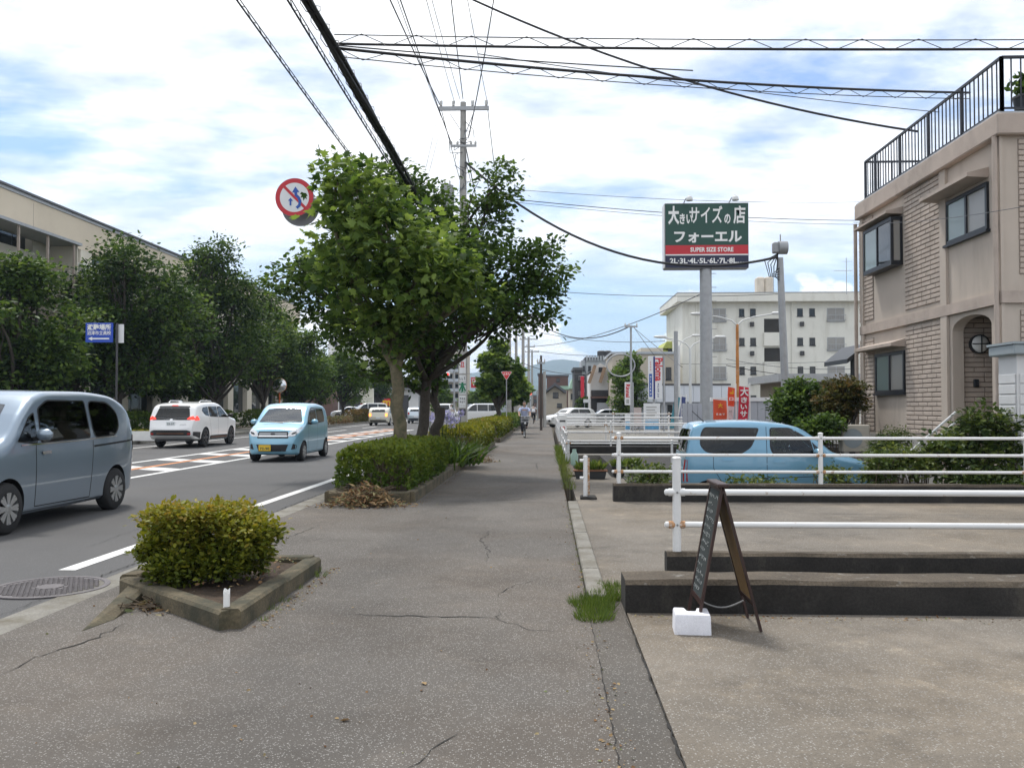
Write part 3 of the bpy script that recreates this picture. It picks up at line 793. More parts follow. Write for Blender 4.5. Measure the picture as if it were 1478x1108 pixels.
def car_body(P, res=1.0):
    L, W, H = P['L'], P['W'], P['H']
    top = pchip(*zip(*P['top'])); bot = pchip(*zip(*P['bot'])); wid = pchip(*zip(*P['plan']))
    zB, k, rc = P['belt'], P['tumble'], P.get('rc', .11)
    def X(y, z):
        w = wid(y)
        if z > zB:
            t = z - zB; return w - k * t - .12 * k * t * t
        q = (zB - .18 - z) / .6
        return w - (.035 * q * q if q > 0 else .012 * (q / .3) ** 2) + .0
    n = int(46 * res)
    ys = sorted(set([round(L * (0.5 - 0.5 * math.cos(math.pi * i / n)) * .5 + L * i / n * .5, 4) for i in range(n + 1)] + [p[0] for p in P['top']]))
    ns, nc, ntp = int(11 * res) + 1, 5, 5
    rings = []
    for y in ys:
        zt, zb = top(y), bot(y); r = min(rc, (zt - zb) * .3)
        half = [(0, zb), (X(y, zb + .05) * .55, zb), (X(y, zb + .05) - .05, zb + .0)]
        for i in range(ns + 1):
            z = zb + .045 + (zt - r - zb - .045) * i / ns
            half.append((X(y, z), z))
        xs, zs = X(y, zt - r) - r, zt - r
        for i in range(1, nc + 1):
            a = math.pi / 2 * i / nc; half.append((xs + r * math.cos(a), zs + r * math.sin(a)))
        crown = P.get('crown', .035)
        for i in range(1, ntp + 1):
            f = 1 - i / ntp; half.append((xs * f, zt + crown * (1 - f * f)))
        ring = half + [(-x, z) for x, z in half[-2:0:-1]]
        rings.append([(x, y, z) for x, z in ring])
    m = len(rings[0]); vs = [p for r_ in rings for p in r_]
    fs = [(i * m + j, i * m + (j + 1) % m, (i + 1) * m + (j + 1) % m, (i + 1) * m + j) for i in range(len(rings) - 1) for j in range(m)]
    for end, sg, bulge in ((0, -1, P.get('fb', .05)), (len(rings) - 1, 1, P.get('rb', .05))):
        base = rings[end]; zc = (min(p[2] for p in base) + max(p[2] for p in base)) / 2; prev = [end * m + j for j in range(m)]
        for f in (.94, .82, .6, .3):
            idx = []
            for (x, y, z) in base:
                idx.append(len(vs)); vs.append((x * f, y + sg * bulge * (1 - f * f), zc + (z - zc) * f))
            fs += [(prev[j], prev[(j + 1) % m], idx[(j + 1) % m], idx[j]) for j in range(m)]; prev = idx
        fs.append(tuple(prev))
    mb = MB(); mb.add(vs, fs); me = mb.mesh('body')
    return me
def bool_cut(me, cutters):
    o = bpy.data.objects.new('tmp', me); COL.objects.link(o); tmp = [o]
    bpy.context.view_layer.update()
    for c in cutters:
        co = bpy.data.objects.new('tmpc', c); COL.objects.link(co); tmp.append(co)
        md = o.modifiers.new('b', 'BOOLEAN'); md.operation = 'DIFFERENCE'; md.object = co; md.solver = 'EXACT'; md.material_mode = 'TRANSFER'
    dg = bpy.context.evaluated_depsgraph_get()
    res = bpy.data.meshes.new_from_object(o.evaluated_get(dg))
    for t in tmp: bpy.data.objects.remove(t)
    return res
def decal(bvh, poly, axis, sg, off, name, mat, parent, step=.09, smooth=True, thick=0.0):
    """a panel that follows the body: polygon seen along an axis, laid onto the surface"""
    bm = bmesh.new()
    f = bm.faces.new([bm.verts.new((a, b, 0)) for a, b in poly])
    xs = [p[0] for p in poly]; ys = [p[1] for p in poly]
    for lo, hi, nrm in ((min(xs), max(xs), (1, 0, 0)), (min(ys), max(ys), (0, 1, 0))):
        n = int((hi - lo) / step)
        for i in range(1, n + 1):
            q = lo + (hi - lo) * i / (n + 1)
            bmesh.ops.bisect_plane(bm, geom=bm.verts[:] + bm.edges[:] + bm.faces[:], dist=1e-5, plane_co=(q * nrm[0], q * nrm[1], 0), plane_no=nrm)
    for v in bm.verts:
        a, b = v.co.x, v.co.y
        if axis == 'X': o, d = Vector((sg * 6, a, b)), Vector((-sg, 0, 0))
        elif axis == 'Y': o, d = Vector((a, sg * 12, b)), Vector((0, -sg, 0))
        else: o, d = Vector((a, b, 6)), Vector((0, 0, -1))
        h, nn, _, _ = bvh.ray_cast(o, d)
        if h is None:
            h, nn, _, _ = bvh.find_nearest(o + d * (6 if axis == 'X' else 11))
        v.co = h - d * off
    bmesh.ops.recalc_face_normals(bm, faces=bm.faces)
    if thick:
        pass
    me = bpy.data.meshes.new(name); bm.to_mesh(me); bm.free()
    # outward facing
    out = Vector({'X': (sg, 0, 0), 'Y': (0, sg, 0), 'Z': (0, 0, 1)}[axis])
    if sum((p.normal.dot(out) for p in me.polygons)) < 0: me.flip_normals()
    return link_mesh(name, me, mat, parent, smooth=smooth)
def grow(poly, g):
    cx = sum(p[0] for p in poly) / len(poly); cy_ = sum(p[1] for p in poly) / len(poly)
    out = []
    for (x, y) in poly:
        dx, dy = x - cx, y - cy_; l = math.hypot(dx, dy); out.append((x + dx / l * g, y + dy / l * g))
    return out
def roundpoly(poly, r=.06, n=4):
    out = []; k = len(poly)
    for i in range(k):
        p0, p, p1 = Vector(poly[i - 1]), Vector(poly[i]), Vector(poly[(i + 1) % k])
        a = (p0 - p); b = (p1 - p); q = min(r, a.length * .45, b.length * .45)
        A, B = p + a.normalized() * q, p + b.normalized() * q
        for j in range(n + 1):
            t = j / n; v = A * (1 - t) ** 2 + p * 2 * t * (1 - t) + B * t * t; out.append((v.x, v.y))
    return out
def strip(p, q, w):
    p, q = Vector(p), Vector(q); d = (q - p).normalized(); n = Vector((-d.y, d.x)) * w / 2
    return [tuple(p + n), tuple(q + n), tuple(q - n), tuple(p - n)]
def ring_decal(bvh, outer, inner, axis, sg, off, name, mat, parent, sub=3):
    def dense(p): return [tuple(Vector(p[i]).lerp(Vector(p[(i + 1) % len(p)]), k / sub)) for i in range(len(p)) for k in range(sub)]
    A_, B2 = dense(outer), dense(inner); vs = []
    for (a, b) in A_ + B2:
        if axis == 'X': o, d = Vector((sg * 6, a, b)), Vector((-sg, 0, 0))
        else: o, d = Vector((a, sg * 12, b)), Vector((0, -sg, 0))
        h = bvh.ray_cast(o, d)[0]
        if h is None: h = bvh.find_nearest(o + d * (6 if axis == 'X' else 11))[0]
        vs.append(h - d * off)
    n = len(A_)
    return MB().add(vs, [(i, (i + 1) % n, n + (i + 1) % n, n + i) for i in range(n)]).build(name, mat, parent, smooth=True)
def wheel(parent, x, y, r, w, sg, rim='alloy', spokes=7, detail=True):
    e = empty('wheel', (x, y, r), 0, parent)
    h = w / 2
    MB().lathe([(r * .60, -h), (r * .90, -h), (r * .985, -h * .7), (r, -h * .3), (r, h * .3), (r * .985, h * .7), (r * .90, h), (r * .60, h)], 32, axis='X', caps=False).build('tyre', 'tyre', e, smooth=50)
    R_ = r * .66; s = sg
    mb = MB()
    mb.lathe([(R_, s * h * .98), (R_ * .93, s * h * 1.0), (R_ * .90, s * h * .55)], 28, axis='X', caps=False)
    if detail:
        for i in range(spokes):
            a = 2 * math.pi * i / spokes
            for da in (-.14, .14):
                c0 = Vector((s * h * .86, .05 * math.cos(a), .05 * math.sin(a))); c1 = Vector((s * h * .93, R_ * .93 * math.cos(a + da), R_ * .93 * math.sin(a + da)))
                mb.bar(c0, c1, R_ * .20, .02, up=(1, 0, 0))
    mb.lathe([(R_ * .30, s * h * .7), (R_ * .30, s * h * .92), (R_ * .22, s * h * 1.0), (.002, s * h * 1.0)], 18, axis='X')
    mb.build('rim', rim, e, smooth=35)
    MB().lathe([(R_ * .97, s * h * .55), (.002, s * h * .55)], 24, axis='X', caps=False).build('brake_shadow_disc', 'trim_black', e)
    return e
def car_inside(t, P):
    L, W, H, r = P['L'], P['W'], P['H'], P['wr']; yw = P.get('cabin', (1.05, 1.75, 2.75)); zf = 2.16 * r + .06
    MB().box((0, yw[0] - .05, P['belt'] - .10), (W * .80, .45, .22), bev=.06).build('dashboard', 'seat_dark', t)
    def seat(x, y, w, hgt):
        s = MB(); s.box((x, y - .16, zf + .10), (w, .5, .14), bev=.05); M = Matrix.Rotation(R(-12), 3, 'X'); s.box((x, y + .12, zf + .10 + hgt / 2), (w, .13, hgt), bev=.05, M=M)
        o = s.build('seat', 'seat_grey', t)
        if w < .7: MB().box((x, y + .20, zf + .18 + hgt), (w * .5, .10, .16), bev=.04).build('headrest', 'seat_grey', o)
    zs = min(.52, H - .42 - zf)
    for x in (-W * .22, W * .22): seat(x, yw[1], W * .27, zs)
    seat(0, yw[2], W * .70, zs - .04)
    for x in (-W * .2, W * .2): MB().box((x, yw[2] + .19, zf + .14 + zs), (W * .16, .09, .15), bev=.04).build('headrest', 'seat_grey', t)
    P_ = [(W * .22 + .17 * math.cos(a), yw[0] + .32 - .05 * math.sin(a), P['belt'] - .02 + .16 * math.sin(a)) for a in [2 * math.pi * i / 24 for i in range(25)]]
    MB().tube(P_, .014, 6, caps=False).build('steering_wheel', 'trim_black', t, smooth=60)
def make_car(name, label, P, loc, rz, group='cars'):
    """loc = ground point under the middle of the front bumper; the car points to local -Y"""
    t = thing(name, label, P.get('cat', 'car'), loc, rz, group)
    me = car_body(P, P.get('res', 1.0))
    L, W, H, r = P['L'], P['W'], P['H'], P['wr']
    if P.get('cut', True):
        cut = []
        for y in P['axles']:
            for s in (-1, 1):
                c_ = MB().lathe([(r * P.get('arch', 1.14), s * (W / 2 - .36)), (r * P.get('arch', 1.14), s * 1.2)], 36, (0, y, r * 1.02), 'X').mesh('cut'); c_.materials.append(MATS['trim_black']); cut.append(c_)
        me.materials.append(MATS[P['paint']])
        if P.get('hollow'):
            Q = dict(P); q = .055; zin = 2.16 * r + .05
            Q['top'] = [(y, max(z - .055, zin + .08)) for y, z in P['top']]; Q['bot'] = [(y, zin) for y, z in P['bot']]; Q['plan'] = [(y, w - q) for y, w in P['plan']]
            inn = car_body(Q, P.get('res', 1.0)); inn.materials.append(MATS['car_interior'])
            for v in inn.vertices: v.co.y = .14 + v.co.y * (L - .28) / L
            cut.append(inn)
            for g in P['side_glass']:
                for s in (-1, 1):
                    c_ = MB().prism(roundpoly(g['poly'], g.get('r', .06)), s * W * .28, s * 1.2, 'X').mesh('cut'); c_.materials.append(MATS['trim_black']); cut.append(c_)
            for (lst, y0_, y1_) in ((P['front'], -1, L * .40), (P['rear'], L * .62, L + 1)):
                for g in lst:
                    if g['name'] in ('windscreen', 'rear_window'):
                        c_ = MB().prism(g['poly'], y0_, y1_, 'Y').mesh('cut'); c_.materials.append(MATS['trim_black']); cut.append(c_)
        full = me.copy(); bv0 = BVHTree.FromPolygons([v.co.copy() for v in full.vertices], [p.vertices[:] for p in full.polygons])
        me = bool_cut(me, cut)
    else:
        bv0 = BVHTree.FromPolygons([v.co.copy() for v in me.vertices], [p.vertices[:] for p in me.polygons])
    body = link_mesh('body', me, None if P.get('cut', True) else P['paint'], t, smooth=32)
    if P.get('hollow'): car_inside(t, P)
    if not P.get('cut', True): body.data.materials.clear(); body.data.materials.append(MATS[P['paint']])
    zlow = P['bot'][len(P['bot']) // 2][1]
    MB().span((-W * .40, P['axles'][0] - .42, zlow + .03), (W * .40, P['axles'][1] + .42, zlow + .42)).build('underbody', 'trim_black', t)
    MB().span((-W * .36, .22, zlow + .0), (W * .36, L - .2, zlow + .12)).build('floor_pan', 'trim_black', t)
    for y in P['axles']:
        for s in (-1, 1):
            wheel(t, s * (W / 2 - .10 - P.get('inset', 0)), y, r, .19, s, P.get('rim', 'alloy'), P.get('spokes', 7))
    sides = P.get('sides', (1, -1))
    for s in sides:
        for q in P.get('side_glass', []):
            poly = roundpoly(q['poly'], q.get('r', .06))
            (ring_decal(bv0, grow(poly, .024), grow(poly, -.006), 'X', s, .003, 'window_seal', 'trim_black', t) if P.get('hollow') else decal(bv0, grow(poly, .022), 'X', s, .002, 'window_seal', 'trim_black', t))
            w_ = decal(bv0, poly, 'X', s, .005, 'side_window', q.get('mat', 'car_glass'), t)
        for (a, b, w_) in P.get('seams', []):
            decal(bv0, strip(a, b, w_), 'X', s, .0015, 'door_gap', 'seam', t, step=.12)
        for (y, z) in P.get('handles', []):
            h = decal(bv0, roundpoly([(y - .10, z - .02), (y + .10, z - .022), (y + .10, z + .02), (y - .10, z + .018)], .018), 'X', s, .018, 'door_handle', P.get('handle_mat', P['paint']), t, step=.05)
            decal(bv0, roundpoly([(y - .075, z - .045), (y + .07, z - .045), (y + .07, z + .035), (y - .075, z + .035)], .03), 'X', s, .0025, 'handle_recess', 'seam' if False else P['paint'] , t, step=.05)
        for q in P.get('side_panels', []):
            decal(bv0, q['poly'], 'X', s, q.get('off', .006), q['name'], q['mat'], t)
        if 'mirror' in P:
            y, z = P['mirror']
            h, nn, _, _ = bv0.ray_cast(Vector((s * 6, y, z)), Vector((-s, 0, 0)))
            mbm = MB()
            mbm.box((0, 0, 0), (.20, .13, .13), bev=.045); mbm.v = [(v[0], v[1] * (1 - .25 * (v[0] * s > 0)), v[2]) for v in mbm.v]
            mo = mbm.build('mirror', P.get('mirror_mat', P['paint']), t, smooth=True, loc=(h.x + s * .14, y - .03, z + .06))
            MB().bar((-s * .16, .02, -.06), (-s * .03, .01, -.04), .06, .05).build('mirror_arm', 'trim_black', mo)
    for q in P.get('front', []):
        decal(bv0, q['poly'], 'Y', -1, q.get('off', .004), q['name'], q['mat'], t, step=q.get('step', .08))
    for q in P.get('rear', []):
        decal(bv0, q['poly'], 'Y', 1, q.get('off', .004), q['name'], q['mat'], t, step=q.get('step', .08))
    for (sd, x, z, w_, h_, mt, s_) in P.get('plates', []):
        sg = -1 if sd == 'front' else 1
        h, nn, _, _ = bv0.ray_cast(Vector((x, sg * 12, z)), Vector((0, -sg, 0)))
        y = h.y + sg * .022
        pl = MB().box((x, y, z), (w_, .018, h_), bev=.006).build('licence_plate', mt, t)
        rot = (R(90), 0, 0) if sg < 0 else (R(90), 0, R(180))
        if s_: text(s_, h_ * .55, 'plate_ink', pl, (x, y + sg * .010, z - h_ * .12), rot, bold=.02, name='plate_number', width=w_ * .8)
    return t
def mirror_poly(p): return [(-x, z) for x, z in p]
def both(name, mat, poly, **k): return [dict(name=name, mat=mat, poly=poly, **k), dict(name=name, mat=mat, poly=mirror_poly(poly), **k)]

paintmat('paint_slate', (0.235, 0.295, 0.36), .55, .33)
paintmat('paint_sky', (0.21, 0.43, 0.56), .30, .3)
paintmat('paint_pale_blue', (0.16, 0.34, 0.48), .30, .33)
paintmat('paint_white', (0.78, 0.78, 0.77), 0.0, .3)
paintmat('paint_cream', (0.66, 0.63, 0.52), 0.0, .3)
paintmat('paint_silver', (0.5, 0.52, 0.54), .6, .3)
paintmat('paint_red', (0.38, 0.02, 0.02), .1, .3)
paintmat('paint_ice', (0.52, 0.60, 0.66), .3, .3)

# slate compact wagon, nearest, passing towards the camera
A = dict(hollow=True, cabin=(1.0, 1.95, 3.0), L=4.12, W=1.70, H=1.74, wr=.305, axles=(.76, 3.36), paint='paint_slate', belt=1.05, tumble=.16, rc=.11, crown=.02,
         top=[(0, .62), (.06, .80), (.22, .93), (.55, 1.05), (.74, 1.12), (1.08, 1.42), (1.40, 1.63), (1.8, 1.70), (2.6, 1.71), (3.3, 1.67), (3.7, 1.57), (3.95, 1.36), (4.06, 1.08), (4.12, .82)],
         bot=[(0, .30), (.2, .20), (2, .19), (3.9, .22), (4.12, .34)],
         plan=[(0, .62), (.10, .73), (.3, .81), (.8, .845), (3.2, .85), (3.8, .82), (4.0, .77), (4.12, .68)],
         side_glass=[dict(poly=[(.94, 1.09), (1.32, 1.06), (1.32, 1.42), (1.22, 1.37)], r=.04, mat='clear_glass'), dict(poly=[(1.42, 1.06), (2.60, 1.08), (2.55, 1.58), (1.66, 1.575), (1.44, 1.48)], r=.05, mat='clear_glass'),
                     dict(poly=[(2.72, 1.08), (3.30, 1.10), (3.46, 1.22), (3.44, 1.40), (3.20, 1.55), (2.66, 1.58)], r=.12, mat='tint_glass')],
         seams=[((1.33, .27), (1.30, 1.05), .014), ((2.64, .26), (2.68, 1.04), .014), ((1.33, .27), (2.64, .26), .014), ((2.70, .955), (3.98, 1.0), .028)],
         side_panels=[dict(poly=[(1.0, 1.045), (2.2, 1.055), (3.36, 1.085), (3.36, 1.068), (2.2, 1.038), (1.0, 1.028)], name='window_trim', mat='chrome', off=.007),
                      dict(poly=strip((.95, .235), (2.95, .235), .03), name='sill_strip', mat='trim_black', off=.002)],
         handles=[(1.52, .93)], handle_mat='chrome', mirror=(1.28, 1.10), rim='alloy', spokes=8,
         front=[dict(name='windscreen', mat='screen_clear', poly=[(-.62, 1.15), (.62, 1.15), (.50, 1.53), (.25, 1.56), (-.25, 1.56), (-.50, 1.53)], off=.005, step=.06),
                dict(name='grille', mat='trim_black', poly=[(-.5, .35), (.5, .35), (.42, .58), (-.42, .58)])] + both('headlight', 'lamp_clear', [(.45, .66), (.70, .72), (.74, .86), (.50, .76)]),
         rear=[dict(name='rear_window', mat='tint_glass', poly=[(-.56, 1.12), (.56, 1.12), (.50, 1.52), (-.50, 1.52)], off=.005)] + both('taillight', 'lamp_red', [(.56, .82), (.74, .80), (.745, 1.08), (.64, 1.10)], off=.014),
         plates=[('rear', 0, .75, .33, .165, 'plate_white', '')])
A['side_panels'] += [dict(poly=roundpoly([(3.985, .84), (4.09, .86), (4.06, 1.08), (3.97, 1.09)], .03), name='taillight', mat='lamp_red', off=.010)]
carA = make_car('compact_wagon', 'slate blue grey compact wagon cut off by the picture edge', A, (-7.16, 9.42, 0), 0, 'cars on the road')
stk = MB().lathe([(.055, 0), (.055, .002), (.002, .002)], 18).build('sticker', 'sticker_green', carA, loc=(.40, 1.52, 1.56))
stk.rotation_euler = (R(30), 0, 0)

# sky blue kei hatchback coming towards the camera
B = dict(hollow=True, cabin=(.95, 1.65, 2.5), L=3.395, W=1.475, H=1.62, wr=.27, axles=(.52, 2.95), paint='paint_sky', belt=.98, tumble=.17, rc=.10, crown=.03, fb=.07,
         top=[(0, .60), (.04, .74), (.12, .86), (.42, .97), (.66, 1.04), (.95, 1.27), (1.28, 1.50), (1.6, 1.58), (2.1, 1.60), (2.8, 1.55), (3.1, 1.48), (3.28, 1.2), (3.36, .95), (3.395, .8)],
         bot=[(0, .22), (.2, .19), (1.7, .18), (3.2, .2), (3.395, .32)],
         plan=[(0, .58), (.06, .66), (.18, .705), (.5, .737), (2.9, .737), (3.2, .715), (3.395, .64)],
         side_glass=[dict(poly=[(.86, 1.02), (1.08, 1.02), (1.12, 1.28)], r=.02, mat='clear_glass'), dict(poly=[(1.14, 1.02), (1.88, 1.04), (1.88, 1.46), (1.45, 1.46), (1.20, 1.33)], r=.04, mat='clear_glass'), dict(poly=[(1.96, 1.04), (2.68, 1.07), (2.76, 1.20), (2.70, 1.43), (1.96, 1.46)], r=.05, mat='tint_glass')],
         seams=[((.96, .25), (.92, .98), .010), ((1.92, .24), (1.92, 1.02), .010), ((2.62, .34), (2.76, 1.0), .010), ((.96, .25), (2.6, .25), .010)],
         handles=[(1.70, .90), (2.48, .93)], mirror=(1.10, 1.02), rim='alloy', spokes=7,
         front=[dict(name='windscreen', mat='screen_clear', poly=[(-.615, 1.075), (.615, 1.075), (.47, 1.44), (.25, 1.465), (-.25, 1.465), (-.47, 1.44)], off=.006, step=.05),
                dict(name='grille', mat='trim_black', poly=[(-.42, .645), (.42, .645), (.44, .70), (.40, .83), (-.40, .83), (-.44, .70)], off=.003, step=.05),
                dict(name='chrome_bar', mat='chrome', poly=[(-.40, .69), (.40, .69), (.385, .725), (-.385, .725)], off=.014, step=.05), dict(name='chrome_bar', mat='grille_silver', poly=[(-.385, .735), (.385, .735), (.375, .80), (-.375, .80)], off=.012, step=.05),
                dict(name='emblem', mat='alloy_dark', poly=[(-.07, .76), (-.04, .735), (.04, .735), (.07, .76), (.04, .79), (-.04, .79)], off=.02, step=.03),
                dict(name='lower_grille', mat='trim_black', poly=[(-.37, .29), (.37, .29), (.44, .48), (-.44, .48)], off=.004, step=.05),
                dict(name='wiper', mat='trim_black', poly=strip((-.45, 1.10), (.10, 1.06), .02), off=.02), dict(name='wiper', mat='trim_black', poly=strip((.0, 1.07), (.5, 1.11), .02), off=.02)]
         + both('headlight', 'lamp_clear', roundpoly([(.40, .69), (.58, .70), (.70, .80), (.715, .955), (.60, .90), (.44, .82)], .03), off=.010, step=.05)
         + both('headlight_core', 'trim_black', roundpoly([(.50, .745), (.60, .765), (.64, .83), (.53, .80)], .02), off=.013, step=.05)
         + both('fog_lamp_recess', 'trim_black', roundpoly([(.51, .34), (.64, .36), (.655, .46), (.56, .50)], .02), off=.004, step=.05),
         rear=both('taillight', 'lamp_red', [(.58, .8), (.70, .8), (.68, 1.3), (.60, 1.3)]),
         plates=[('front', -.19, .385, .33, .165, 'plate_yellow', '72-90')])
bp = gr(438, 665)
carB = make_car('kei_hatchback', 'sky blue small hatchback with yellow plate driving towards the camera', B, (bp.x - .70, bp.y - .55, 0), 0, 'cars on the road')

# white SUV driving away in the far lane (built pointing to -Y, turned round)
C = dict(hollow=True, cabin=(1.35, 2.05, 3.0), L=4.62, W=1.82, H=1.72, wr=.355, axles=(.92, 3.60), paint='paint_white', belt=1.06, tumble=.20, rc=.11, crown=.03, rb=.06, cat='car', arch=1.13,
         top=[(0, .70), (.05, .88), (.2, 1.0), (.9, 1.10), (1.15, 1.16), (1.65, 1.46), (2.0, 1.62), (2.5, 1.68), (3.4, 1.66), (4.0, 1.60), (4.22, 1.53), (4.42, 1.2), (4.54, 1.02), (4.62, .78)],
         bot=[(0, .34), (.3, .25), (2.3, .25), (4.3, .30), (4.62, .44)],
         plan=[(0, .66), (.15, .80), (.5, .89), (1, .91), (3.8, .91), (4.3, .87), (4.62, .78)],
         side_glass=[dict(poly=[(1.30, 1.10), (2.30, 1.12), (2.30, 1.50), (1.95, 1.50)], r=.03, mat='clear_glass'), dict(poly=[(2.38, 1.12), (3.18, 1.15), (3.20, 1.50), (2.38, 1.51)], r=.03, mat='tint_glass'), dict(poly=[(3.28, 1.16), (3.62, 1.22), (3.86, 1.36), (3.72, 1.46), (3.28, 1.50)], r=.05, mat='tint_glass')],
         seams=[((1.36, .40), (1.32, 1.06), .010), ((2.34, .36), (2.34, 1.08), .010), ((3.02, .46), (3.22, 1.10), .010)],
         side_panels=[dict(poly=[(1.36, .30), (3.14, .30), (3.14, .43), (1.36, .43)], name='sill_cladding', mat='trim_black', off=.010), dict(poly=strip((1.42, .36), (3.08, .36), .025), name='sill_accent', mat='accent_copper', off=.014),
                      dict(poly=[(4.08, .34), (4.55, .46), (4.55, .60), (4.08, .58)], name='bumper_corner', mat='trim_black', off=.010), dict(poly=[(4.16, 1.02), (4.45, 1.0), (4.47, 1.14), (4.28, 1.17)], name='taillight', mat='lamp_red_lit', off=.012)],
         handles=[(2.12, .98), (2.98, 1.02)], mirror=(1.42, 1.12), mirror_mat='trim_black', rim='alloy_dark', spokes=6,
         front=[dict(name='windscreen', mat='screen_clear', poly=[(-.66, 1.18), (.66, 1.18), (.56, 1.58), (-.56, 1.58)], off=.005)],
         rear=[dict(name='tailgate_gloss_panel', mat='trim_black', poly=[(-.70, 1.02), (.70, 1.02), (.69, 1.095), (-.69, 1.095)], off=.003), dict(name='tailgate_gloss_panel', mat='trim_black', poly=[(-.58, 1.475), (.58, 1.475), (.56, 1.54), (-.56, 1.54)], off=.003), dict(name='rear_window', mat='tint_glass', poly=roundpoly([(-.66, 1.10), (.66, 1.10), (.56, 1.47), (-.56, 1.47)], .05), off=.006),
               dict(name='rear_wiper', mat='trim_black', poly=strip((-.18, 1.13), (.22, 1.15), .025), off=.02), dict(name='brake_light', mat='lamp_red_lit', poly=[(-.12, 1.545), (.12, 1.545), (.12, 1.575), (-.12, 1.575)], off=.012),
               dict(name='emblem', mat='chrome', poly=[(-.07, 1.04), (-.03, 1.015), (.03, 1.015), (.07, 1.04), (.03, 1.065), (-.03, 1.065)], off=.012, step=.03),
               dict(name='lower_bumper', mat='trim_black', poly=[(-.80, .46), (.80, .46), (.78, .60), (.60, .66), (-.60, .66), (-.78, .60)], off=.008), dict(name='bumper_accent', mat='accent_copper', poly=strip((-.5, .535), (.5, .535), .02), off=.012)]
         + both('taillight', 'lamp_red_lit', [(.56, 1.05), (.82, 1.03), (.84, 1.13), (.76, 1.17), (.62, 1.12)], off=.012) + both('reflector', 'lamp_red', [(.62, .49), (.78, .50), (.78, .56), (.62, .55)], off=.012),
         plates=[('rear', 0, .90, .33, .165, 'plate_white', '22-37')])
pbr('accent_copper', (0.32, 0.13, 0.06), .4, metal=.4, var=0)
sp = gr(293, 645)
cy0 = sp.y + 3.60; cx0 = sp.x - .80
carC = make_car('suv', 'white suv with red tail lights driving away in the far lane', C, (cx0, cy0, 0), R(180), 'cars on the road')
for s in (-1, 1):
    MB().tube([(s * .56, 2.2, 1.66), (s * .57, 2.3, 1.735), (s * .58, 3.3, 1.735), (s * .57, 3.45, 1.66)], .018, 8).build('roof_rail', 'alloy', carC, smooth=60)
MB().prism([(3.62, 1.67), (3.86, 1.65), (3.86, 1.73)], -.03, .03, 'X').build('antenna', 'paint_white', carC)
scribble(carC, 'trim_black', (-.47, 4.655, .86), .24, .04, 7, 1, 5, name='badge')

# pale blue kei wagon parked side on in the sunken lot
D = dict(hollow=True, cabin=(.95, 1.65, 2.5), L=3.395, W=1.475, H=1.65, wr=.27, axles=(.55, 2.97), paint='paint_pale_blue', belt=1.0, tumble=.13, rc=.11, crown=.03,
         top=[(0, .62), (.04, .78), (.12, .90), (.42, 1.0), (.70, 1.08), (1.0, 1.32), (1.32, 1.53), (1.7, 1.61), (2.3, 1.645), (3.0, 1.62), (3.22, 1.57), (3.31, 1.30), (3.37, .98), (3.395, .8)],
         bot=[(0, .24), (.2, .19), (1.7, .18), (3.2, .2), (3.395, .32)],
         plan=[(0, .60), (.06, .67), (.18, .71), (.5, .737), (3.0, .737), (3.25, .725), (3.395, .66)],
         side_glass=[dict(poly=[(.86, 1.03), (1.02, 1.03), (1.10, 1.26)], r=.02), dict(poly=[(1.08, 1.03), (1.78, 1.05), (1.84, 1.16), (1.84, 1.52), (1.50, 1.51), (1.16, 1.32)], r=.05, mat='clear_glass'),
                     dict(poly=[(2.06, 1.52), (2.12, 1.38), (2.22, 1.18), (2.40, 1.07), (2.72, 1.06), (3.0, 1.10), (3.10, 1.22), (3.08, 1.42), (3.02, 1.53)], r=.06, mat='tint_glass')],
         seams=[((1.0, .25), (.98, 1.0), .010), ((1.92, .24), (1.92, 1.55), .010), ((2.62, .36), (2.88, .80), .010), ((2.88, .80), (2.88, 1.05), .008), ((1.9, .62), (2.5, .60), .022), ((1.0, .66), (1.9, .62), .012)],
         handles=[(1.70, .93), (2.62, .96)], mirror=(1.08, 1.04), rim='alloy', spokes=7,
         front=[dict(name='windscreen', mat='screen_clear', poly=[(-.62, 1.12), (.62, 1.12), (.54, 1.52), (-.54, 1.52)], off=.005)] + both('headlight', 'lamp_clear', [(.44, .74), (.66, .76), (.70, .92), (.50, .88)]),
         rear=[dict(name='rear_window', mat='tint_glass', poly=[(-.58, 1.08), (.58, 1.08), (.54, 1.5), (-.54, 1.5)], off=.005)] + both('taillight', 'lamp_red', [(.58, .55), (.69, .55), (.69, .95), (.60, .95)], off=.01),
         plates=[('rear', 0, .7, .33, .165, 'plate_yellow', '')])
dp = at(1240, 640, 16.2)
carD = make_car('kei_wagon', 'pale blue boxy small wagon parked behind the white pipe fence', D, (dp.x + .28, 16.2 + .74, -.41), R(90), 'parked cars')
MB().tube([(-.35, 2.98, 1.63), (-.35, 3.2, 1.83)], [.010, .006], 6).build('antenna', 'trim_black', carD)

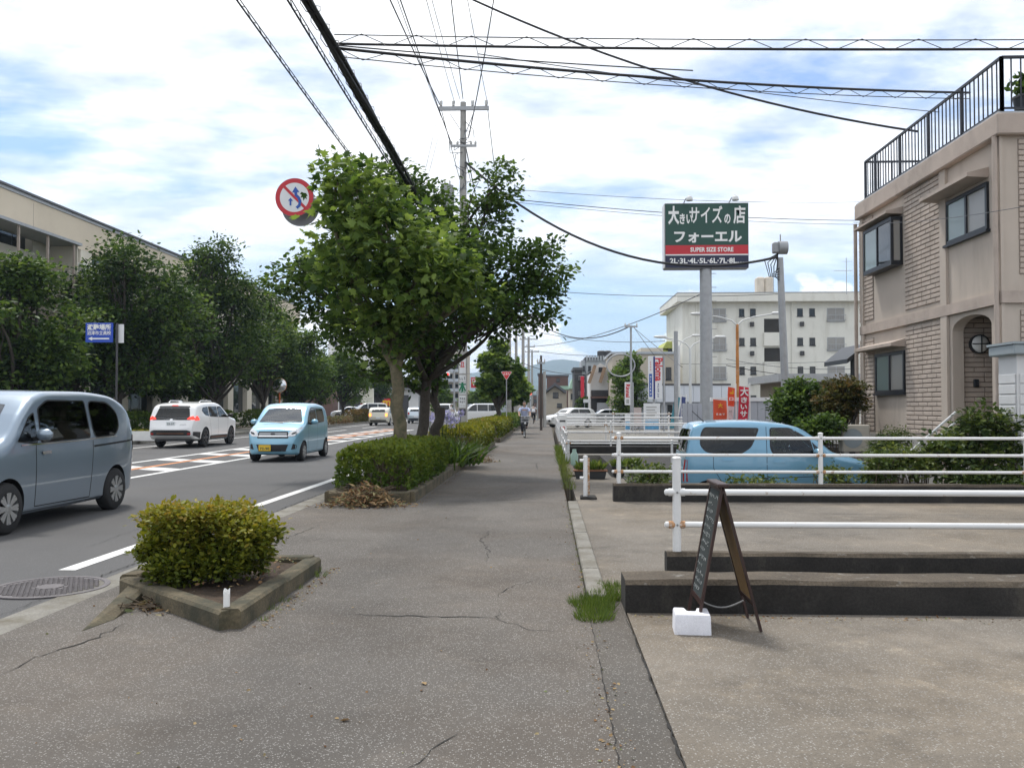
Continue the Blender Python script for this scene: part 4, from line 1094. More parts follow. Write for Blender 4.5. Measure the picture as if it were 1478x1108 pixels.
# farther cars, same builder with fewer details
def far_spec(paint, kind, **k):
    base = dict(hatch=(3.8, 1.69, 1.50, .30), van=(4.6, 1.72, 1.85, .31), sedan=(4.4, 1.7, 1.46, .31))[kind]
    L, W, H, r = base
    tops = dict(hatch=[(0, .6), (.05, .76), (.3, .9), (.95, 1.0), (1.6, 1.38), (2.0, 1.46), (3.1, 1.44), (3.5, 1.30), (3.72, 1.0), (3.8, .75)],
                van=[(0, .65), (.05, .85), (.25, .98), (.8, 1.08), (1.6, 1.62), (2.1, 1.80), (3.8, 1.82), (4.3, 1.72), (4.5, 1.2), (4.6, .8)],
                sedan=[(0, .6), (.05, .74), (.3, .86), (1.15, .98), (1.8, 1.36), (2.2, 1.43), (3.0, 1.40), (3.6, 1.12), (4.2, 1.04), (4.4, .75)])[kind]
    f = dict(hatch=1.0, van=1.1, sedan=.96)[kind]
    zt = H - .14
    if kind == 'sedan': gl = [dict(poly=[(1.45, 1.0), (2.35, 1.0), (2.35, zt), (1.95, zt)], r=.04), dict(poly=[(2.43, 1.0), (3.3, 1.02), (3.0, zt), (2.43, zt)], r=.04)]
    elif kind == 'van': gl = [dict(poly=[(1.25, 1.1), (2.2, 1.1), (2.2, zt), (1.85, zt)], r=.04), dict(poly=[(2.3, 1.1), (3.3, 1.1), (3.3, zt), (2.3, zt)], r=.04), dict(poly=[(3.4, 1.1), (4.3, 1.14), (4.2, zt - .04), (3.4, zt)], r=.06)]
    else: gl = [dict(poly=[(1.30, 1.0), (2.15, 1.0), (2.15, zt), (1.75, zt)], r=.04), dict(poly=[(2.23, 1.0), (3.1, 1.02), (3.2, 1.1), (3.05, zt), (2.23, zt)], r=.04)]
    d = dict(L=L, W=W, H=H, wr=r, axles=(.8, L - .85), paint=paint, belt=f, tumble=.16, rc=.1, crown=.03, res=.6, top=tops, arch=1.12,
             bot=[(0, .3), (.3, .2), (L - .3, .22), (L, .36)], plan=[(0, W * .37), (.15, W * .45), (.6, W * .5), (L - .5, W * .5), (L - .1, W * .46), (L, W * .4)],
             side_glass=gl, rim='alloy', spokes=6,
             front=[dict(name='windscreen', mat='car_glass_light', poly=[(-.6, f + .12), (.6, f + .12), (.5, zt), (-.5, zt)], off=.006), dict(name='grille', mat='trim_black', poly=[(-.45, .42), (.45, .42), (.4, .6), (-.4, .6)])]
             + both('headlight', 'lamp_clear', [(.45, .62), (.72, .66), (.72, .8), (.5, .76)], off=.01),
             rear=[dict(name='rear_window', mat='car_glass', poly=[(-.55, f + .08), (.55, f + .08), (.48, zt - .02), (-.48, zt - .02)], off=.006), dict(name='bumper_strip', mat='trim_black', poly=[(-.7, .36), (.7, .36), (.7, .46), (-.7, .46)], off=.006)]
             + both('taillight', 'lamp_red', [(.56, .8), (.74, .8), (.74, 1.02), (.58, 1.02)], off=.01), plates=[('rear', 0, .62, .33, .16, 'plate_white', ''), ('front', 0, .5, .33, .16, 'plate_white', '')])
    d.update(k); return d
E_ = far_spec('paint_cream', 'hatch', res=.8)
E_['rear'] = E_['rear'][:2] + both('taillight', 'lamp_orange_lit', [(.56, .74), (.74, .74), (.74, .98), (.56, .98)], off=.012) + [dict(name='brake_light', mat='lamp_red_lit', poly=[(-.09, 1.37), (.09, 1.37), (.09, 1.41), (-.09, 1.41)], off=.012)]
mp_ = gr(549, 612)
make_car('hatchback', 'cream hatchback with orange tail lights waiting before the junction', E_, (mp_.x * .93, 70 + 3.8, 0), R(180), 'cars on the road')
make_car('minivan', 'white minivan turning at the junction behind the two street trees', far_spec('paint_white', 'van'), (at(650, 600, 88).x + .3, 88.6, 0), R(-78), 'cars on the road')
make_car('small_van', 'pale blue grey van waiting next to the turning white minivan', far_spec('paint_ice', 'van'), (at(690, 600, 103).x, 103, 0), R(12), 'cars on the road')
make_car('van', 'white van seen from behind right of the big tree trunks', far_spec('paint_white', 'van'), (at(641, 600, 92).x, 92 + 4.6, 0), R(180), 'cars on the road')
make_car('sedan', 'white car glimpsed between the tree trunks and the steel pole', far_spec('paint_ice', 'hatch'), (at(600, 600, 80).x, 80 + 3.8, 0), R(180), 'cars on the road')
make_car('minivan', 'white car parked left of the cream signboard across the road', far_spec('paint_white', 'van'), (at(497, 590, 96).x, 97, .1), R(-68), 'parked cars')
make_car('sedan', 'silver car parked at the edge of the shop lot across the road', far_spec('paint_silver', 'sedan'), (at(478, 590, 104).x, 104, .1), R(-80), 'parked cars')
make_car('hatchback', 'white hatchback parked beside the sidewalk in front of the gabled house', far_spec('paint_white', 'hatch'), (at(789, 600, 66).x + .1, 66, -.05), R(-62), 'parked cars')
make_car('sedan', 'silver car parked in the shop yard behind the white hatchback', far_spec('paint_silver', 'sedan'), (at(838, 600, 72).x, 74, -.1), R(-85), 'parked cars')
make_car('hatchback', 'dark red car crossing behind the concrete utility pole', far_spec('paint_red', 'hatch'), (at(664, 600, 108).x, 106, 0), R(-85), 'cars on the road')
# ---------------------------------------------------------------- vegetation
leafmat('leaf_plane', [(0.026, 0.056, 0.014), (0.082, 0.142, 0.030), (0.20, 0.28, 0.07)], .48)
leafmat('leaf_dark', [(0.024, 0.050, 0.014), (0.058, 0.108, 0.025), (0.12, 0.185, 0.042)], .40)
leafmat('leaf_zelkova', [(0.022, 0.045, 0.012), (0.056, 0.104, 0.023), (0.12, 0.18, 0.042)], .38)
leafmat('leaf_bright', [(0.045, 0.085, 0.018), (0.085, 0.15, 0.03), (0.14, 0.21, 0.05)], .35)
leafmat('leaf_azalea', [(0.035, 0.05, 0.010), (0.105, 0.135, 0.018), (0.22, 0.22, 0.03), (0.30, 0.22, 0.05)], .3)
leafmat('leaf_hedge', [(0.028, 0.055, 0.013), (0.075, 0.128, 0.022), (0.17, 0.21, 0.034)], .34)
leafmat('leaf_garden', [(0.025, 0.045, 0.014), (0.06, 0.095, 0.022), (0.14, 0.17, 0.04)], .3)
leafmat('leaf_maple', [(0.05, 0.055, 0.02), (0.09, 0.10, 0.03), (0.15, 0.10, 0.035)], .35)
leafmat('leaf_dry', [(0.10, 0.055, 0.028), (0.22, 0.13, 0.065), (0.32, 0.24, 0.13), (0.16, 0.19, 0.09)], .1, .9)
leafmat('grass_blade', [(0.05, 0.085, 0.018), (0.10, 0.155, 0.03), (0.19, 0.21, 0.06)], .3)
leafmat('petal_lilac', [(0.22, 0.20, 0.42), (0.34, 0.31, 0.55), (0.5, 0.47, 0.66)], .3)
pbr('bark_plane', (0.16, 0.135, 0.085), .95, var=.25, vscale=6, fine=.2, fscale=40, bump=.015, bscale=18, stain=(0.085, 0.085, 0.05), sscale=5, slo=.5, shi=.62)
pbr('bark_dark', (0.06, 0.05, 0.04), .95, var=.3, vscale=6, fine=.3, fscale=40, bump=.02, bscale=16)
pbr('twig_brown', (0.10, 0.075, 0.05), .95, var=.3, vscale=12)

def B_(px, py, rx, rz, Y, base, dy=0.0, ry=None):
    """foliage mass given by where it stands in space: picture place at depth Y, radii in picture units"""
    p = at(px, py, Y + dy); k = (Y + dy) / FPX
    return (p.x - base[0], p.y - base[1], p.z - base[2], rx * k, (ry or (rx + rz) / 2 * k), rz * k)
base = (-2.92, 17.6, .13)
bl = [B_(486, 262, 28, 30, 17.4, base, -.4), B_(520, 290, 55, 48, 17.4, base, -.6), B_(492, 345, 44, 45, 17.4, base, -.7), B_(560, 350, 60, 60, 17.4, base, -.9), B_(520, 400, 62, 45, 17.4, base, -.6),
      B_(600, 400, 62, 48, 17.4, base, -1.0), B_(655, 395, 40, 36, 17.4, base, -.9), B_(620, 340, 44, 36, 17.4, base, .1), B_(560, 455, 44, 26, 17.4, base, -.4), B_(575, 520, 26, 24, 17.4, base, .3), B_(690, 415, 26, 22, 17.4, base, -.3)]
make_tree('plane_tree', 'bright green plane tree with large lobed leaves in front of the dark tree', base, 2.75, .135, bl, 520, 9, .17, .165, LEAF_LOBED, 'leaf_plane', 'bark_plane', lean=(-.16, -.1), tone=.62, tvar=.28, nbr=6, flat=.8, shell=.55)
base = (-2.80, 19.4, .13)
bl = [B_(418, 398, 42, 24, 19, base), B_(465, 430, 55, 45, 19, base, .3), B_(520, 470, 60, 40, 19, base, .5), B_(560, 262, 55, 36, 19, base, .8), B_(610, 300, 50, 45, 19, base, 1.0), B_(690, 330, 58, 45, 19, base, .6),
      B_(716, 268, 34, 40, 19, base, .3), B_(735, 395, 66, 50, 19, base, .2), B_(790, 385, 36, 45, 19, base), B_(760, 440, 55, 40, 19, base, -.2), B_(650, 455, 60, 40, 19, base, .4), B_(590, 505, 60, 38, 19, base, .7), B_(715, 470, 40, 26, 19, base, .4), B_(640, 400, 70, 60, 19, base, 1.2), B_(520, 370, 60, 60, 19, base, 1.2), B_(540, 538, 36, 20, 19, base, .4), B_(606, 545, 28, 18, 19, base, .5), B_(610, 470, 60, 34, 19, base, -1.4), B_(572, 486, 46, 24, 19, base, -1.9), B_(512, 466, 44, 30, 19, base, -1.0), B_(690, 440, 46, 30, 19, base, -1.2), B_(450, 395, 40, 34, 19, base, -.8), B_(660, 370, 44, 40, 19, base, -.6)]
make_tree('broadleaf_tree', 'dark green broad crowned tree behind the bright plane tree', base, 2.6, .12, bl, 2100, 11, .13, .13, LEAF_OVAL, 'leaf_dark', 'bark_dark', lean=(.25, .2), tone=.46, tvar=.26, nbr=8, shell=.4)
base = (-2.72, 20.7, .13)
bl = [B_(632, 505, 22, 26, 20.7, base), B_(612, 530, 22, 18, 20.7, base), B_(630, 545, 14, 14, 20.7, base)]
make_tree('pruned_tree', 'short pruned dark trunk with a small leafy top beside the steel pole', base, 1.35, .135, bl, 120, 9, .12, .14, LEAF_OVAL, 'leaf_dark', 'bark_dark', lean=(.22, 0), tone=.4)

G1 = 'zelkova trees in front of the school'
def ztree(px, Y, topy, rpx, label, mat='leaf_zelkova', tone=.42, n=820, bottom=548, size=.26, leaf=LEAF_OVAL, group=G1, name='zelkova_tree', squeeze=1.0, th=None, X=None, zb=.12, tr=.17):
    b = at(px, 587, Y); base = (b.x if X is None else X, Y, zb); rs = random.Random(int(px * 3 + Y))
    zt = at(px, topy, Y).z; zlo = at(px, bottom, Y).z; k = Y / FPX; R_ = rpx * k; hh = zt - zlo
    bl = []
    for i in range(20):
        f = rs.uniform(.0, .95) if i > 3 else (.15, .4, .7, .9)[i]
        wr = R_ * (math.sin(math.pi * min(.98, (.22 + .72 * f))) ** .7) * squeeze
        a = rs.uniform(0, 6.28); q = rs.uniform(.35, .7) * wr if i > 3 else rs.uniform(0, .3) * wr
        r_ = max(.45, wr * rs.uniform(.42, .6))
        bl.append((q * math.cos(a), q * math.sin(a), zlo - zb + hh * f * .9 + .1, r_, r_, min(r_ * .75, hh * .22)))
    bl.append((0, 0, zt - zb - hh * .14, R_ * .35, R_ * .35, hh * .14))
    for i in range(4):
        a = rs.uniform(0, 6.28); bl.append((R_ * .85 * math.cos(a), R_ * .85 * math.sin(a), zlo - zb + hh * rs.uniform(.15, .6), R_ * .28, R_ * .28, hh * .09))
    return make_tree(name, label, base, th or max(1.6, (zlo - zb) * .8), tr, bl, int(n * 2.1), 11, R_ * .075, size * .90, leaf, mat, 'bark_dark', group=group, tone=tone, tvar=.34, nbr=6, shell=.35)
ztree(12, 36, 362, 118, 'leftmost street tree of the far row, its light green tips beside the blue sign', tone=.52, bottom=560)
ztree(172, 43, 338, 118, 'broad dark tree right behind the blue evacuation sign', tone=.34, n=1000, bottom=555)
ztree(105, 46, 372, 80, 'dark tree between the leftmost tree and the blue evacuation sign', tone=.32, n=600, bottom=550)
ztree(312, 54, 338, 94, 'tallest tree of the far row, above the white suv', tone=.46, n=1000, bottom=560)
ztree(238, 57, 380, 76, 'dark tree squeezed behind the tallest tree of the far row', tone=.34, n=600, bottom=560)
ztree(380, 62, 408, 58, 'tree behind the convex traffic mirror', tone=.44, n=600, bottom=565)
ztree(436, 66, 470, 52, 'bright green low tree over the roof of the sky blue hatchback', 'leaf_bright', tone=.5, n=560, bottom=575, name='street_tree')
ztree(495, 84, 496, 38, 'bright street tree left of the cream signboard', 'leaf_bright', tone=.42, n=420, bottom=575, name='street_tree')
ztree(462, 92, 500, 34, 'darker street tree behind the low bright tree', tone=.44, n=400, bottom=575, name='street_tree')
ztree(548, 110, 520, 34, 'dark tree at the shop lot behind the big trunks', tone=.36, n=300, bottom=570, name='street_tree')
ztree(639, 105, 548, 16, 'small narrow tree under the traffic signal', 'leaf_bright', tone=.45, n=200, bottom=592, name='street_tree', size=.3)
ztree(724, 50, 488, 34, 'nearer of two street trees past the utility pole', 'leaf_plane', tone=.45, n=420, bottom=572, X=-2.75, name='street_tree', group='street trees on the near sidewalk', tr=.15, size=.24, leaf=LEAF_LOBED)
ztree(752, 64, 540, 30, 'farther of two street trees past the utility pole', 'leaf_plane', tone=.42, n=300, bottom=580, X=-2.55, name='street_tree', group='street trees on the near sidewalk', tr=.14, size=.26, leaf=LEAF_LOBED)
ztree(700, 120, 560, 26, 'far green tree below the red and white shop sign', 'leaf_bright', tone=.36, n=260, bottom=592, name='street_tree', size=.35, group='far trees')
ztree(678, 125, 565, 16, 'far tree just right of the utility pole', 'leaf_bright', tone=.40, n=160, bottom=592, name='street_tree', size=.35, group='far trees')
ztree(912, 66, 508, 30, 'yellow green rounded tree behind the narrow red lettered sign', 'leaf_bright', tone=.62, n=420, bottom=592, name='garden_tree', size=.24, group='trees on the right', th=.9)
ztree(842, 90, 575, 12, 'small round shrub tree in front of the grey far building', tone=.4, n=160, bottom=596, name='garden_tree', size=.22, group='trees on the right', th=.5)
ztree(1155, 23, 552, 46, 'dense dark round tree between the grey fence and the maple', 'leaf_dark', tone=.5, n=620, bottom=640, name='garden_tree', size=.12, group='trees on the right', th=.7, zb=-.4, tr=.07)
ztree(1213, 22, 548, 34, 'small reddish tinged maple beside the house corner', 'leaf_maple', tone=.5, n=360, bottom=604, name='maple_tree', size=.085, group='trees on the right', zb=-.4, tr=.05, th=1.4)

def hedge(name, label, x0, x1, y0, y1, z0, z1, n, size, mat, tone, group=None, tmpl=LEAF_NARROW, top_tone=.2, rosette=6, spread=.045, bumps=.05, stems=14, cat='hedge', sparse_low=0.0, fillr=.35):
    """clipped bush: leaf rosettes over an uneven rounded box, some deeper inside, stems below"""
    t = thing(name, label, cat, ((x0 + x1) / 2, (y0 + y1) / 2, 0), 0, group)
    W, D, H = (x1 - x0) / 2, (y1 - y0) / 2, z1 - z0
    C, N = [], []
    areas = np.array([4 * W * D, 2 * W * H * 1.3, 2 * W * H * 1.3, 2 * D * H, 2 * D * H]); pr = areas / areas.sum()
    rs = nrg
    ph = rs.uniform(0, 6.28, 6)
    def lump(x, y, z): return bumps * (math.sin(3.1 * y + ph[0]) * math.cos(4.3 * x + ph[1]) + .6 * math.sin(7.7 * y + 5 * z + ph[2]) + .6 * math.sin(8.3 * x + 6 * z + ph[3]))
    while len(C) < n:
        f = rs.choice(5, p=pr); u, v = rs.uniform(-1, 1), rs.uniform(-1, 1)
        if f == 0: p = np.array([u * W, v * D, z1]); d = np.array([0, 0, 1.0])
        elif f in (1, 2): s = 1 if f == 1 else -1; p = np.array([u * W, s * D, z0 + (v + 1) / 2 * H]); d = np.array([0, s, .25])
        else: s = 1 if f == 3 else -1; p = np.array([s * W, u * D, z0 + (v + 1) / 2 * H]); d = np.array([s, 0, .25])
        if sparse_low and p[2] < z0 + H * sparse_low and rs.random() < .7: continue
        l = lump(*p)
        p = p + d * l
        # round the edges
        q = np.array([p[0] / W, p[1] / D if D < 2 else max(0, abs(p[1]) - (D - .45)) / .45 * np.sign(p[1]), (p[2] - z0) / H * 1.0])
        m = max(0, (abs(q[0]) ** 4 + abs(q[1]) ** 4 + max(0, q[2]) ** 4) ** .25 - 1) if True else 0
        p[0] *= 1 - .55 * m * min(1, abs(q[0])); p[2] = z0 + (p[2] - z0) * (1 - .5 * m * max(0, q[2])); 
        if D < 2: p[1] *= 1 - .55 * m * min(1, abs(q[1]))
        else: p[1] -= .25 * m * np.sign(p[1]) * min(1, abs(q[1]))
        if rs.random() < fillr: p[:2] *= rs.uniform(.7, .97); p[2] -= rs.uniform(0, .14)
        C.append(p); N.append(d)
    C, N = np.array(C), np.array(N)
    P = np.repeat(C, rosette, 0) + rs.normal(0, spread * .35, (n * rosette, 3))
    A = np.repeat(N, rosette, 0) * .7 + rs.normal(0, .75, (n * rosette, 3)); A[:, 2] += .25
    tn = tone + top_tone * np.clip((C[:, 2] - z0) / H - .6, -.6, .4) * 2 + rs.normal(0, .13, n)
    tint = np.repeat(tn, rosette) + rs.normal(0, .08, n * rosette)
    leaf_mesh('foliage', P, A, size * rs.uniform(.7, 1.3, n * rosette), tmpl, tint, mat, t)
    r2 = random.Random(int(y0 * 13)); mb = MB()
    for i in range(stems):
        a = Vector((r2.uniform(-.5, .5) * W, r2.uniform(-.85, .85) * D, .1)); 
        for j in range(3):
            e = Vector((max(-W, min(W, a.x * 1.5 + r2.uniform(-.3, .3))), max(-D, min(D, a.y + r2.uniform(-.35, .35))), z0 + H * r2.uniform(.5, .95)))
            limbs(mb, None, [(a, e, .013, .004)], 0, r2, n=5, seg=5, bend=.12)
    so = mb.build('stems', 'twig_brown', t, smooth=60); so['kind'] = 'stuff'
    return t
hb = gr(283, 850, .15)
t = thing('azalea_bush', 'lone clipped yellow green bush in the small kerbed bed', 'bush', (hb.x - .10, 7.08, .14))
rs = random.Random(3); bl = []
for i in range(17):
    x = -.46 + .90 * (i + rs.random() * .6) / 17; bl.append((x, rs.uniform(-.30, .32), rs.uniform(.38, .50) - .06 * (x > .25), rs.uniform(.13, .20), rs.uniform(.12, .18), rs.uniform(.07, .11)))
for i in range(22): bl.append((-.44 + .80 * (i + .5) / 22, rs.uniform(-.36, .1), rs.uniform(.08, .32), rs.uniform(.12, .17), .14, rs.uniform(.08, .12)))
bl += [(.50, .0, .34, .06, .07, .07), (-.50, .05, .44, .05, .06, .06), (.44, -.12, .22, .07, .07, .04)]
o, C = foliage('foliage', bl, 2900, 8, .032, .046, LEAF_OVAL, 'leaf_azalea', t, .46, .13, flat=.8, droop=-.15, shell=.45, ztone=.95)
mb = MB()
for p in list(C)[:70]: limbs(mb, None, [((p[0] * .35 + rs.uniform(-.05, .05), p[1] * .4, 0), p, .009, .003)], 0, rs, n=5, seg=5, bend=.14)
mb.build('stems', 'twig_brown', t, smooth=60)['kind'] = 'stuff'
GH = 'clipped hedges along the sidewalk'
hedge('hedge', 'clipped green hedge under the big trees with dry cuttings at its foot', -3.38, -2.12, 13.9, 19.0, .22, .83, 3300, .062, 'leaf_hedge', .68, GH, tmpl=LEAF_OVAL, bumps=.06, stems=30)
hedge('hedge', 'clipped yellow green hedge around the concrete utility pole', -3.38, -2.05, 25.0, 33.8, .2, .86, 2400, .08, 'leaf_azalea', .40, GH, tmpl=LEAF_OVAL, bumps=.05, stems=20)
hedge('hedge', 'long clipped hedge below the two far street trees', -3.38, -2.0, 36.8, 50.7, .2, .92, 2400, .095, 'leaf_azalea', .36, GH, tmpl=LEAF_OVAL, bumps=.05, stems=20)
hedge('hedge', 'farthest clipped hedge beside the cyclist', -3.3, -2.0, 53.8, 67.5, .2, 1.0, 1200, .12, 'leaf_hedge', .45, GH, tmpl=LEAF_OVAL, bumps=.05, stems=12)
GS = 'hedges of the far pavement'
hedge('hedge', 'dark hedge behind the white suv across the road', -20.6, -19.7, 30, 56, .2, 1.15, 3000, .13, 'leaf_hedge', .36, GS, tmpl=LEAF_OVAL, bumps=.1, stems=20)
hedge('hedge', 'olive hedge left of the sky blue hatchback roof', -20.4, -19.6, 58, 74, .2, 1.2, 1600, .14, 'leaf_hedge', .55, GS, tmpl=LEAF_OVAL, bumps=.12, stems=14)
hedge('hedge', 'reddish brown dry hedge in front of the shop lot across the road', -17.6, -16.8, 76, 92, .1, 1.15, 1500, .14, 'leaf_maple', .8, GS, tmpl=LEAF_OVAL, bumps=.12, stems=14)
hedge('hedge', 'pale dry groundcover strip at the far kerb', -17.4, -16.75, 62, 76, .05, .65, 900, .14, 'leaf_dry', .7, GS, tmpl=LEAF_OVAL, bumps=.1, stems=8)

# garden shrubs behind the pipe fence
GG = 'garden shrubs behind the pipe fence'
def shrub(label, px, py, Y, rpx, rzpx, n, mat='leaf_garden', tone=.45, size=.09, zb=-.41, tmpl=LEAF_OVAL, name='garden_shrub', dy=.5):
    c = at(px, py, Y); k = Y / FPX; t = thing(name, label, 'shrub', (c.x, Y, zb), 0, GG); rs = random.Random(int(px))
    H = c.z - zb; bl = []
    for i in range(5):
        bl.append((rs.uniform(-.6, .6) * rpx * k, rs.uniform(-.5, .5) * dy, H + rs.uniform(-.6, .5) * rzpx * k, rpx * k * rs.uniform(.4, .65), dy * .7, rzpx * k * rs.uniform(.4, .65)))
    o, C = foliage('foliage', bl, n, 9, .07, size, tmpl, mat, t, tone, .25, flat=.9, shell=.3)
    mb = MB()
    for p in list(C)[:16]: limbs(mb, None, [((p[0] * .3, p[1] * .3, 0), p, .014, .004)], 0, rs, n=5, seg=4)
    mb.build('stems', 'twig_brown', t, smooth=60)['kind'] = 'stuff'
    return t
shrub('large green shrub in front of the white storage shed', 1440, 628, 14.9, 66, 46, 420, size=.085, tone=.42)
shrub('shrub with red tips left of the large shrub by the shed', 1380, 655, 15.0, 52, 32, 260, tone=.5)
shrub('yellow green weeds in front of the handrails', 1310, 668, 15.2, 46, 26, 220, tone=.68, size=.08)
shrub('weedy shrub covering the bonnet of the parked blue car', 1205, 684, 15.3, 24, 14, 60, tone=.66, size=.07)
shrub('pale weeds at the middle fence post', 1090, 697, 14.7, 60, 12, 70, tone=.6, size=.07)
shrub('weeds right of the parked blue car nose', 1272, 676, 15.0, 30, 22, 130, tone=.5, size=.08)
shrub('low weeds along the wall under the large shrub', 1420, 690, 14.5, 70, 20, 240, tone=.4, size=.08)
shrub('low green plants behind the left end of the wall', 930, 690, 14.6, 36, 18, 130, tone=.55, size=.07)
shrub('dark bush under the maple tree', 1195, 622, 20.5, 46, 26, 240, 'leaf_dark', tone=.5, size=.1)
shrub('tall green plants at the house foot', 1285, 640, 18.0, 34, 22, 200, tone=.4, size=.1, tmpl=LEAF_NARROW)

# weeds at the wall end: blades of grass
def grass(label, pts, n, h, rad, name='grass_tuft', tone=.5):
    t = thing(name, label, 'grass', (pts[0][0], pts[0][1], .02)); t['group'] = 'grass tufts along the sidewalk'
    P = []; A = []
    for i in range(n):
        c = pts[rnd.randrange(len(pts))]; r = rad * math.sqrt(rnd.random()); a = rnd.uniform(0, 6.28)
        P.append((c[0] - pts[0][0] + r * math.cos(a), c[1] - pts[0][1] + r * math.sin(a), 0)); A.append((rnd.gauss(math.cos(a) * .5, .4), rnd.gauss(math.sin(a) * .5, .4), 1))
    o = leaf_mesh('blades', P, A, nrg.uniform(.5, 1.2, n) * h, (np.array([[-.035, 0, 0], [.035, 0, 0], [.022, .6, .06], [0, 1, .22], [-.022, .6, .06]]), [(0, 1, 2, 4), (2, 3, 4)]), nrg.normal(tone, .2, n), 'grass_blade', t)
    return t
g = lambda x, y: tuple(gr(x, y, .02)[:2])
grass('thick green grass tuft at the end of the black wall', [g(860, 880), g(880, 862), g(868, 868), g(848, 872), g(885, 850), g(858, 892)], 2600, .075, .14, tone=.36)
grass('thin weeds at the far corner of the small bed', [g(455, 826), g(462, 832)], 90, .07, .05)
grass('few weeds along the right side of the small bed', [g(395, 880), g(410, 868), g(380, 895), g(430, 850)], 120, .05, .04)
grass('yellowish weeds along the ditch kerb', [(.40, 16 + i * .35) for i in range(40)], 1600, .10, .12, tone=.7)
grass('green weeds beside the white sidewalk fence', [(.42, 23 + i * .4) for i in range(22)], 1500, .2, .14, tone=.55)
grass('moss and weeds along the kerb of the entrance slab', [(.30, 7.2 + i * .4) for i in range(16)], 260, .035, .02, tone=.75)

# dry cuttings
def cuttings(label, c, n, rx, ry, h):
    t = thing('dry_cuttings', label, 'plant litter', (c.x, c.y, .02), 0, 'heaps of dry cuttings')
    P = np.stack([nrg.normal(0, rx * .5, n), nrg.normal(0, ry * .5, n), np.zeros(n)], 1)
    P[:, 2] = h * np.exp(-((P[:, 0] / rx) ** 2 + (P[:, 1] / ry) ** 2) * 1.6) * nrg.random(n) + .005
    A = nrg.normal(0, 1, (n, 3)); A[:, 2] *= .35
    leaf_mesh('dry_leaves', P, A, nrg.uniform(.05, .13, n), LEAF_NARROW, nrg.random(n), 'leaf_dry', t)
    mb = MB()
    for i in range(60):
        a = Vector((rnd.gauss(0, rx * .4), rnd.gauss(0, ry * .4), rnd.uniform(.02, h * .9))); mb.tube([a, a + Vector((rnd.uniform(-.2, .2), rnd.uniform(-.2, .2), rnd.uniform(-.04, .08)))], .004, 4)
    mb.build('dry_twigs', 'twig_brown', t)['kind'] = 'stuff'
    return t
cuttings('heap of brown dry cuttings at the near corner of the hedge', gr(527, 732), 1300, .55, .34, .34)
cuttings('small heap of brown dry cuttings between two hedges', gr(690, 668), 420, .45, .45, .25)
cuttings('scattered dead leaves in the corner by the small bed', gr(225, 880), 160, .22, .16, .03)
t = thing('dead_leaves', 'dead leaves lying on the soil under the lone bush', 'plant litter', (-2.7, 6.9, .15))
n = 260; P = np.stack([nrg.uniform(-.45, .5, n), nrg.uniform(-.3, .9, n), nrg.uniform(.0, .02, n)], 1); A = nrg.normal(0, 1, (n, 3)); A[:, 2] *= .2
leaf_mesh('dry_leaves', P, A, nrg.uniform(.02, .05, n), LEAF_OVAL, nrg.random(n), 'leaf_dry', t)
for (x, y, lab) in ((490, 1040, 'single orange brown leaf lying on the near sidewalk'), (610, 984, 'single small pale leaf lying on the sidewalk')):
    c = gr(x, y, .026); t = thing('fallen_leaf', lab, 'leaf', tuple(c), rnd.uniform(0, 6))
    leaf_mesh('blade', [(0, 0, 0.002)], [(1, .2, .05)], [.05], LEAF_OVAL, np.array([.55]), 'leaf_dry', t, kind=None)

# lilac flowers and strap leaves among the hedges
t = thing('lilac_flowers', 'tall lilac flower heads rising behind the first hedge', 'flowers', (-2.75, 23.6, .15))
mb = MB(); P, A = [], []
for i in range(13):
    a = Vector((rnd.uniform(-.5, .45), rnd.uniform(-.5, .6), 0)); b = a + Vector((rnd.uniform(-.1, .1), 0, rnd.uniform(.75, 1.2))); mb.tube([a, b], .008, 5)
    for k in range(60):
        d = Vector((rnd.gauss(0, 1), rnd.gauss(0, 1), rnd.gauss(0, .8))).normalized(); P.append(b + d * .05); A.append(d)
mb.build('stalks', 'leaf_hedge', t)
leaf_mesh('petals', P, A, nrg.uniform(.05, .09, len(P)), LEAF_NARROW, nrg.random(len(P)), 'petal_lilac', t)
c = gr(668, 690); t = thing('strap_leaf_plant', 'dark clump of long strap leaves at the hedge end', 'plant', (-2.22, 21.6, .1))
n = 260; a = nrg.uniform(0, 6.28, n); P = np.stack([nrg.normal(0, .22, n), nrg.normal(0, .5, n), np.zeros(n)], 1)
leaf_mesh('leaves', P, np.stack([np.cos(a) * .6 + .3, np.sin(a) * .6, np.ones(n) * 1.0], 1), nrg.uniform(.5, .85, n), (np.array([[-.03, 0, 0], [.03, 0, 0], [.032, .5, .02], [.0, 1, -.28], [-.032, .5, .02]]), [(0, 1, 2, 4), (2, 3, 4)]), nrg.normal(.25, .15, n), 'leaf_hedge', t)

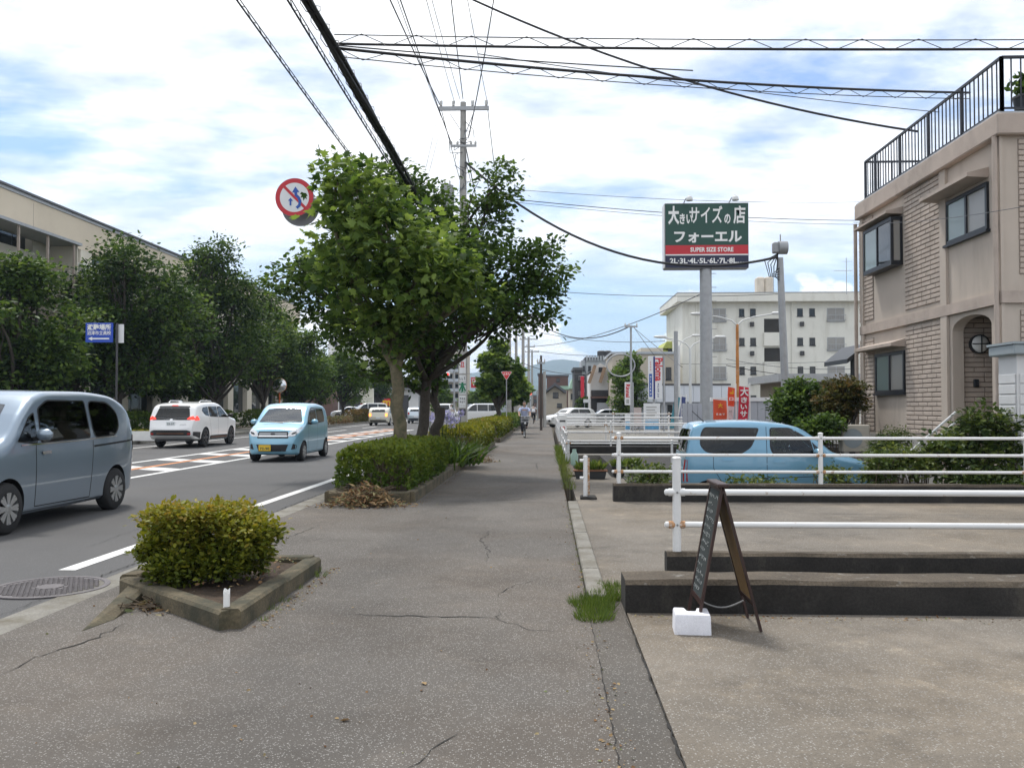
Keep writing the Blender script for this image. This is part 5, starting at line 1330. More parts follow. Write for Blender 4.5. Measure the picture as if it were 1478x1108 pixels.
# potted plants near the ditch
pbr('pot_brown', (0.22, 0.10, 0.055), .8, var=.2, vscale=10)
pbr('pot_black', (0.02, 0.02, 0.02), .6, var=.1)
for i, (px, py, kind, lab) in enumerate(((852, 690, 0, 'long brown planter trough beside the white bollard'), (893, 688, 1, 'black plant pot with grassy leaves beside the planter trough'), (915, 686, 1, 'dark plant pot farthest right of the potted row'), (829, 672, 2, 'pale green plastic bottle shaped pot at the ditch corner'))):
    c = gr(px, py, 0); t = thing('plant_pot', lab, 'plant pot', (c.x, c.y, 0), 0, 'potted plants near the ditch')
    if kind == 0:
        MB().prism([(-.30, 0), (.30, 0), (.34, .16), (-.34, .16)], -.1, .1, 'Y').build('trough', 'pot_black', t); box('rim', 'pot_brown', t, (-.36, -.12, .15), (.36, .12, .18), .008)
    elif kind == 1: MB().lathe([(.11, 0), (.15, .2), (.165, .21), (.16, .23), (.01, .22)], 16).build('pot', 'pot_black', t, smooth=40)
    else: MB().lathe([(.09, 0), (.10, .28), (.05, .36), (.05, .42), (.01, .42)], 16).build('pot', 'pale_green', t, smooth=40) if 'pale_green' in MATS else MB().lathe([(.09, 0), (.10, .28), (.05, .36), (.05, .42), (.01, .42)], 16).build('pot', pbr('pale_green', (0.35, 0.5, 0.42), .4), t, smooth=40)
    if kind < 2:
        n = 160; a = nrg.uniform(0, 6.28, n); w = .3 if kind == 0 else .1
        leaf_mesh('leaves', np.stack([nrg.uniform(-w, w, n), nrg.uniform(-.08, .08, n), np.full(n, .17)], 1), np.stack([np.cos(a) * .6, np.sin(a) * .6, np.ones(n)], 1), nrg.uniform(.12, .3, n), LEAF_NARROW, nrg.normal(.5, .2, n), 'grass_blade', t)

# crumbs of leaf and grit along the kerbs
t = thing('leaf_litter', 'scattered leaf crumbs and grit along the sidewalk edges', 'plant litter'); t['kind'] = 'stuff'
n = 1500; P = np.zeros((n, 3)); P[:, 2] = .026
for i in range(n):
    k = rnd.random(); y = 3.5 + 30 * rnd.random() ** 2
    if k < .35: P[i, :2] = (.29 + rnd.gauss(0, .05), y)
    elif k < .6: P[i, :2] = (-2.0 + abs(rnd.gauss(0, .09)), 13.5 + 12 * rnd.random())
    elif k < .75: P[i, :2] = (-1.98 + abs(rnd.gauss(0, .06)), 5.9 + 2.2 * rnd.random())
    elif k < .88: P[i, :2] = (rnd.uniform(.6, 3.5), 6.38 - abs(rnd.gauss(0, .09)))
    else: P[i, :2] = (rnd.uniform(-3.4, .2), y)
A = nrg.normal(0, 1, (n, 3)); A[:, 2] *= .15
leaf_mesh('leaf_crumbs', P, A, nrg.uniform(.008, .028, n), LEAF_OVAL, nrg.random(n), 'leaf_dry', t)
# ---------------------------------------------------------------- poles, cables, signs
pbr('concrete_pole', (0.36, 0.35, 0.33), .85, var=.1, vscale=1.2, fine=.08, fscale=50, bump=.003, bscale=60, stain=(0.22, 0.21, 0.19), sscale=1.5, slo=.5, shi=.75)
pbr('wood_pole', (0.075, 0.06, 0.05), .9, var=.2, vscale=4)
pbr('cable_black', (0.014, 0.014, 0.016), .6, var=0)
pbr('cable_grey', (0.06, 0.065, 0.075), .6, var=0)
pbr('insulator', (0.55, 0.55, 0.53), .25, var=.05)
pbr('transformer', (0.30, 0.31, 0.32), .5, var=.1, vscale=5, metal=.2)
pbr('sign_red', (0.50, 0.018, 0.03), .45, var=.05, vscale=5)
pbr('sign_blue', (0.012, 0.075, 0.36), .45, var=.05)
pbr('sign_blue_board', (0.010, 0.06, 0.42), .45, var=.05)
pbr('sign_white', (0.70, 0.71, 0.72), .45, var=.04, vscale=3)
pbr('sign_back', (0.20, 0.20, 0.21), .5, var=.08)
pbr('sign_green', (0.010, 0.060, 0.042), .45, var=.06, vscale=2)
pbr('sign_navy', (0.012, 0.016, 0.05), .45, var=.05)
pbr('letter_white', (0.80, 0.80, 0.78), .5, var=.02)
pbr('letter_red', (0.55, 0.02, 0.03), .5, var=0)
pbr('letter_navy', (0.015, 0.025, 0.16), .5, var=0)
pbr('letter_black', (0.02, 0.02, 0.02), .5, var=0)
pbr('letter_green', (0.01, 0.17, 0.08), .5, var=0)
pbr('letter_grey', (0.35, 0.35, 0.34), .5, var=0)
pbr('letter_yellow', (0.8, 0.45, 0.02), .5, var=0)
pbr('pole_orange', (0.48, 0.20, 0.055), .8, var=.25, vscale=3, stain=(0.45, 0.40, 0.34), sscale=2, slo=.5, shi=.7)
pbr('lamp_white', (0.62, 0.63, 0.62), .4, var=.05)

# main concrete utility pole
MP = at(668, 587, 32.0)
mp0 = thing('utility_pole', 'tall concrete utility pole with cross arm standing in the hedge', 'utility pole', (MP.x, 32.0, 0))
ztop = at(668, 148, 32).z
MB().tube([(0, 0, 0), (0, 0, ztop * .5), (0, 0, ztop)], [.175, .145, .105], 18).build('pole_shaft', 'concrete_pole', mp0, smooth=50)
zc1 = at(668, 158, 32).z
MB().bar((-.88, -.1, zc1), (.95, -.1, zc1), .09, .14).build('cross_arm', 'steel_grey', mp0)
for x in (-.8, -.35, .35, .85):
    MB().lathe([(.02, 0), (.055, .04), (.045, .08), (.065, .12), (.05, .16), (.06, .2), (.02, .24)], 12, (x, -.1, zc1 + .07)).build('insulator', 'insulator', mp0, smooth=50)
zc2 = at(668, 212, 32).z
MB().bar((-.45, -.12, zc2), (.5, -.12, zc2), .06, .08).build('cross_arm', 'steel_grey', mp0)
for x in (-.42, -.2, .3, .46): MB().lathe([(.02, 0), (.05, .04), (.04, .1), (.02, .14)], 10, (x, -.12, zc2 + .04)).build('insulator', 'insulator', mp0, smooth=50)
MB().bar((.0, -.12, zc2 + .2), (.42, -.12, zc1 - .1), .03, .03).build('arm_brace', 'steel_grey', mp0)
for z in (2.5, 5.5, 8.2, 9.4): MB().lathe([(.165 - z * .0045, z), (.172 - z * .0045, z), (.172 - z * .0045, z + .07), (.165 - z * .0045, z + .07)], 18).build('band', 'bolt_grey', mp0)
for i in range(16): 
    z = 2.2 + i * .5; s = 1 if i % 2 else -1; MB().tube([(s * .1, 0, z), (s * .33, 0, z)], .009, 6).build('step_bolt', 'bolt_grey', mp0)
zt_ = at(645, 285, 32).z; xt = at(646, 285, 32).x - MP.x
tr = MB().lathe([(.20, -.40), (.235, -.36), (.24, .30), (.22, .36), (.23, .40), (.04, .42)], 18, (xt, -.1, zt_)).build('transformer_can', 'transformer', mp0, smooth=40)
for a in (0, 1.2, 2.4, 3.6, 4.8): MB().box((xt + .24 * math.cos(a), -.1 + .24 * math.sin(a), zt_ - .02), (.03, .03, .6), rz=a).build('cooling_fin', 'transformer', tr)
for s in (-.09, .09): MB().lathe([(.02, 0), (.04, .05), (.03, .1), (.04, .15), (.015, .2)], 10, (xt + s, -.1, zt_ + .4)).build('bushing', 'insulator', tr, smooth=50)
MB().bar((xt - 1.0, -.05, zt_ - .43), (.1, -.05, zt_ - .43), .10, .10).build('platform_beam', 'steel_grey', mp0)
# loose jumper wires round the pole head
mb = MB(); rs = random.Random(21)
for i in range(14):
    z0 = rs.uniform(zc2 - 1.2, zc1 + .1); a = rs.uniform(0, 6.28)
    p0 = Vector((rs.uniform(-.5, .1), -.15, z0)); p1 = Vector((rs.uniform(-.3, .5), -.15, z0 - rs.uniform(-.3, .9)))
    mid = (p0 + p1) / 2 + Vector((rs.uniform(-.25, .25), rs.uniform(-.1, .1), rs.uniform(-.3, .1)))
    mb.tube([p0, p0.lerp(mid, .6), mid, p1.lerp(mid, .6), p1], .012, 5)
mb.build('jumper_wires', 'cable_grey', mp0)['kind'] = 'stuff'
# notice plates wrapped on the pole
def pole_plate(z0, z1, mat, lines=(), icon=None):
    r_ = .172; mb = MB(); vs, fs = [], []; n = 10
    for i in range(n + 1):
        a = -math.pi / 2 - .75 + 1.5 * i / n
        vs += [(r_ * math.cos(a), r_ * math.sin(a), z0), (r_ * math.cos(a), r_ * math.sin(a), z1)]
    mb.add(vs, [(2 * i, 2 * i + 2, 2 * i + 3, 2 * i + 1) for i in range(n)]); o = mb.build('notice_plate', mat, mp0, smooth=60)
    for j, (nm, za_, zb2, c_, r2_, lm_) in enumerate(lines): scribble(o, lm_, (0, -r_ - .004, (za_ + zb2) / 2), .22, abs(zb2 - za_), c_, r2_, int(z0 * 100) + j)
    if icon is not None:
        mb = MB(); mb.box((0, 0, .10), (.26, .004, .05)); mb.box((0, -.001, .0), (.07, .004, .34)); mb.prism([(-.13, -.12), (-.09, -.16), (.0, .06), (-.04, .08)], -.002, .002, 'Y'); mb.prism([(.13, -.12), (.09, -.16), (.0, .06), (.04, .08)], -.0025, .0025, 'Y')
        mb.build('green_symbol', 'letter_green', o, loc=(0, -r_ - .006, icon))
zz = lambda py: at(668, py, 31.8).z
pole_plate(zz(539), zz(516), 'sign_white', lines=[('red', zz(531), zz(521), 1, 1, 'letter_red')])
pole_plate(zz(551), zz(541), 'sign_white', lines=[('', zz(549), zz(543), 3, 1, 'letter_black')])
pole_plate(zz(569), zz(552), 'sign_white', lines=[('', zz(569) + .02, zz(564), 4, 1, 'letter_green')], icon=zz(558.5))
pole_plate(zz(588), zz(570.5), 'sign_white', lines=[('', zz(582), zz(572.5), 3, 2, 'letter_black'), ('', zz(587), zz(583.5), 4, 1, 'letter_grey')])
pole_plate(zz(599), zz(590), 'letter_black', lines=[('', zz(597), zz(592), 4, 1, 'letter_white')])

# slim steel pole with the telecom bundle and the overhanging no-overtaking sign
SP = at(609, 587, 21.0)
sp0 = thing('steel_pole', 'slim grey steel pole hidden in the tree with a small box on top', 'pole', (SP.x, 21.0, 0))
z6 = at(609, 276, 21).z
MB().tube([(0, 0, 0), (0, 0, z6)], [.085, .07], 14).build('pole_shaft', 'steel_grey', sp0, smooth=50)
MB().lathe([(.08, 0), (.085, .03), (.03, .06)], 14, (0, 0, z6 - .02)).build('pole_cap', 'steel_grey', sp0, smooth=50)
MB().box((.17, 0, z6 - .22), (.26, .22, .2), bev=.02).build('junction_box', 'transformer', sp0)
MB().lathe([(.045, 0), (.045, .34)], 12, (.1, -.05, z6 - .25), 'X').build('clamp', 'steel_grey', sp0)
MB().bar((0, 0, z6 - .42), (1.0, .2, z6 - .42), .07, .07).build('bracket_arm', 'steel_grey', sp0)
sc_ = at(425, 285, 19.6); scx = sc_.x
sg = thing('road_sign', 'round red rimmed no overtaking sign with blue arrows beside the plane tree', 'road sign', (scx, 19.6, sc_.z))
Rd = 28.5 * 19.6 / FPX
MB().lathe([(Rd, .02), (Rd, 0), (.01, 0)], 48, axis='Y').build('plate_back', 'sign_back', sg)
ringf = MB(); n = 48; vs, fs = [], []
for r_ in (Rd * .985, Rd * .76):
    for j in range(n): a = 2 * math.pi * j / n; vs.append((r_ * math.cos(a), -.004, r_ * math.sin(a)))
ringf.add(vs, [(j, (j + 1) % n, n + (j + 1) % n, n + j) for j in range(n)]).build('red_ring', 'sign_red', sg)
MB().lathe([(Rd * .77, -.002), (.005, -.002)], 48, axis='Y').build('white_face', 'sign_white', sg)
def flat(name, mat, poly, parent, y=-.006, th=.002): return MB().prism(poly, y - th, y, 'Y').build(name, mat, parent)
s = Rd
flat('red_slash', 'sign_red', [(-.58 * s, .50 * s), (-.48 * s, .60 * s), (.60 * s, -.48 * s), (.50 * s, -.58 * s)], sg, -.005)
def arrow(path, w, hw, hl, name):
    mb = MB(); P = [Vector((*p,)) for p in path]; L_, R2 = [], []
    for i, p in enumerate(P):
        t = (P[min(i + 1, len(P) - 1)] - P[max(0, i - 1)]).normalized(); nn = Vector((-t.y, t.x)); L_.append(p + nn * w); R2.append(p - nn * w)
    k = len(P); vs = [(v.x, -.010, v.y) for v in L_ + R2]
    mb.add(vs, [(i, i + 1, k + i + 1, k + i) for i in range(k - 1)])
    e = P[-1]; t = (P[-1] - P[-2]).normalized(); nn = Vector((-t.y, t.x)); mb.add([(q.x, -.010, q.y) for q in (e + nn * hw, e - nn * hw, e + t * hl)], [(0, 1, 2)])
    o = mb.build(name, 'sign_blue', sg)
arrow([(.12 * s, -.55 * s), (.26 * s, -.42 * s), (.30 * s, -.22 * s), (.22 * s, -.02 * s), (.08 * s, .12 * s), (.07 * s, .26 * s)], .075 * s, .19 * s, .30 * s, 'long_arrow')
arrow([(-.20 * s, -.42 * s), (-.20 * s, -.18 * s)], .045 * s, .13 * s, .16 * s, 'short_arrow')
dsc = MB().lathe([(Rd * .98, .025), (Rd * .98, 0), (.01, 0)], 48, (.05, .30, -.16), axis='Y').build('rear_facing_plate', 'sign_back', sg)
ap = SP.x - scx
MB().tube([(ap, 1.4, -.1), (ap * .5, .5, .05), (.0, .15, .0), (-.1, .15, .0)], .045, 10).build('overhang_arm', 'steel_grey', sg, smooth=50)

# other poles
def plain_pole(label, px, Y, topy, r0, r1, mat, arms=(), group='distant utility poles', X=None, zb=0, lean=0.0):
    p = at(px, 587, Y); zt = at(px, topy, Y).z; t = thing('utility_pole', label, 'utility pole', (p.x if X is None else X, Y, zb), 0, group)
    MB().tube([(0, 0, 0), (lean, 0, zt - zb)], [r0, r1], 12).build('pole_shaft', mat, t, smooth=50)
    for (f, w) in arms:
        z = (zt - zb) * f
        MB().bar((-w + lean * f, -.08, z), (w + lean * f, -.08, z), .08, .12).build('cross_arm', 'steel_grey', t)
        for x in (-w * .9, -w * .3, w * .9): MB().lathe([(.03, 0), (.06, .06), (.04, .14), (.02, .2)], 8, (x + lean * f, -.08, z + .06)).build('insulator', 'insulator', t)
    return t
plain_pole('far concrete pole above the two street trees', 735, 62, 430, .17, .11, 'concrete_pole', ((.97, .8), (.9, .6)))
plain_pole('thin grey pole just right of the far street trees', 745, 70, 452, .13, .10, 'concrete_pole', ((.96, .7),))
plain_pole('second far concrete pole in the row behind the street trees', 755, 80, 462, .18, .12, 'concrete_pole', ((.97, .9), (.88, .7)))
plain_pole('third far concrete pole in the row behind the street trees', 763, 98, 486, .18, .12, 'concrete_pole', ((.97, 1.0), (.88, .7)))
plain_pole('fourth far concrete pole nearest the vanishing point', 768, 125, 505, .18, .12, 'concrete_pole', ((.97, 1.0),))
plain_pole('dark wooden pole right of the cyclist', 781, 56, 513, .085, .07, 'wood_pole', ((.9, .25),))
plain_pole('grey pole just behind the dark wooden pole', 786, 64, 536, .13, .10, 'concrete_pole')
plain_pole('slender pole with a small cross bar behind the shop signs', 911, 62, 470, .09, .07, 'steel_grey', ((.99, .45),))
plain_pole('plain grey steel pole right of the gas shop sign', 976, 40, 478, .10, .09, 'steel_grey')
rp = plain_pole('grey steel pole in front of the apartment block with a spool on top', 1137, 30, 372, .15, .11, 'steel_grey', (), group='poles on the right', zb=-.4, lean=-.22)
zt2 = at(1133, 362, 30).z + .4
MB().lathe([(.06, -.16), (.22, -.14), (.22, .14), (.06, .16)], 18, (-.13, -.02, zt2 + .1), 'X').build('cable_spool', 'transformer', rp, smooth=40)
MB().box((-.36, 0, zt2 + .1), (.2, .26, .36), bev=.03).build('junction_box', 'transformer', rp)
MB().tube([(-.2, 0, zt2 + .3), (-.2, 0, zt2 + .55)], .02, 6).build('top_pin', 'bolt_grey', rp)
mb = MB()
for i in range(5): mb.tube([(-.3, -.05, zt2 - .1), (-.75 + i * .1, -.1, zt2 - .35 - i * .06), (-.6 + i * .05, -.1, zt2 - .9), (-.28, -.12, zt2 - .6 - i * .1)], .018, 5)
mb.build('cable_loops', 'cable_black', rp)['kind'] = 'stuff'

# cables, each its own thing
CG = 'overhead cables'
def cable(label, a, b, sag, r, mat='cable_black', n=22, wob=0.0, hanger=None, name='overhead_cable'):
    a, b = Vector(a), Vector(b); t = thing(name, label, 'cable', tuple(a), 0, CG); P = []
    for i in range(n + 1):
        f = i / n; P.append(a.lerp(b, f) - a + Vector((rnd.gauss(0, wob), 0, -4 * sag * f * (1 - f) + rnd.gauss(0, wob))))
    MB().tube(P, r, 6).build('cable_core', mat, t, smooth=True)
    if hanger:
        gap, step, rh = hanger; Q = []; L = (b - a).length; m = int(L / step)
        M2 = [p + Vector((0, 0, gap)) for p in P]; MB().tube(M2, rh * 1.4, 5).build('messenger_wire', mat, t, smooth=True)
        for i in range(m * 4 + 1):
            f = i / (m * 4); k = min(int(f * n), n - 1); p = P[k].lerp(P[k + 1], f * n - k); Q.append(p + Vector((0, 0, gap * (.5 - .62 * math.cos(i * math.pi / 2)))))
        MB().tube(Q, rh, 4).build('spiral_hanger', mat, t, smooth=True)
    return t
# thick telecom bundle
zb_ = 6.25
def zbun(f): return 7.3 + (zb_ - 7.3) * f - .10 * 4 * f * (1 - f)
t = thing('cable_bundle', 'thick black bundle of cables running down into the tree top', 'cable', (0, 0, 0), 0, CG)
SPx = SP.x
for i in range(7):
    a = i * .9; P = []
    for k in range(26):
        f = k / 25; y = -9 + 30 * f; ro = .042 if i else 0
        P.append((SPx + ro * math.cos(a + f * 14) + .04 * (i % 2), y, zbun(f) + ro * math.sin(a + f * 14)))
    MB().tube(P, .032 if i < 4 else .022, 6).build('strand', 'cable_black', t, smooth=True)
Q = []
for k in range(420):
    f = k / 419; y = -9 + 30 * f; Q.append((SPx + .02 + .10 * math.cos(k * .9), y, zbun(f) + .02 + .11 * math.sin(k * .9)))
MB().tube(Q, .006, 4).build('spiral_hanger', 'cable_black', t, smooth=True)
def line_pt(px, py, X):
    """point on a wire that runs along the road at side offset X"""
    d = ray(px, py); k = X / d.x; return Vector((X, d.y * k, HCAM + d.z * k))
def alongroad(label, px0, px1, X, ext, r, sag=.1, mat='cable_black', hanger=None):
    a, b = line_pt(*px0, X), line_pt(*px1, X); d = (b - a).normalized(); return cable(label, a - d * ext, b, sag, r, mat, hanger=hanger)
alongroad('leftmost doubled cable slanting from the top edge to the plane tree', (345, 0), (560, 300), -4.3, 9, .014, .05, hanger=(.07, .5, .006))
alongroad('thin cable with clips left of the thick bundle', (418, 0), (585, 275), -3.5, 9, .016, .05, hanger=(.09, .45, .006))
pt = lambda x, z, y=32.0, dy=-.1: Vector((MP.x + x, y + dy, z))
def topole(label, px, X, end, r, mat='cable_grey'):
    a = line_pt(*px, X); d = (a - end); a2 = end + d * 1.7; return cable(label, a2, end, .12, r, mat)
topole('heavy wire to the left end of the cross arm', (566, 0), -3.95, pt(-.85, zc1 + .15), .020, 'cable_black')
topole('thin wire beside the heavy wire at the left end of the cross arm', (576, 0), -3.75, pt(-.8, zc1 - .3), .010)
topole('wire reaching the lower cross arm left of the pole', (580, 0), -3.8, pt(-.42, zc2 + .1), .018, 'cable_black')
topole('left one of the twin wires to the pole top', (617, 0), -3.3, pt(-.3, zc1 + .2), .010)
topole('right one of the twin wires to the pole top', (625, 0), -3.2, pt(-.1, zc1 + .3), .010)
topole('black wire dropping straight onto the pole top', (652, 0), -2.75, pt(.0, zc1 + .35), .016, 'cable_black')
topole('wire to the right end of the cross arm', (676, 0), -2.15, pt(.9, zc1 + .15), .010)
P0 = line_pt(710, 0, -2.0); cable('slack black wire curving from the top edge to the right of the pole', P0 + (P0 - pt(.2, zc2 + .3)) * .6, pt(.2, zc2 + .3), .45, .022)
cable('wire running on from the right end of the cross arm', pt(.9, zc1), Vector((-2.4, 62, at(735, 440, 62).z)), .5, .014)
cable('wire running on from the left end of the cross arm', pt(-.8, zc1), Vector((-3.4, 62, at(735, 440, 62).z)), .5, .014)
cable('lower wire running on beyond the utility pole', pt(.1, zc2), Vector((-2.9, 62, at(735, 470, 62).z)), .5, .02)
# drop wires in the air left of the pole
cable('left thin drop wire beside the pole head', at(632, 165, 27), at(607, 276, 21), .02, .006, 'cable_grey')
cable('right thin drop wire beside the pole head', at(637, 180, 27), at(612, 276, 21), .02, .006, 'cable_grey')
# cables crossing to the right
bj = Vector((SPx, 12.2, zbun(21.2 / 30) + .12))
cable('upper crossing cable with spiral hanger reaching the right picture edge', bj, Vector((14, 12.4, at(1478, 80, 12.4).z + .08)), .10, .018, hanger=(.13, .75, .006), n=30)
cable('second crossing cable with spiral hanger ending at the roof railing', bj + Vector((0, .1, -.02)), at(1400, 134, 17.5), .12, .022, hanger=(-.12, .75, .006), n=30)
cable('thin crossing cable just below the spiral hangers', at(690, 78, 14), at(1355, 162, 18.5), .06, .008, 'cable_grey')
cable('third black crossing cable bunched with the spiral hangers near the bundle', bj + Vector((0, -.05, -.04)), at(1000, 102, 14), .03, .010)
cable('heavy black cable from the top edge down to the roof railing', at(600, -40, 22), at(1325, 190, 20.5), .55, .026)
cable('long black cable sagging below the green shop sign to the steel pole', pt(.1, zc2 - .6), at(1122, 371, 29.8), 1.55, .045)
cable('upper thin horizontal wire passing behind the green shop sign', at(735, 273, 33), at(1300, 290, 45), .25, .010, 'cable_grey')
cable('twin thin wire passing behind the green shop sign', at(735, 287, 33), at(1300, 318, 45), .25, .016, 'cable_grey')
cable('lowest thin wire passing behind the green shop sign', at(735, 291, 33), at(1300, 324, 45), .25, .010, 'cable_grey')
cable('wire from the far pole row to the steel pole right of the sign', at(768, 418, 62), at(1130, 424, 60), .3, .022, 'cable_grey')
cable('wire rising from the far poles to the green sign pole', at(765, 500, 98), at(1010, 425, 60), .8, .03, 'cable_grey')
cable('drooping cable over the far gabled house', at(757, 448, 80), at(911, 470, 62), 1.6, .04)
cable('thin wire below the drooping far cable', at(757, 474, 80), at(960, 492, 70), .5, .025, 'cable_grey')
cable('thin wire across the far mountain', at(757, 525, 80), at(850, 540, 70), .3, .03, 'cable_grey')
cable('higher thin wire across the far mountain', at(765, 505, 98), at(905, 512, 90), .3, .03, 'cable_grey')
cable('steep wire from the slender pole down to the right', at(913, 471, 62), at(985, 530, 50), .05, .018, 'cable_grey')
cable('second steep wire from the slender pole', at(915, 472, 62), at(950, 520, 62), .05, .018, 'cable_grey')
cable('black wire low in front of the apartment block', at(1048, 527, 45), at(1240, 545, 44), .2, .02)
cable('upper wire low in front of the apartment block', at(1048, 518, 45), at(1240, 532, 44), .2, .014, 'cable_grey')
cable('wire from the house wall to the apartment front', at(975, 525, 60), at(1240, 520, 60), .1, .014, 'cable_grey')
cable('thin wire in front of the house upper windows', at(1232, 321, 24), at(1478, 298, 13), .1, .006, 'cable_grey')

# big green shop sign on a tall post
Y = 35.0
c = at(1020, 340, Y); W2 = 59 * Y / FPX; H2 = 46 * Y / FPX
bs = thing('shop_sign', 'big green shop sign board with white lettering on a tall grey post', 'shop sign', (c.x, Y, -.12))
zc_ = c.z + .12
box('sign_box', 'sign_back', bs, (-W2 - .02, .0, zc_ - H2 - .03), (W2 + .02, .55, zc_ + H2 + .03), .01)
box('green_face', 'sign_green', bs, (-W2, -.02, zc_ - H2 * .30), (W2, -.003, zc_ + H2))
zr0, zr1 = zc_ - H2 * .60, zc_ - H2 * .30
box('red_band', 'sign_red', bs, (-W2, -.02, zr0 + .02), (W2, -.003, zr1 - .003))
box('white_rule', 'letter_white', bs, (-W2, -.02, zr0 - .03), (W2, -.003, zr0 + .018))
box('navy_face', 'sign_navy', bs, (-W2, -.02, zc_ - H2), (W2, -.003, zr0 - .033))
box('edge_panel', 'sign_white', bs, (-W2 - .06, .02, zc_ - H2), (-W2 - .022, .53, zc_ + H2))
def sgn(s, fx, fz, wfrac, hgt, bold, mat='letter_white', ysc=1.0):
    o = text(s, hgt, mat, bs, (fx * W2, -.025, zc_ + fz * H2), bold=bold, width=wfrac * W2 * 2, name='lettering')
    o.scale = (1, ysc, 1); return o
sgn('大', -.80, .60, .135, .62, .04, ysc=1.18)
sgn('きい', -.50, .50, .155, .40, .03, ysc=1.15)
sgn('サイズ', -.02, .60, .40, .62, .016, ysc=1.18)
sgn('の', .50, .50, .075, .40, .03, ysc=1.2)
sgn('店', .79, .60, .145, .62, .022, ysc=1.18)
k_ = sgn('フォーエル', .03, -.06, .82, .52, .035)
sgn('SUPER SIZE STORE', .12, -.45, .52, .20, .03, ysc=1.2)
sgn('2L·3L·4L·5L·6L·7L·8L…', .0, -.80, .90, .24, .03, ysc=1.15)
MB().tube([(0, .27, 0), (0, .27, zc_ - H2 + .01)], [.25, .235], 20).build('post', 'steel_grey', bs, smooth=50)
for i in range(7): MB().tube([(.22, .27, 3.6 + i * .55), (.42, .27, 3.6 + i * .55)], .012, 6).build('step_bolt', 'bolt_grey', bs)
for x in (-W2 * .48, W2 * .62):
    l = MB().tube([(x - .12, .2, zc_ + H2), (x - .05, -.05, zc_ + H2 + .18), (x + .05, -.3, zc_ + H2 + .26)], .022, 8).build('lamp_arm', 'steel_grey', bs, smooth=50)
    MB().lathe([(.05, .16), (.11, .12), (.14, .0), (.13, -.03), (.01, -.03)], 16, (x + .06, -.32, zc_ + H2 + .08)).build('flood_lamp', 'lamp_white', l, smooth=50)

# blue evacuation sign across the road
Y = 33.0; c = at(143, 480, Y); w = 20.5 * Y / FPX; h = 14.5 * Y / FPX
ev = thing('evacuation_sign', 'blue direction sign with white writing and arrow among the left trees', 'road sign', (c.x, Y, .1)); z = c.z - .1
box('panel', 'sign_blue_board', ev, (-w, 0, z - h), (w, .05, z + h), .008)
box('rear_panel', 'sign_white', ev, (w + .02, .2, z - h), (w + .32, .24, z + h * .9))
MB().tube([(w + .1, .14, 0), (w + .1, .14, z + h)], .04, 10).build('post', 'dark_grey', ev, smooth=50)
text('避難場所', h * .62, 'letter_white', ev, (0, -.006, z + h * .52), bold=.03, width=w * 1.75)
text('沼津市立高校', h * .45, 'letter_white', ev, (0, -.006, z - h * .06), bold=.015, width=w * 1.75)
MB().prism([(-w * .8, z - h * .6), (-w * .5, z - h * .42), (-w * .5, z - h * .54), (w * .75, z - h * .54), (w * .75, z - h * .68), (-w * .5, z - h * .68), (-w * .5, z - h * .8)], -.008, -.003, 'Y').build('arrow', 'letter_white', ev)

# convex mirror on an orange post
Y = 58; c = at(403, 556, Y); cm = thing('traffic_mirror', 'round convex traffic mirror on an orange post', 'mirror', (c.x, Y, .1)); z = c.z - .1
mm = pbr('mirror_face', (0.62, 0.64, 0.66), .06, metal=1.0, var=0)
MB().lathe([(.46, .06), (.47, 0), (.43, -.03), (.30, -.09), (.15, -.12), (.01, -.125)], 28, (0, 0, z), 'Y').build('mirror_disc', 'mirror_face', cm, smooth=50)
MB().lathe([(.44, .0), (.48, .0), (.48, .10), (.40, .12), (.01, .14)], 28, (0, 0, z), 'Y').build('hood', 'pole_orange', cm, smooth=50)
MB().tube([(0, .1, 0), (0, .1, z + .2)], .05, 10).build('post', pbr('post_orange', (0.55, 0.13, 0.03), .5), cm, smooth=50)

# traffic signals far at the junction
lit('signal_red', (1.0, 0.05, 0.04), 2.0)
def signal(label, px, py, Y, w=1.2):
    c = at(px, py, Y); t = thing('traffic_signal', label, 'traffic signal', (c.x, Y, 0), 0, 'traffic signals at the junction'); z = c.z
    hs = MB().box((-.15, 0, z), (w, .16, .42), bev=.06).build('housing', 'sign_white', t)
    for i, m in enumerate(('dark_grey', 'dark_grey', 'signal_red')):
        MB().lathe([(.14, -.10), (.14, -.085), (.01, -.085)], 16, (-.15 + (i - 1) * w * .31, 0, z), 'Y').build('lens', m, hs)
        MB().lathe([(.165, -.24), (.165, -.085)], 16, (-.15 + (i - 1) * w * .31, 0, z + .01), 'Y').build('visor_ring', 'dark_grey', hs) if m == 'dark_grey' else None
    MB().tube([(.9, .1, 0), (.9, .1, z + .4)], .09, 10).build('post', 'steel_grey', t, smooth=50)
    MB().tube([(.9, .1, z + .12), (-.5, .1, z + .16)], .04, 8).build('arm', 'steel_grey', t, smooth=50)
    return t
signal('red traffic signal left of the utility pole notices', 643, 540, 92, 1.25)
signal('small red traffic signal right of the far street trees', 764, 568, 99, .9)
# inverted triangle stop sign in the street trees
Y = 47; c = at(731, 541, Y); ss = thing('stop_sign', 'red inverted triangle stop sign against the far street tree', 'road sign', (c.x, Y, 0)); z = c.z
tri = roundpoly([(-.27, .17), (.27, .17), (0, -.26)], .08, 5)
MB().prism([(x, z + zz_) for x, zz_ in grow(tri, .03)], 0, .02, 'Y').build('white_plate', 'sign_white', ss)
MB().prism([(x, z + zz_) for x, zz_ in tri], -.006, -.001, 'Y').build('red_plate', pbr('stop_red', (0.62, 0.03, 0.03), .45), ss)
text('止まれ', .14, 'letter_white', ss, (0, -.010, z + .05), bold=.02, width=.34)
MB().tube([(0, .05, 0), (0, .05, z + .2)], .025, 8).build('post', 'steel_grey', ss, smooth=50)

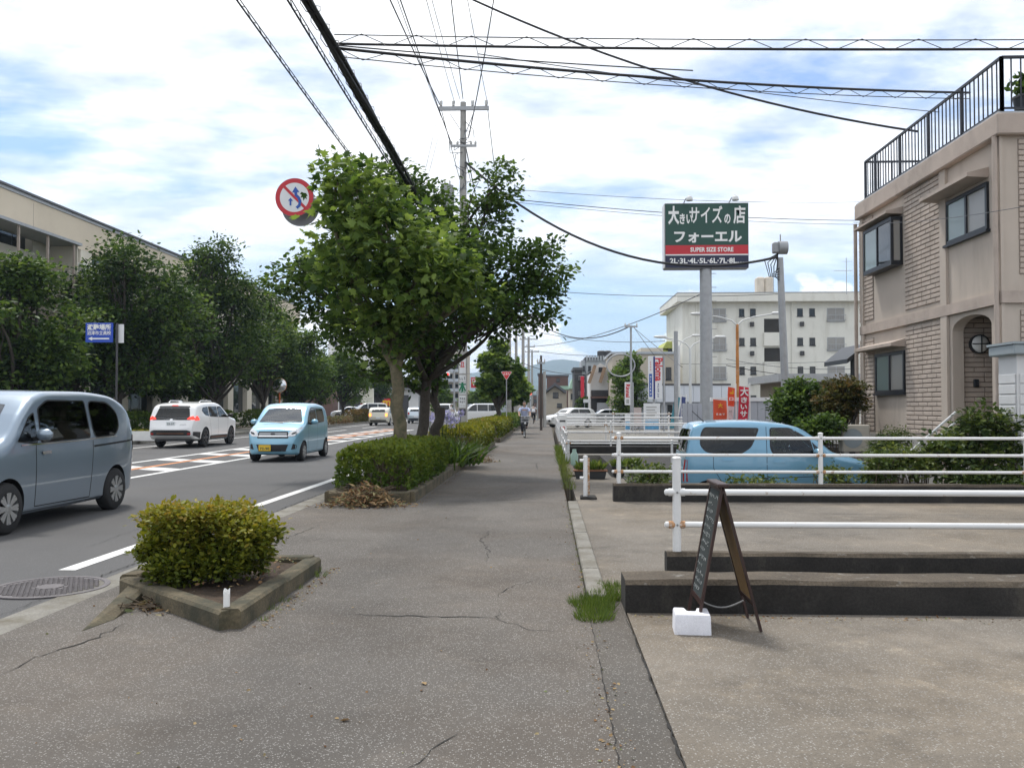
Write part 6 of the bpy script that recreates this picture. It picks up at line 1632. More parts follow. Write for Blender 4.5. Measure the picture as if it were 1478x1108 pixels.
# two-armed street lamps on the right
def street_lamp(label, px, Y, forky, armpx, lampy, mat, matarm='lamp_white', one=False):
    f = at(px, forky, Y); t = thing('street_lamp', label, 'street lamp', (f.x, Y, -.12), 0, 'two armed street lamps'); z = f.z + .12
    MB().tube([(0, 0, 0), (0, 0, z)], [.085, .065], 12).build('post', mat, t, smooth=50)
    k = Y / FPX
    for (dx, ly) in zip(armpx, lampy):
        e = at(px + dx, ly, Y); ex, ez = e.x - f.x, e.z + .12
        P = [(0, 0, z - .05), (ex * .12, 0, z + (ez - z) * .35), (ex * .38, 0, z + (ez - z) * .68), (ex * .8, 0, ez - abs(ez - z) * .06)]
        a = MB().tube(P, .032, 8).build('arm', matarm, t, smooth=60)
        s_ = 1 if ex > 0 else -1
        mb = MB(); mb.lathe([(.02, -.02), (.10, .06), (.12, .3), (.09, .52), (.02, .6)], 12, axis='X'); mb.v = [(v[0] * s_, v[1], v[2] * .7) for v in mb.v]
        mb.build('lamp_head', 'lamp_white', a, smooth=60, loc=(ex * .78, 0, ez))
    return t
street_lamp('orange posted two armed street lamp in front of the apartment block', 1064, 40, 468, (-62, 64), (453, 452), 'pole_orange')
street_lamp('white two armed street lamp left of the green sign post', 996, 48, 502, (-44, 46), (486, 486), 'lamp_white')
street_lamp('white street lamp farther back beside the gas shop sign', 980, 58, 500, (-30, 24), (486, 484), 'lamp_white')
# ---------------------------------------------------------------- buildings
pbr('house_render', (0.47, 0.405, 0.345), .85, var=.06, vscale=.9, fine=.06, fscale=80, bump=.002, bscale=120, stain=(0.37, 0.315, 0.265), sscale=1.6, slo=.5, shi=.74, streak=.22)
pbr('house_brick', (0.44, 0.37, 0.315), .85, var=.14, vscale=2.2, fine=.10, fscale=60, bump=.006, bscale=45)
pbr('house_joint', (0.24, 0.20, 0.17), .9, var=.1)
pbr('house_band', (0.42, 0.35, 0.30), .85, var=.1, vscale=2, fine=.06, fscale=60, stain=(0.31, 0.26, 0.22), sscale=1.4, slo=.52, shi=.7)
pbr('plinth_grey', (0.34, 0.33, 0.31), .9, var=.1, vscale=2, fine=.1, fscale=50)
pbr('frame_dark', (0.022, 0.025, 0.03), .4, var=0, metal=.3)
pbr('railing_dark', (0.018, 0.021, 0.03), .45, var=0, metal=.2)
pbr('curtain_pale', (0.50, 0.52, 0.50), .9, var=.06, vscale=6)
glass('pane_dark', (0.02, 0.024, 0.026), .04, .6)
glass('pane_green', (0.20, 0.255, 0.245), .12, .6)
glass('pane_grey', (0.30, 0.29, 0.27), .25, .5)
pbr('shed_white', (0.60, 0.60, 0.60), .6, var=.05, vscale=3)
pbr('shed_grey', (0.27, 0.31, 0.33), .6, var=.06, vscale=3)
pbr('ac_beige', (0.44, 0.41, 0.35), .6, var=.06)
pbr('apart_wall', (0.72, 0.71, 0.645), .9, var=.05, vscale=.5, fine=.04, fscale=12, stain=(0.55, 0.53, 0.46), sscale=.9, slo=.52, shi=.75, streak=.2)
pbr('apart_dark', (0.035, 0.033, 0.03), .8, var=.2, vscale=1)
pbr('school_wall', (0.62, 0.54, 0.42), .85, var=.05, vscale=.4, fine=.03, fscale=20, stain=(0.55, 0.475, 0.365), sscale=.35, slo=.5, shi=.75)
pbr('school_light', (0.60, 0.56, 0.47), .85, var=.05, vscale=.4)
pbr('grey_roof', (0.10, 0.105, 0.115), .6, var=.1)
pbr('panel_grey', (0.38, 0.40, 0.44), .7, var=.05, vscale=.7)
pbr('panel_pale', (0.60, 0.63, 0.68), .6, var=.04, vscale=.7)
pbr('maroon', (0.15, 0.03, 0.03), .7, var=.1)
pbr('white_wall', (0.74, 0.74, 0.73), .85, var=.06, vscale=.6)
pbr('grey_wall', (0.42, 0.45, 0.48), .85, var=.08, vscale=.6)
pbr('beige_wall', (0.46, 0.41, 0.33), .85, var=.07, vscale=.6)
pbr('brown_wall', (0.13, 0.075, 0.06), .85, var=.12, vscale=.8)
pbr('dark_wall', (0.06, 0.058, 0.06), .8, var=.12, vscale=.8)
pbr('timber_pale', (0.36, 0.25, 0.17), .8, var=.15, vscale=2)
pbr('green_roof', (0.34, 0.50, 0.38), .7, var=.08)
pbr('lime_wall', (0.42, 0.46, 0.12), .7, var=.1)
pbr('shed_brown', (0.20, 0.165, 0.12), .85, var=.15, vscale=1.5)
pbr('flag_red', (0.62, 0.03, 0.06), .8, var=.06)
pbr('flag_orange', (0.72, 0.10, 0.04), .8, var=.06)

# --- two storey house on the right
HX, HY0, HY1 = 8.10, 16.0, 23.0
house = thing('house', 'two storey beige house with brick panels and a railed flat roof', 'house')
def fy(px):
    d = ray(px, 587); return HX * d.y / d.x
def fz(px, py): return at(px, py, fy(px)).z
ZB = -.42
zband0, zband1 = fz(1436, 441), fz(1436, 424)
ztopw = fz(1436, 206); zpar = fz(1436, 176)
yp0, yp1 = fy(1372), fy(1363)          # pilaster right of the brick field
XR = HX + 9
box('upper_wall', 'house_render', house, (HX, HY0, zband0), (XR, HY1, ztopw))
box('lower_wall', 'house_render', house, (HX, yp0, ZB), (XR, HY1, zband0 - .002))
box('porch_back_wall', 'house_render', house, (HX + 1.5, HY0 + .22, ZB), (XR, yp0 - .002, zband0 - .004))
box('front_wall', 'house_render', house, (HX, HY0, ZB), (XR, HY0 + .21, zband0 - .003))
# arched porch wall
ya, yb = HY0 + .24, yp0 - .02
yl, yr = fy(1376), fy(1433)
zs, za = fz(1376, 478), fz(1405, 454)
arch = [(ya, ZB), (ya, zband0 - .004), (yb, zband0 - .004), (yb, ZB), (yl, ZB), (yl, zs)]
for i in range(1, 12):
    a = math.pi * i / 12; arch.append((((yl + yr) / 2 + (yl - yr) / 2 * math.cos(a)), zs + (za - zs) * math.sin(a)))
arch += [(yr, zs), (yr, ZB)]
MB().prism(arch, HX, HX + .22, 'X').build('arch_wall', 'house_render', house)
box('porch_floor', 'plinth_grey', house, (HX + .0, HY0 + .25, ZB), (HX + 1.5, yp0 - .003, .35))
box('floor_band', 'house_band', house, (HX - .07, HY0 - .07, zband0), (XR, HY1 + .07, zband1))
box('parapet', 'house_band', house, (HX - .15, HY0 - .15, ztopw + .002), (XR, HY1 + .15, zpar), .02)
box('parapet_cap', 'steel_grey', house, (HX - .12, HY0 - .12, zpar + .001), (XR, HY1 + .12, zpar + .03))
box('plinth', 'plinth_grey', house, (HX - .05, yp0 + .1, ZB), (HX - .001, HY1 + .02, fz(1300, 628)))
for (a, b) in ((yp0, yp1), (HY1 - .14, HY1 + .03), (HY0 - .03, HY0 + .22)):
    box('pilaster', 'house_render', house, (HX - .06, a, ZB + .02), (HX - .002, b, zband0 - .005)); box('pilaster', 'house_render', house, (HX - .06, a, zband1 + .003), (HX - .002, b, ztopw - .003))
MB().tube([(HX - .12, HY0 + .02, ZB), (HX - .12, HY0 + .02, ztopw)], .045, 10).build('downpipe', 'house_band', house, smooth=50)
MB().tube([(HX - .14, HY1 + .12, ZB), (HX - .14, HY1 + .12, ztopw - .1)], .045, 10).build('downpipe', 'house_band', house, smooth=50)
# bricks
bm_ = MB().box((0, 0, 0), (.026, .436, .080), bev=.008).mesh('brick'); bm_.materials.append(MATS['house_brick'])
bricks_x, bricks_y = [], []
def brick_field(y0, y1, z0, z1, axis='X', pos=HX, joint=True):
    mb = MB()
    if axis == 'X': mb.span((pos - .006, y0, z0), (pos - .001, y1, z1))
    else: mb.span((y0, pos - .006, z0), (y1, pos - .001, z1))
    mb.build('brick_backing', 'house_joint', house)
    n = max(1, round((y1 - y0) / .462)); w = (y1 - y0) / n; m = int((z1 - z0) / .098); h = (z1 - z0) / m
    for j in range(m):
        for i in range(n):
            pass
        cells = [(i, i + 1) for i in range(n)] if (j % 3) else [(0, .5)] + [(i + .5, i + 1.5) for i in range(n - 1)] + [(n - .5, n)]
        for (c0, c1) in cells:
            (bricks_x if axis == 'X' else bricks_y).append((axis, pos, y0 + w * (c0 + c1) / 2, z0 + h * (j + .5), w * (c1 - c0) / .462, h / .098))
zl = fz(1300, 626) + .03
ym0, ym1 = fy(1361), fy(1309); ys0, ys1 = fy(1263), fy(1243)
brick_field(ym0, ym1, zband1 + .12, ztopw - .02); brick_field(ym0, ym1, zl, zband0 - .05)
brick_field(ys0, ys1, zband1 + .12, ztopw - .05); brick_field(ys0, ys1, zl, zband0 - .12)
brick_field(HX + .27, HX + 2.12, zband1 + .3, ztopw - .05, 'Y', HY0)
brick_field(HX + .27, HX + 2.12, zl, zband0 - .12, 'Y', HY0)
brick_field(HX + .26, HX + 1.48, .4, zband0 - .05, 'Y', yp0 - .004)
def put_brick(b, parent):
    o = bpy.data.objects.new('brick', bm_); COL.objects.link(o); o.parent = parent
    ax, pos, u, z, sw, sh = b
    o.location = (pos - .012, u, z) if ax == 'X' else (u, pos - .012, z); o.rotation_euler = (0, 0, 0 if ax == 'X' else R(-90)); o.scale = (1 + rnd.uniform(-.15, .25), sw, sh)
allb = bricks_x + bricks_y
allb.sort(key=lambda b: (b[1] if b[0] == 'X' else b[2]) ** 2 * 0 + (b[2] if b[0] == 'X' else b[1]))
for b in allb[:300]: put_brick(b, house)
mb = MB()
for (ax, pos, u, z, sw, sh) in allb[300:]:
    mb.box((pos - .012, u, z) if ax == 'X' else (u, pos - .012, z), (.026, .436 * sw, .080 * sh) if ax == 'X' else (.436 * sw, .026, .080 * sh), bev=.010)
mb.build('brickwork', 'house_brick', house)['kind'] = 'stuff'
# windows on the road side
def house_window(px0, px1, pyt, pyb, pref, out=.0, panes=2, mats=('pane_green', 'pane_grey')):
    y0, y1 = fy(px1), fy(px0); zt, zb = fz(pref, pyt), fz(pref, pyb)
    w = empty('window', (0, 0, 0), 0, house); x = HX - out
    mb = MB(); f = .07
    for a, b in (((x - .05, y0, zb), (x + .02, y1, zb + f)), ((x - .05, y0, zt - f), (x + .02, y1, zt)), ((x - .05, y0, zb + f), (x + .02, y0 + f, zt - f)), ((x - .05, y1 - f, zb + f), (x + .02, y1, zt - f))): mb.span(a, b)
    mb.build('frame', 'frame_dark', w)
    ym = (y0 + y1) / 2
    for i in range(2):
        a, b = (y0 + f, ym) if i == 0 else (ym, y1 - f)
        box('pane', mats[1 - i], w, (x - .012 - .014 * i, a, zb + f), (x - .006 - .014 * i, b, zt - f))
    MB().span((x - .045, ym - .035, zb + f), (x - .02, ym + .035, zt - f)).build('mullion', 'frame_dark', w)
    MB().span((x - .09, y0 - .04, zb - .05), (x + .01, y1 + .04, zb - .003)).build('sill', 'frame_dark', w)
    return y0, y1, zb, zt
def canopy(y0, y1, z, dep=.45, th=.09):
    mb = MB(); mb.prism([(HX, z), (HX, z + th + .10), (HX - dep, z + th), (HX - dep, z + .02)], y0, y1, 'Y'); mb.build('window_canopy', 'house_band', house)
y0, y1, zb, zt = house_window(1371, 1432, 278, 343, 1400); canopy(fy(1436) + .1, fy(1358), zt + .08, .40)
y0, y1, zb, zt = house_window(1266, 1308, 508, 567, 1290); canopy(y0 - .05, y1 + .6, zt + .08, .34)
# box bay upstairs
ybx0, ybx1 = fy(1306), fy(1264); zt, zb = fz(1280, 326), fz(1280, 392)
by = empty('bay_window', (0, 0, 0), 0, house)
mb = MB(); o_ = .27; f = .06
for (a, b) in (((HX - o_, ybx0, zb), (HX, ybx1, zb + .1)), ((HX - o_, ybx0, zt - .08), (HX, ybx1, zt))): mb.span(a, b)
for yy_ in (ybx0, ybx1 - f, (ybx0 + ybx1) / 2 - f / 2): mb.span((HX - o_, yy_, zb + .1), (HX - o_ + f, yy_ + f, zt - .08))
for yy_ in (ybx0, ybx1 - f): mb.span((HX - f, yy_, zb + .1), (HX - .002, yy_ + f, zt - .08))
mb.build('frame', 'frame_dark', by)
box('pane', 'pane_dark', by, (HX - o_ + .02, ybx0 + f, zb + .1), (HX - o_ + .03, (ybx0 + ybx1) / 2 - f / 2, zt - .08))
box('pane', 'pane_green', by, (HX - o_ + .02, (ybx0 + ybx1) / 2 + f / 2, zb + .1), (HX - o_ + .03, ybx1 - f, zt - .08))
box('pane', 'pane_grey', by, (HX - o_ + f, ybx0 + .02, zb + .1), (HX - f, ybx0 + .03, zt - .08))
canopy(ybx0 - .05, ybx1 + .3, zt + .05, .40, .07)
# porch lamp and intercom
lp = at(1410, 497, yp0); MB().lathe([(.17, -.03), (.175, -.10), (.13, -.15), (.01, -.17)], 20, (lp.x, yp0 - .03, lp.z), 'Y').build('porch_lamp', 'lamp_white', house, smooth=50)
mb = MB(); mb.lathe([(.19, -.02), (.19, -.11), (.17, -.115), (.17, -.02)], 20, (lp.x, yp0 - .03, lp.z), 'Y', caps=False); mb.box((lp.x, yp0 - .20, lp.z), (.36, .012, .02)); mb.box((lp.x, yp0 - .20, lp.z), (.02, .012, .36)); mb.build('porch_lamp_guard', 'frame_dark', house)
ip = at(1407, 553, yp0); MB().box((ip.x, yp0 - .06, ip.z), (.1, .05, .16), bev=.01).build('intercom', 'frame_dark', house)
# roof railing
rl = empty('roof_railing', (0, 0, 0), 0, house); xr = HX - .04; zr0, zr1 = zpar + .03, zpar + 1.0
for (a, b) in (((xr, HY0 - .1, 0), (xr, fy(1255), 0)), ((xr, HY0 - .1, 0), (XR, HY0 - .1, 0)), ((xr, fy(1255), 0), (XR, fy(1255), 0))):
    a, b = Vector(a), Vector(b); L = (b - a).length; d = (b - a).normalized()
    MB().bar(a + Vector((0, 0, zr1)), b + Vector((0, 0, zr1)), .05, .045).build('top_rail', 'railing_dark', rl)
    MB().bar(a + Vector((0, 0, zr0 + .06)), b + Vector((0, 0, zr0 + .06)), .035, .03).build('bottom_rail', 'railing_dark', rl)
    n = int(L / .165)
    bal = MB().box((0, 0, (zr0 + zr1) / 2 + .02), (.020, .020, zr1 - zr0 - .08)).mesh('baluster'); bal.materials.append(MATS['railing_dark'])
    for i in range(1, n):
        o = bpy.data.objects.new('baluster', bal); COL.objects.link(o); o.parent = rl; o.location = a + d * (L * i / n)
    for i in range(0, n + 1, 9): 
        q = a + d * (L * i / n); MB().box((q.x, q.y, (zr0 + zr1) / 2), (.055, .055, zr1 - zr0)).build('railing_post', 'railing_dark', rl)
# things on the roof
for (dx, dy, lab) in ((.7, .5, 'dark plant pot on the house roof behind the railing corner'), (1.25, .7, 'second dark plant pot on the house roof')):
    t = thing('plant_pot', lab, 'plant pot', (HX + dx, HY0 + dy, zpar + .03), 0, 'plant pots on the house roof')
    MB().lathe([(.16, 0), (.22, .42), (.24, .43), (.23, .47), (.01, .45)], 16).build('pot', 'frame_dark', t, smooth=40)
    n = 220; d = nrg.normal(0, 1, (n, 3)); d[:, 2] = np.abs(d[:, 2]) + .3
    leaf_mesh('leaves', np.stack([nrg.normal(0, .1, n), nrg.normal(0, .1, n), np.full(n, .5) + nrg.random(n) * .35], 1), d, nrg.uniform(.08, .16, n), LEAF_OVAL, nrg.normal(.4, .2, n), 'leaf_dark', t)
# steps rails, ac unit, shed
t = thing('stair_handrail', 'pair of slanting steel handrails at the house entrance', 'handrail')
for (p, q) in (((1310, 655), (1380, 594)), ((1326, 658), (1381, 607))):
    a, b = at(*p, 16.3), at(*q, 16.0); MB().tube([a, b], .022, 10).build('rail', 'lamp_white', t, smooth=50)
    for f in (.15, .6): 
        c = a.lerp(b, f); MB().tube([(c.x, c.y, ZB), c], .016, 8).build('upright', 'chrome', t, smooth=50)
c = at(1233, 650, 20.6); t = thing('air_conditioner', 'beige air conditioner unit at the house corner', 'air conditioner', (c.x, 20.6, ZB))
zt = at(1233, 612, 20.6).z - ZB; MB().box((0, 0, zt - .32), (.62, .3, .62), bev=.02).build('casing', 'ac_beige', t)
MB().lathe([(.22, -.16), (.22, -.155), (.01, -.155)], 20, (-.08, 0, zt - .32), 'Y', caps=False).build('fan_grille', 'shed_grey', t)
for x in (-.22, .22): MB().box((x, 0, (zt - .63) / 2), (.12, .3, zt - .63), bev=.01).build('foot_block', 'plinth_grey', t)
sh = thing('storage_shed', 'white panelled storage shed with grey roof at the right edge', 'shed', (0, 0, 0))
sx, sy_, sd_ = at(1468, 560, 14.7).x, 14.7, .58; szt = at(1468, 512, 14.7).z
box('carcass', 'shed_white', sh, (sx, sy_, -.4), (sx + 3, sy_ + sd_, szt))
for i in range(14):
    z = -.35 + i * .172
    if z + .16 < szt: 
        box('siding_panel', 'shed_white', sh, (sx + .04, sy_ - .022, z), (sx + .98, sy_ - .002, z + .150), .006); box('siding_panel', 'shed_white', sh, (sx - .022, sy_ + .03, z), (sx - .002, sy_ + sd_ - .03, z + .150), .006)
box('roof_fascia', 'shed_grey', sh, (sx - .10, sy_ - .12, szt + .002), (sx + 3.1, sy_ + sd_ + .14, szt + .17), .02); box('roof_top', 'shed_grey', sh, (sx - .12, sy_ - .14, szt + .172), (sx + 3.1, sy_ + sd_ + .16, szt + .21))

# --- generic building with openings
def opening(bld, x0, x1, z0, z1, y, glassm='pane_dark', frame='frame_dark', rail=False, name='window', fr=.05, dep=.0):
    w = MB()
    for a, b in (((x0, y - .04, z0), (x1, y - .001, z0 + fr)), ((x0, y - .04, z1 - fr), (x1, y - .001, z1)), ((x0, y - .04, z0 + fr), (x0 + fr, y - .001, z1 - fr)), ((x1 - fr, y - .04, z0 + fr), (x1, y - .001, z1 - fr)), (((x0 + x1) / 2 - fr / 2, y - .035, z0 + fr), ((x0 + x1) / 2 + fr / 2, y - .001, z1 - fr))): w.span(a, b)
    o = w.build(name, frame, bld); box('pane', glassm, o, (x0 + fr, y - .02, z0 + fr), (x1 - fr, y - .004, z1 - fr))
    box('sill', frame, o, (x0 - .04, y - .09, z0 - .06), (x1 + .04, y - .001, z0 - .002))
    if rail:
        r = MB(); 
        for zz_ in (z0 + .05, z0 + .55 * (z1 - z0) * .8): r.span((x0 - .05, y - .42, zz_), (x1 + .05, y - .39, zz_ + .04))
        n = int((x1 - x0) / .14)
        for i in range(n + 1): r.span((x0 + (x1 - x0) * i / n - .012, y - .415, z0 + .05), (x0 + (x1 - x0) * i / n + .012, y - .395, z0 + .55 * (z1 - z0) * .8))
        for xx in (x0 - .04, x1 + .01): r.span((xx, y - .42, z0 + .05), (xx + .03, y - .001, z0 + .09))
        r.build('window_guard', 'steel_grey', o)['kind'] = 'stuff'
    return o
# apartment block
Y = 83.0; ap = thing('apartment_block', 'cream four storey apartment block with flat roof and water tank', 'apartment block')
ax0, ax1 = at(985, 500, Y).x, at(1330, 500, Y).x; azt = at(1000, 437, Y).z
zA = lambda py: at(1100, py, Y).z
xA = lambda px: at(px, 500, Y).x
box('wall', 'apart_wall', ap, (ax0, Y, -.5), (ax1, Y + 11, azt))
box('roof_slab', 'apart_wall', ap, (ax0 - .6, Y - .9, azt + .002), (ax1 + .6, Y + 11.8, azt + .78), .02)
box('roof_edge', 'steel_grey', ap, (ax0 - .62, Y - .92, azt + .784), (ax1 + .62, Y + 11.82, azt + .86))
rows = [451, 493, 534.5, 576]
for rI, ry in enumerate(rows):
    for (a, b) in ((1067, 1074.5), (1083, 1091), (1151, 1159), (1168.5, 1176.5)): opening(ap, xA(a), xA(b), zA(ry + 5.5), zA(ry - 5.5), Y, 'pane_dark', fr=.07)
    for (a, b) in ((1029, 1048), (1194, 1219)): opening(ap, xA(a), xA(b), zA(ry + 13), zA(ry - 6), Y, 'pane_grey', 'steel_grey', rail=True, fr=.06)
    for px in (1085, 1157): MB().box((xA(px), Y - .18, zA(ry + 17)), (.36, .3, .42), bev=.04).build('vent_box', 'dark_grey', ap)
    if rI < 4:
        o = MB(); z0, z1 = zA(ry + 29), zA(ry + 9)
        o.span((xA(1103), Y - .015, z0), (xA(1131), Y - .003, z1)); o.build('stairwell_opening', 'apart_dark', ap)
        box('stairwell_parapet', 'apart_wall', ap, (xA(1102), Y - .3, z0 - 1.25), (xA(1132), Y - .004, z0 - .004))
for px in (1143, 1005): MB().tube([(xA(px), Y - .08, 0), (xA(px), Y - .08, azt)], .07, 8).build('downpipe', 'apart_wall', ap)
tk = at(1102, 410, Y + 4); t = thing('water_tank', 'cream water tank on the apartment roof', 'water tank', (tk.x, Y + 4, azt + .86))
for (dx, w_) in ((-.38, .74), (.42, .78)): MB().box((dx, 0, 1.25), (w_, 1.2, 1.6), bev=.12).build('tank_body', pbr('tank_cream', (0.62, 0.55, 0.45), .6), t)
MB().box((0, 0, .22), (1.9, 1.4, .42), bev=.03).build('tank_base', 'apart_wall', t)
MB().tube([(.98, 0, 0), (.98, 0, 2.3)], .03, 6).build('pipe', 'steel_grey', t)
def antenna(label, px, py0, py1, Y):
    a, b = at(px, py0, Y), at(px, py1, Y); t = thing('tv_antenna', label, 'antenna', tuple(a), 0, 'roof antennas'); h = b.z - a.z
    MB().tube([(0, 0, 0), (0, 0, h)], .03, 6).build('mast', 'steel_grey', t)
    MB().tube([(-1.1, 0, h * .65), (.55, 0, h * .65)], .018, 5).build('boom', 'steel_grey', t)
    for i in range(7): MB().tube([(-1.0 + i * .24, -.35, h * .65), (-1.0 + i * .24, .35, h * .65)], .012, 4).build('element', 'steel_grey', t)
    MB().tube([(-.4, 0, h * .9), (.5, 0, h * .9)], .015, 5).build('upper_boom', 'steel_grey', t)
antenna('television antenna left of the house on the apartment roof', 1222, 425, 372, 80)

# low buildings, fences and boards on the right
def slab_building(name, label, px0, px1, pyt, Y, dep, wall, roof=None, roofh=.25, over=.15, cat='building', pyb=None, group='buildings down the right side'):
    a, b = at(px0, pyt, Y), at(px1, pyt, Y); t = thing(name, label, cat, (0, 0, 0), 0, group)
    zb = -.5 if pyb is None else at(px0, pyb, Y).z
    box('wall', wall, t, (a.x, Y, zb), (b.x, Y + dep, a.z))
    if roof: box('roof', roof, t, (a.x - over, Y - over, a.z + .002), (b.x + over, Y + dep + over, a.z + roofh))
    return t
def win(t, px0, px1, py0, py1, Y, g='pane_dark', f='frame_dark'):
    a, b = at(px0, py0, Y), at(px1, py1, Y); return opening(t, a.x, b.x, b.z, a.z, Y, g, f, fr=.08)
t = slab_building('shop_building', 'beige flat roofed shop behind the yellow green tree', 884, 978, 511, 78, 9, 'beige_wall', 'grey_wall', .2)
for (a, b) in ((883.5, 885.5), (888, 890)): win(t, a, b, 534, 552, 78)
win(t, 961, 969, 530, 548, 78)
box('upper_room', 'beige_wall', t, (at(925, 503, 80).x, 80, at(925, 511, 78).z), (at(957, 503, 80).x, 86, at(925, 502, 80).z))
box('step_wall', 'beige_wall', t, (at(881, 520, 77).x, 77.2, -.4), (at(893, 520, 77).x, 77.98, at(881, 556, 77).z))
t = slab_building('lime_house', 'small house with lime green gable wall behind the beige shop', 958, 976, 505, 90, 6, 'lime_wall', None)
a, b, c_ = at(956, 503, 90), at(977, 493, 90), at(977, 503, 90); MB().prism([(a.x, a.z), (at(962, 494, 90).x, at(962, 493, 90).z), (b.x, b.z), (c_.x, c_.z)], 89.8, 96, 'Y').build('gable', 'lime_wall', t)
win(t, 964, 972, 503, 509, 89.8)
t = slab_building('tall_grey_building', 'grey three storey building with stepped roof behind the half timbered house', 846, 884, 519, 104, 10, 'grey_wall', 'grey_roof', .3)
for i in range(9): 
    x = at(846 + i * 4.0, 519, 104).x; box('parapet_block', 'grey_wall', t, (x, 103.8, at(846, 521, 104).z), (x + .18, 104 - .002, at(846, 518, 104).z + .35))
for px in (868, 877): MB().lathe([(.5, 0), (.5, .9), (.3, 1.0)], 12, (at(px, 517, 106).x, 106, at(px, 518, 106).z)).build('roof_vent', 'dark_grey', t, smooth=40)
box('stair_tower', 'grey_wall', t, (at(839, 530, 104).x, 104.2, -.4), (at(845.5, 530, 104).x, 110, at(840, 520, 104).z))
for ry in (528, 540, 552, 566): win(t, 841, 844, ry, ry + 7, 104.2); win(t, 849, 853, ry, ry + 7, 104)
t = slab_building('dark_building', 'narrow dark brown three storey building beside a tall red banner', 829, 840, 534, 100, 8, 'dark_wall', 'grey_roof', .3)
for ry in (541, 563): win(t, 834, 839, ry, ry + 9, 100, 'pane_grey')
bn = at(840, 556, 99.5); bt = thing('vertical_banner', 'tall narrow red banner on the dark building', 'banner', (bn.x, 99.5, 0)); box('cloth', 'flag_red', bt, (-.15, 0, at(840, 577, 99.5).z), (.25, .06, at(840, 543, 99.5).z)); 
box('bracket', 'steel_grey', bt, (-.3, .02, at(840, 543, 99.5).z), (.3, .05, at(840, 543, 99.5).z + .06))
# half timbered house with sloping beams
Y = 84; t = slab_building('timber_house', 'white house with sloping brown roof beams and dark lower storey', 853, 882, 535, Y, 8, 'white_wall', None, cat='house')
for (p, q) in (((850, 553), (859, 527)), ((866, 552), (873, 530))):
    a, b = at(*p, Y - .5), at(*q, Y - .5); MB().bar(a, b, .30, .34, up=(0, 1, 0)).build('sloping_beam', 'timber_pale', t)
a, b, c_ = at(853, 535, Y), at(866, 524, Y), at(882, 532, Y); MB().prism([(a.x, a.z), (b.x, b.z), (c_.x, c_.z), (c_.x, a.z - .2), (a.x, a.z - .2)], Y - .02, Y + 8, 'Y').build('gable', 'white_wall', t)
box('lower_storey', 'dark_wall', t, (at(853, 570, Y).x, Y - .35, -.4), (at(881, 570, Y).x, Y - .003, at(853, 563, Y).z)); box('lean_to_roof', 'brown_wall', t, (at(852, 574, Y).x, Y - 1.2, at(853, 575, Y).z), (at(882, 574, Y).x, Y - .36, at(853, 572, Y).z))
win(t, 864, 870, 530, 536, Y - .02)
box('garage_door', 'panel_grey', t, (at(862, 590, Y - 1).x, Y - 1.1, -.4), (at(880, 590, Y - 1).x, Y - .37, at(862, 581, Y - 1).z))
MB().tube([at(852, 554, Y - .6), (at(852, 554, Y - .6).x, Y - .6, -.1)], .08, 8).build('pillar', 'white_wall', t)
# gabled beige house, brown block, green roof
Y = 120; t = slab_building('gabled_house', 'beige gabled house just right of the dark wooden pole', 788, 816, 567, Y, 9, 'beige_wall', None, cat='house')
a, b, c_ = at(786.5, 567, Y), at(801, 557, Y), at(817, 568, Y); MB().prism([(a.x, a.z), (b.x, b.z), (c_.x, c_.z), (c_.x, c_.z + .35), (b.x, b.z + .45), (a.x, a.z + .35)], Y - .7, Y + 9.5, 'Y').build('roof', 'grey_roof', t)
MB().prism([(a.x + .2, a.z - .01), (b.x, b.z - .05), (c_.x - .2, c_.z - .01)], Y - .003, Y + 9, 'Y').build('gable', 'beige_wall', t)
win(t, 798, 806, 566, 574, Y); win(t, 804, 811, 582, 588, Y)
t = slab_building('brown_block', 'dark red brown apartment block far behind the gabled house', 789, 820, 543, 170, 12, 'brown_wall', 'grey_roof', .3)
win(t, 803, 808, 546, 551, 170); 
t = slab_building('slim_dark_tower', 'slim dark tower house left of the brown block', 777, 784, 541, 150, 8, 'brown_wall', 'grey_roof', .3); win(t, 779, 782, 553, 562, 150)
t = slab_building('green_roofed_house', 'far house with pale green roof', 822, 832, 560, 140, 9, 'beige_wall', None, cat='house')
a, b, c_, d_ = at(821, 561, 139), at(826, 546, 139), at(833, 546, 139), at(833, 561, 139); MB().prism([(p.x, p.z) for p in (a, b, c_, d_)], 139, 149, 'Y').build('roof', 'green_roof', t)
win(t, 824, 829, 568, 576, 140)
t = slab_building('far_house', 'low far house with a pale green roof wing', 806, 818, 562, 126, 6, 'beige_wall', 'green_roof', .5, .3, cat='house'); win(t, 809, 814, 570, 577, 126)
# metal panel fence and panel shop
def panel_wall(name, label, px0, px1, pyt, pyb, Y, mat, n, cat='fence', cap=None):
    a, b = at(px0, pyt, Y), at(px1, pyb, Y); t = thing(name, label, cat, (0, 0, 0), 0, 'panel walls on the right'); w = (b.x - a.x) / n
    for i in range(n): box('panel', mat, t, (a.x + w * i + .006, Y, b.z), (a.x + w * (i + 1) - .006, Y + .08, a.z), .006)
    box('backing_rail', 'steel_grey', t, (a.x, Y + .085, b.z + .2), (b.x, Y + .14, b.z + .3)); box('backing_rail', 'steel_grey', t, (a.x, Y + .085, a.z - .4), (b.x, Y + .14, a.z - .3))
    if cap: box('cap', cap, t, (a.x - .05, Y - .05, a.z + .002), (b.x + .05, Y + .2, a.z + .14))
    return t
panel_wall('metal_fence', 'blue grey metal panel fence with white cap behind the banner flags', 1028, 1160, 579, 645, 32, 'panel_grey', 12, cap='sign_white')
panel_wall('metal_fence', 'blue grey metal panel fence left of the green sign post', 985, 1014, 582, 640, 33, 'panel_grey', 4)
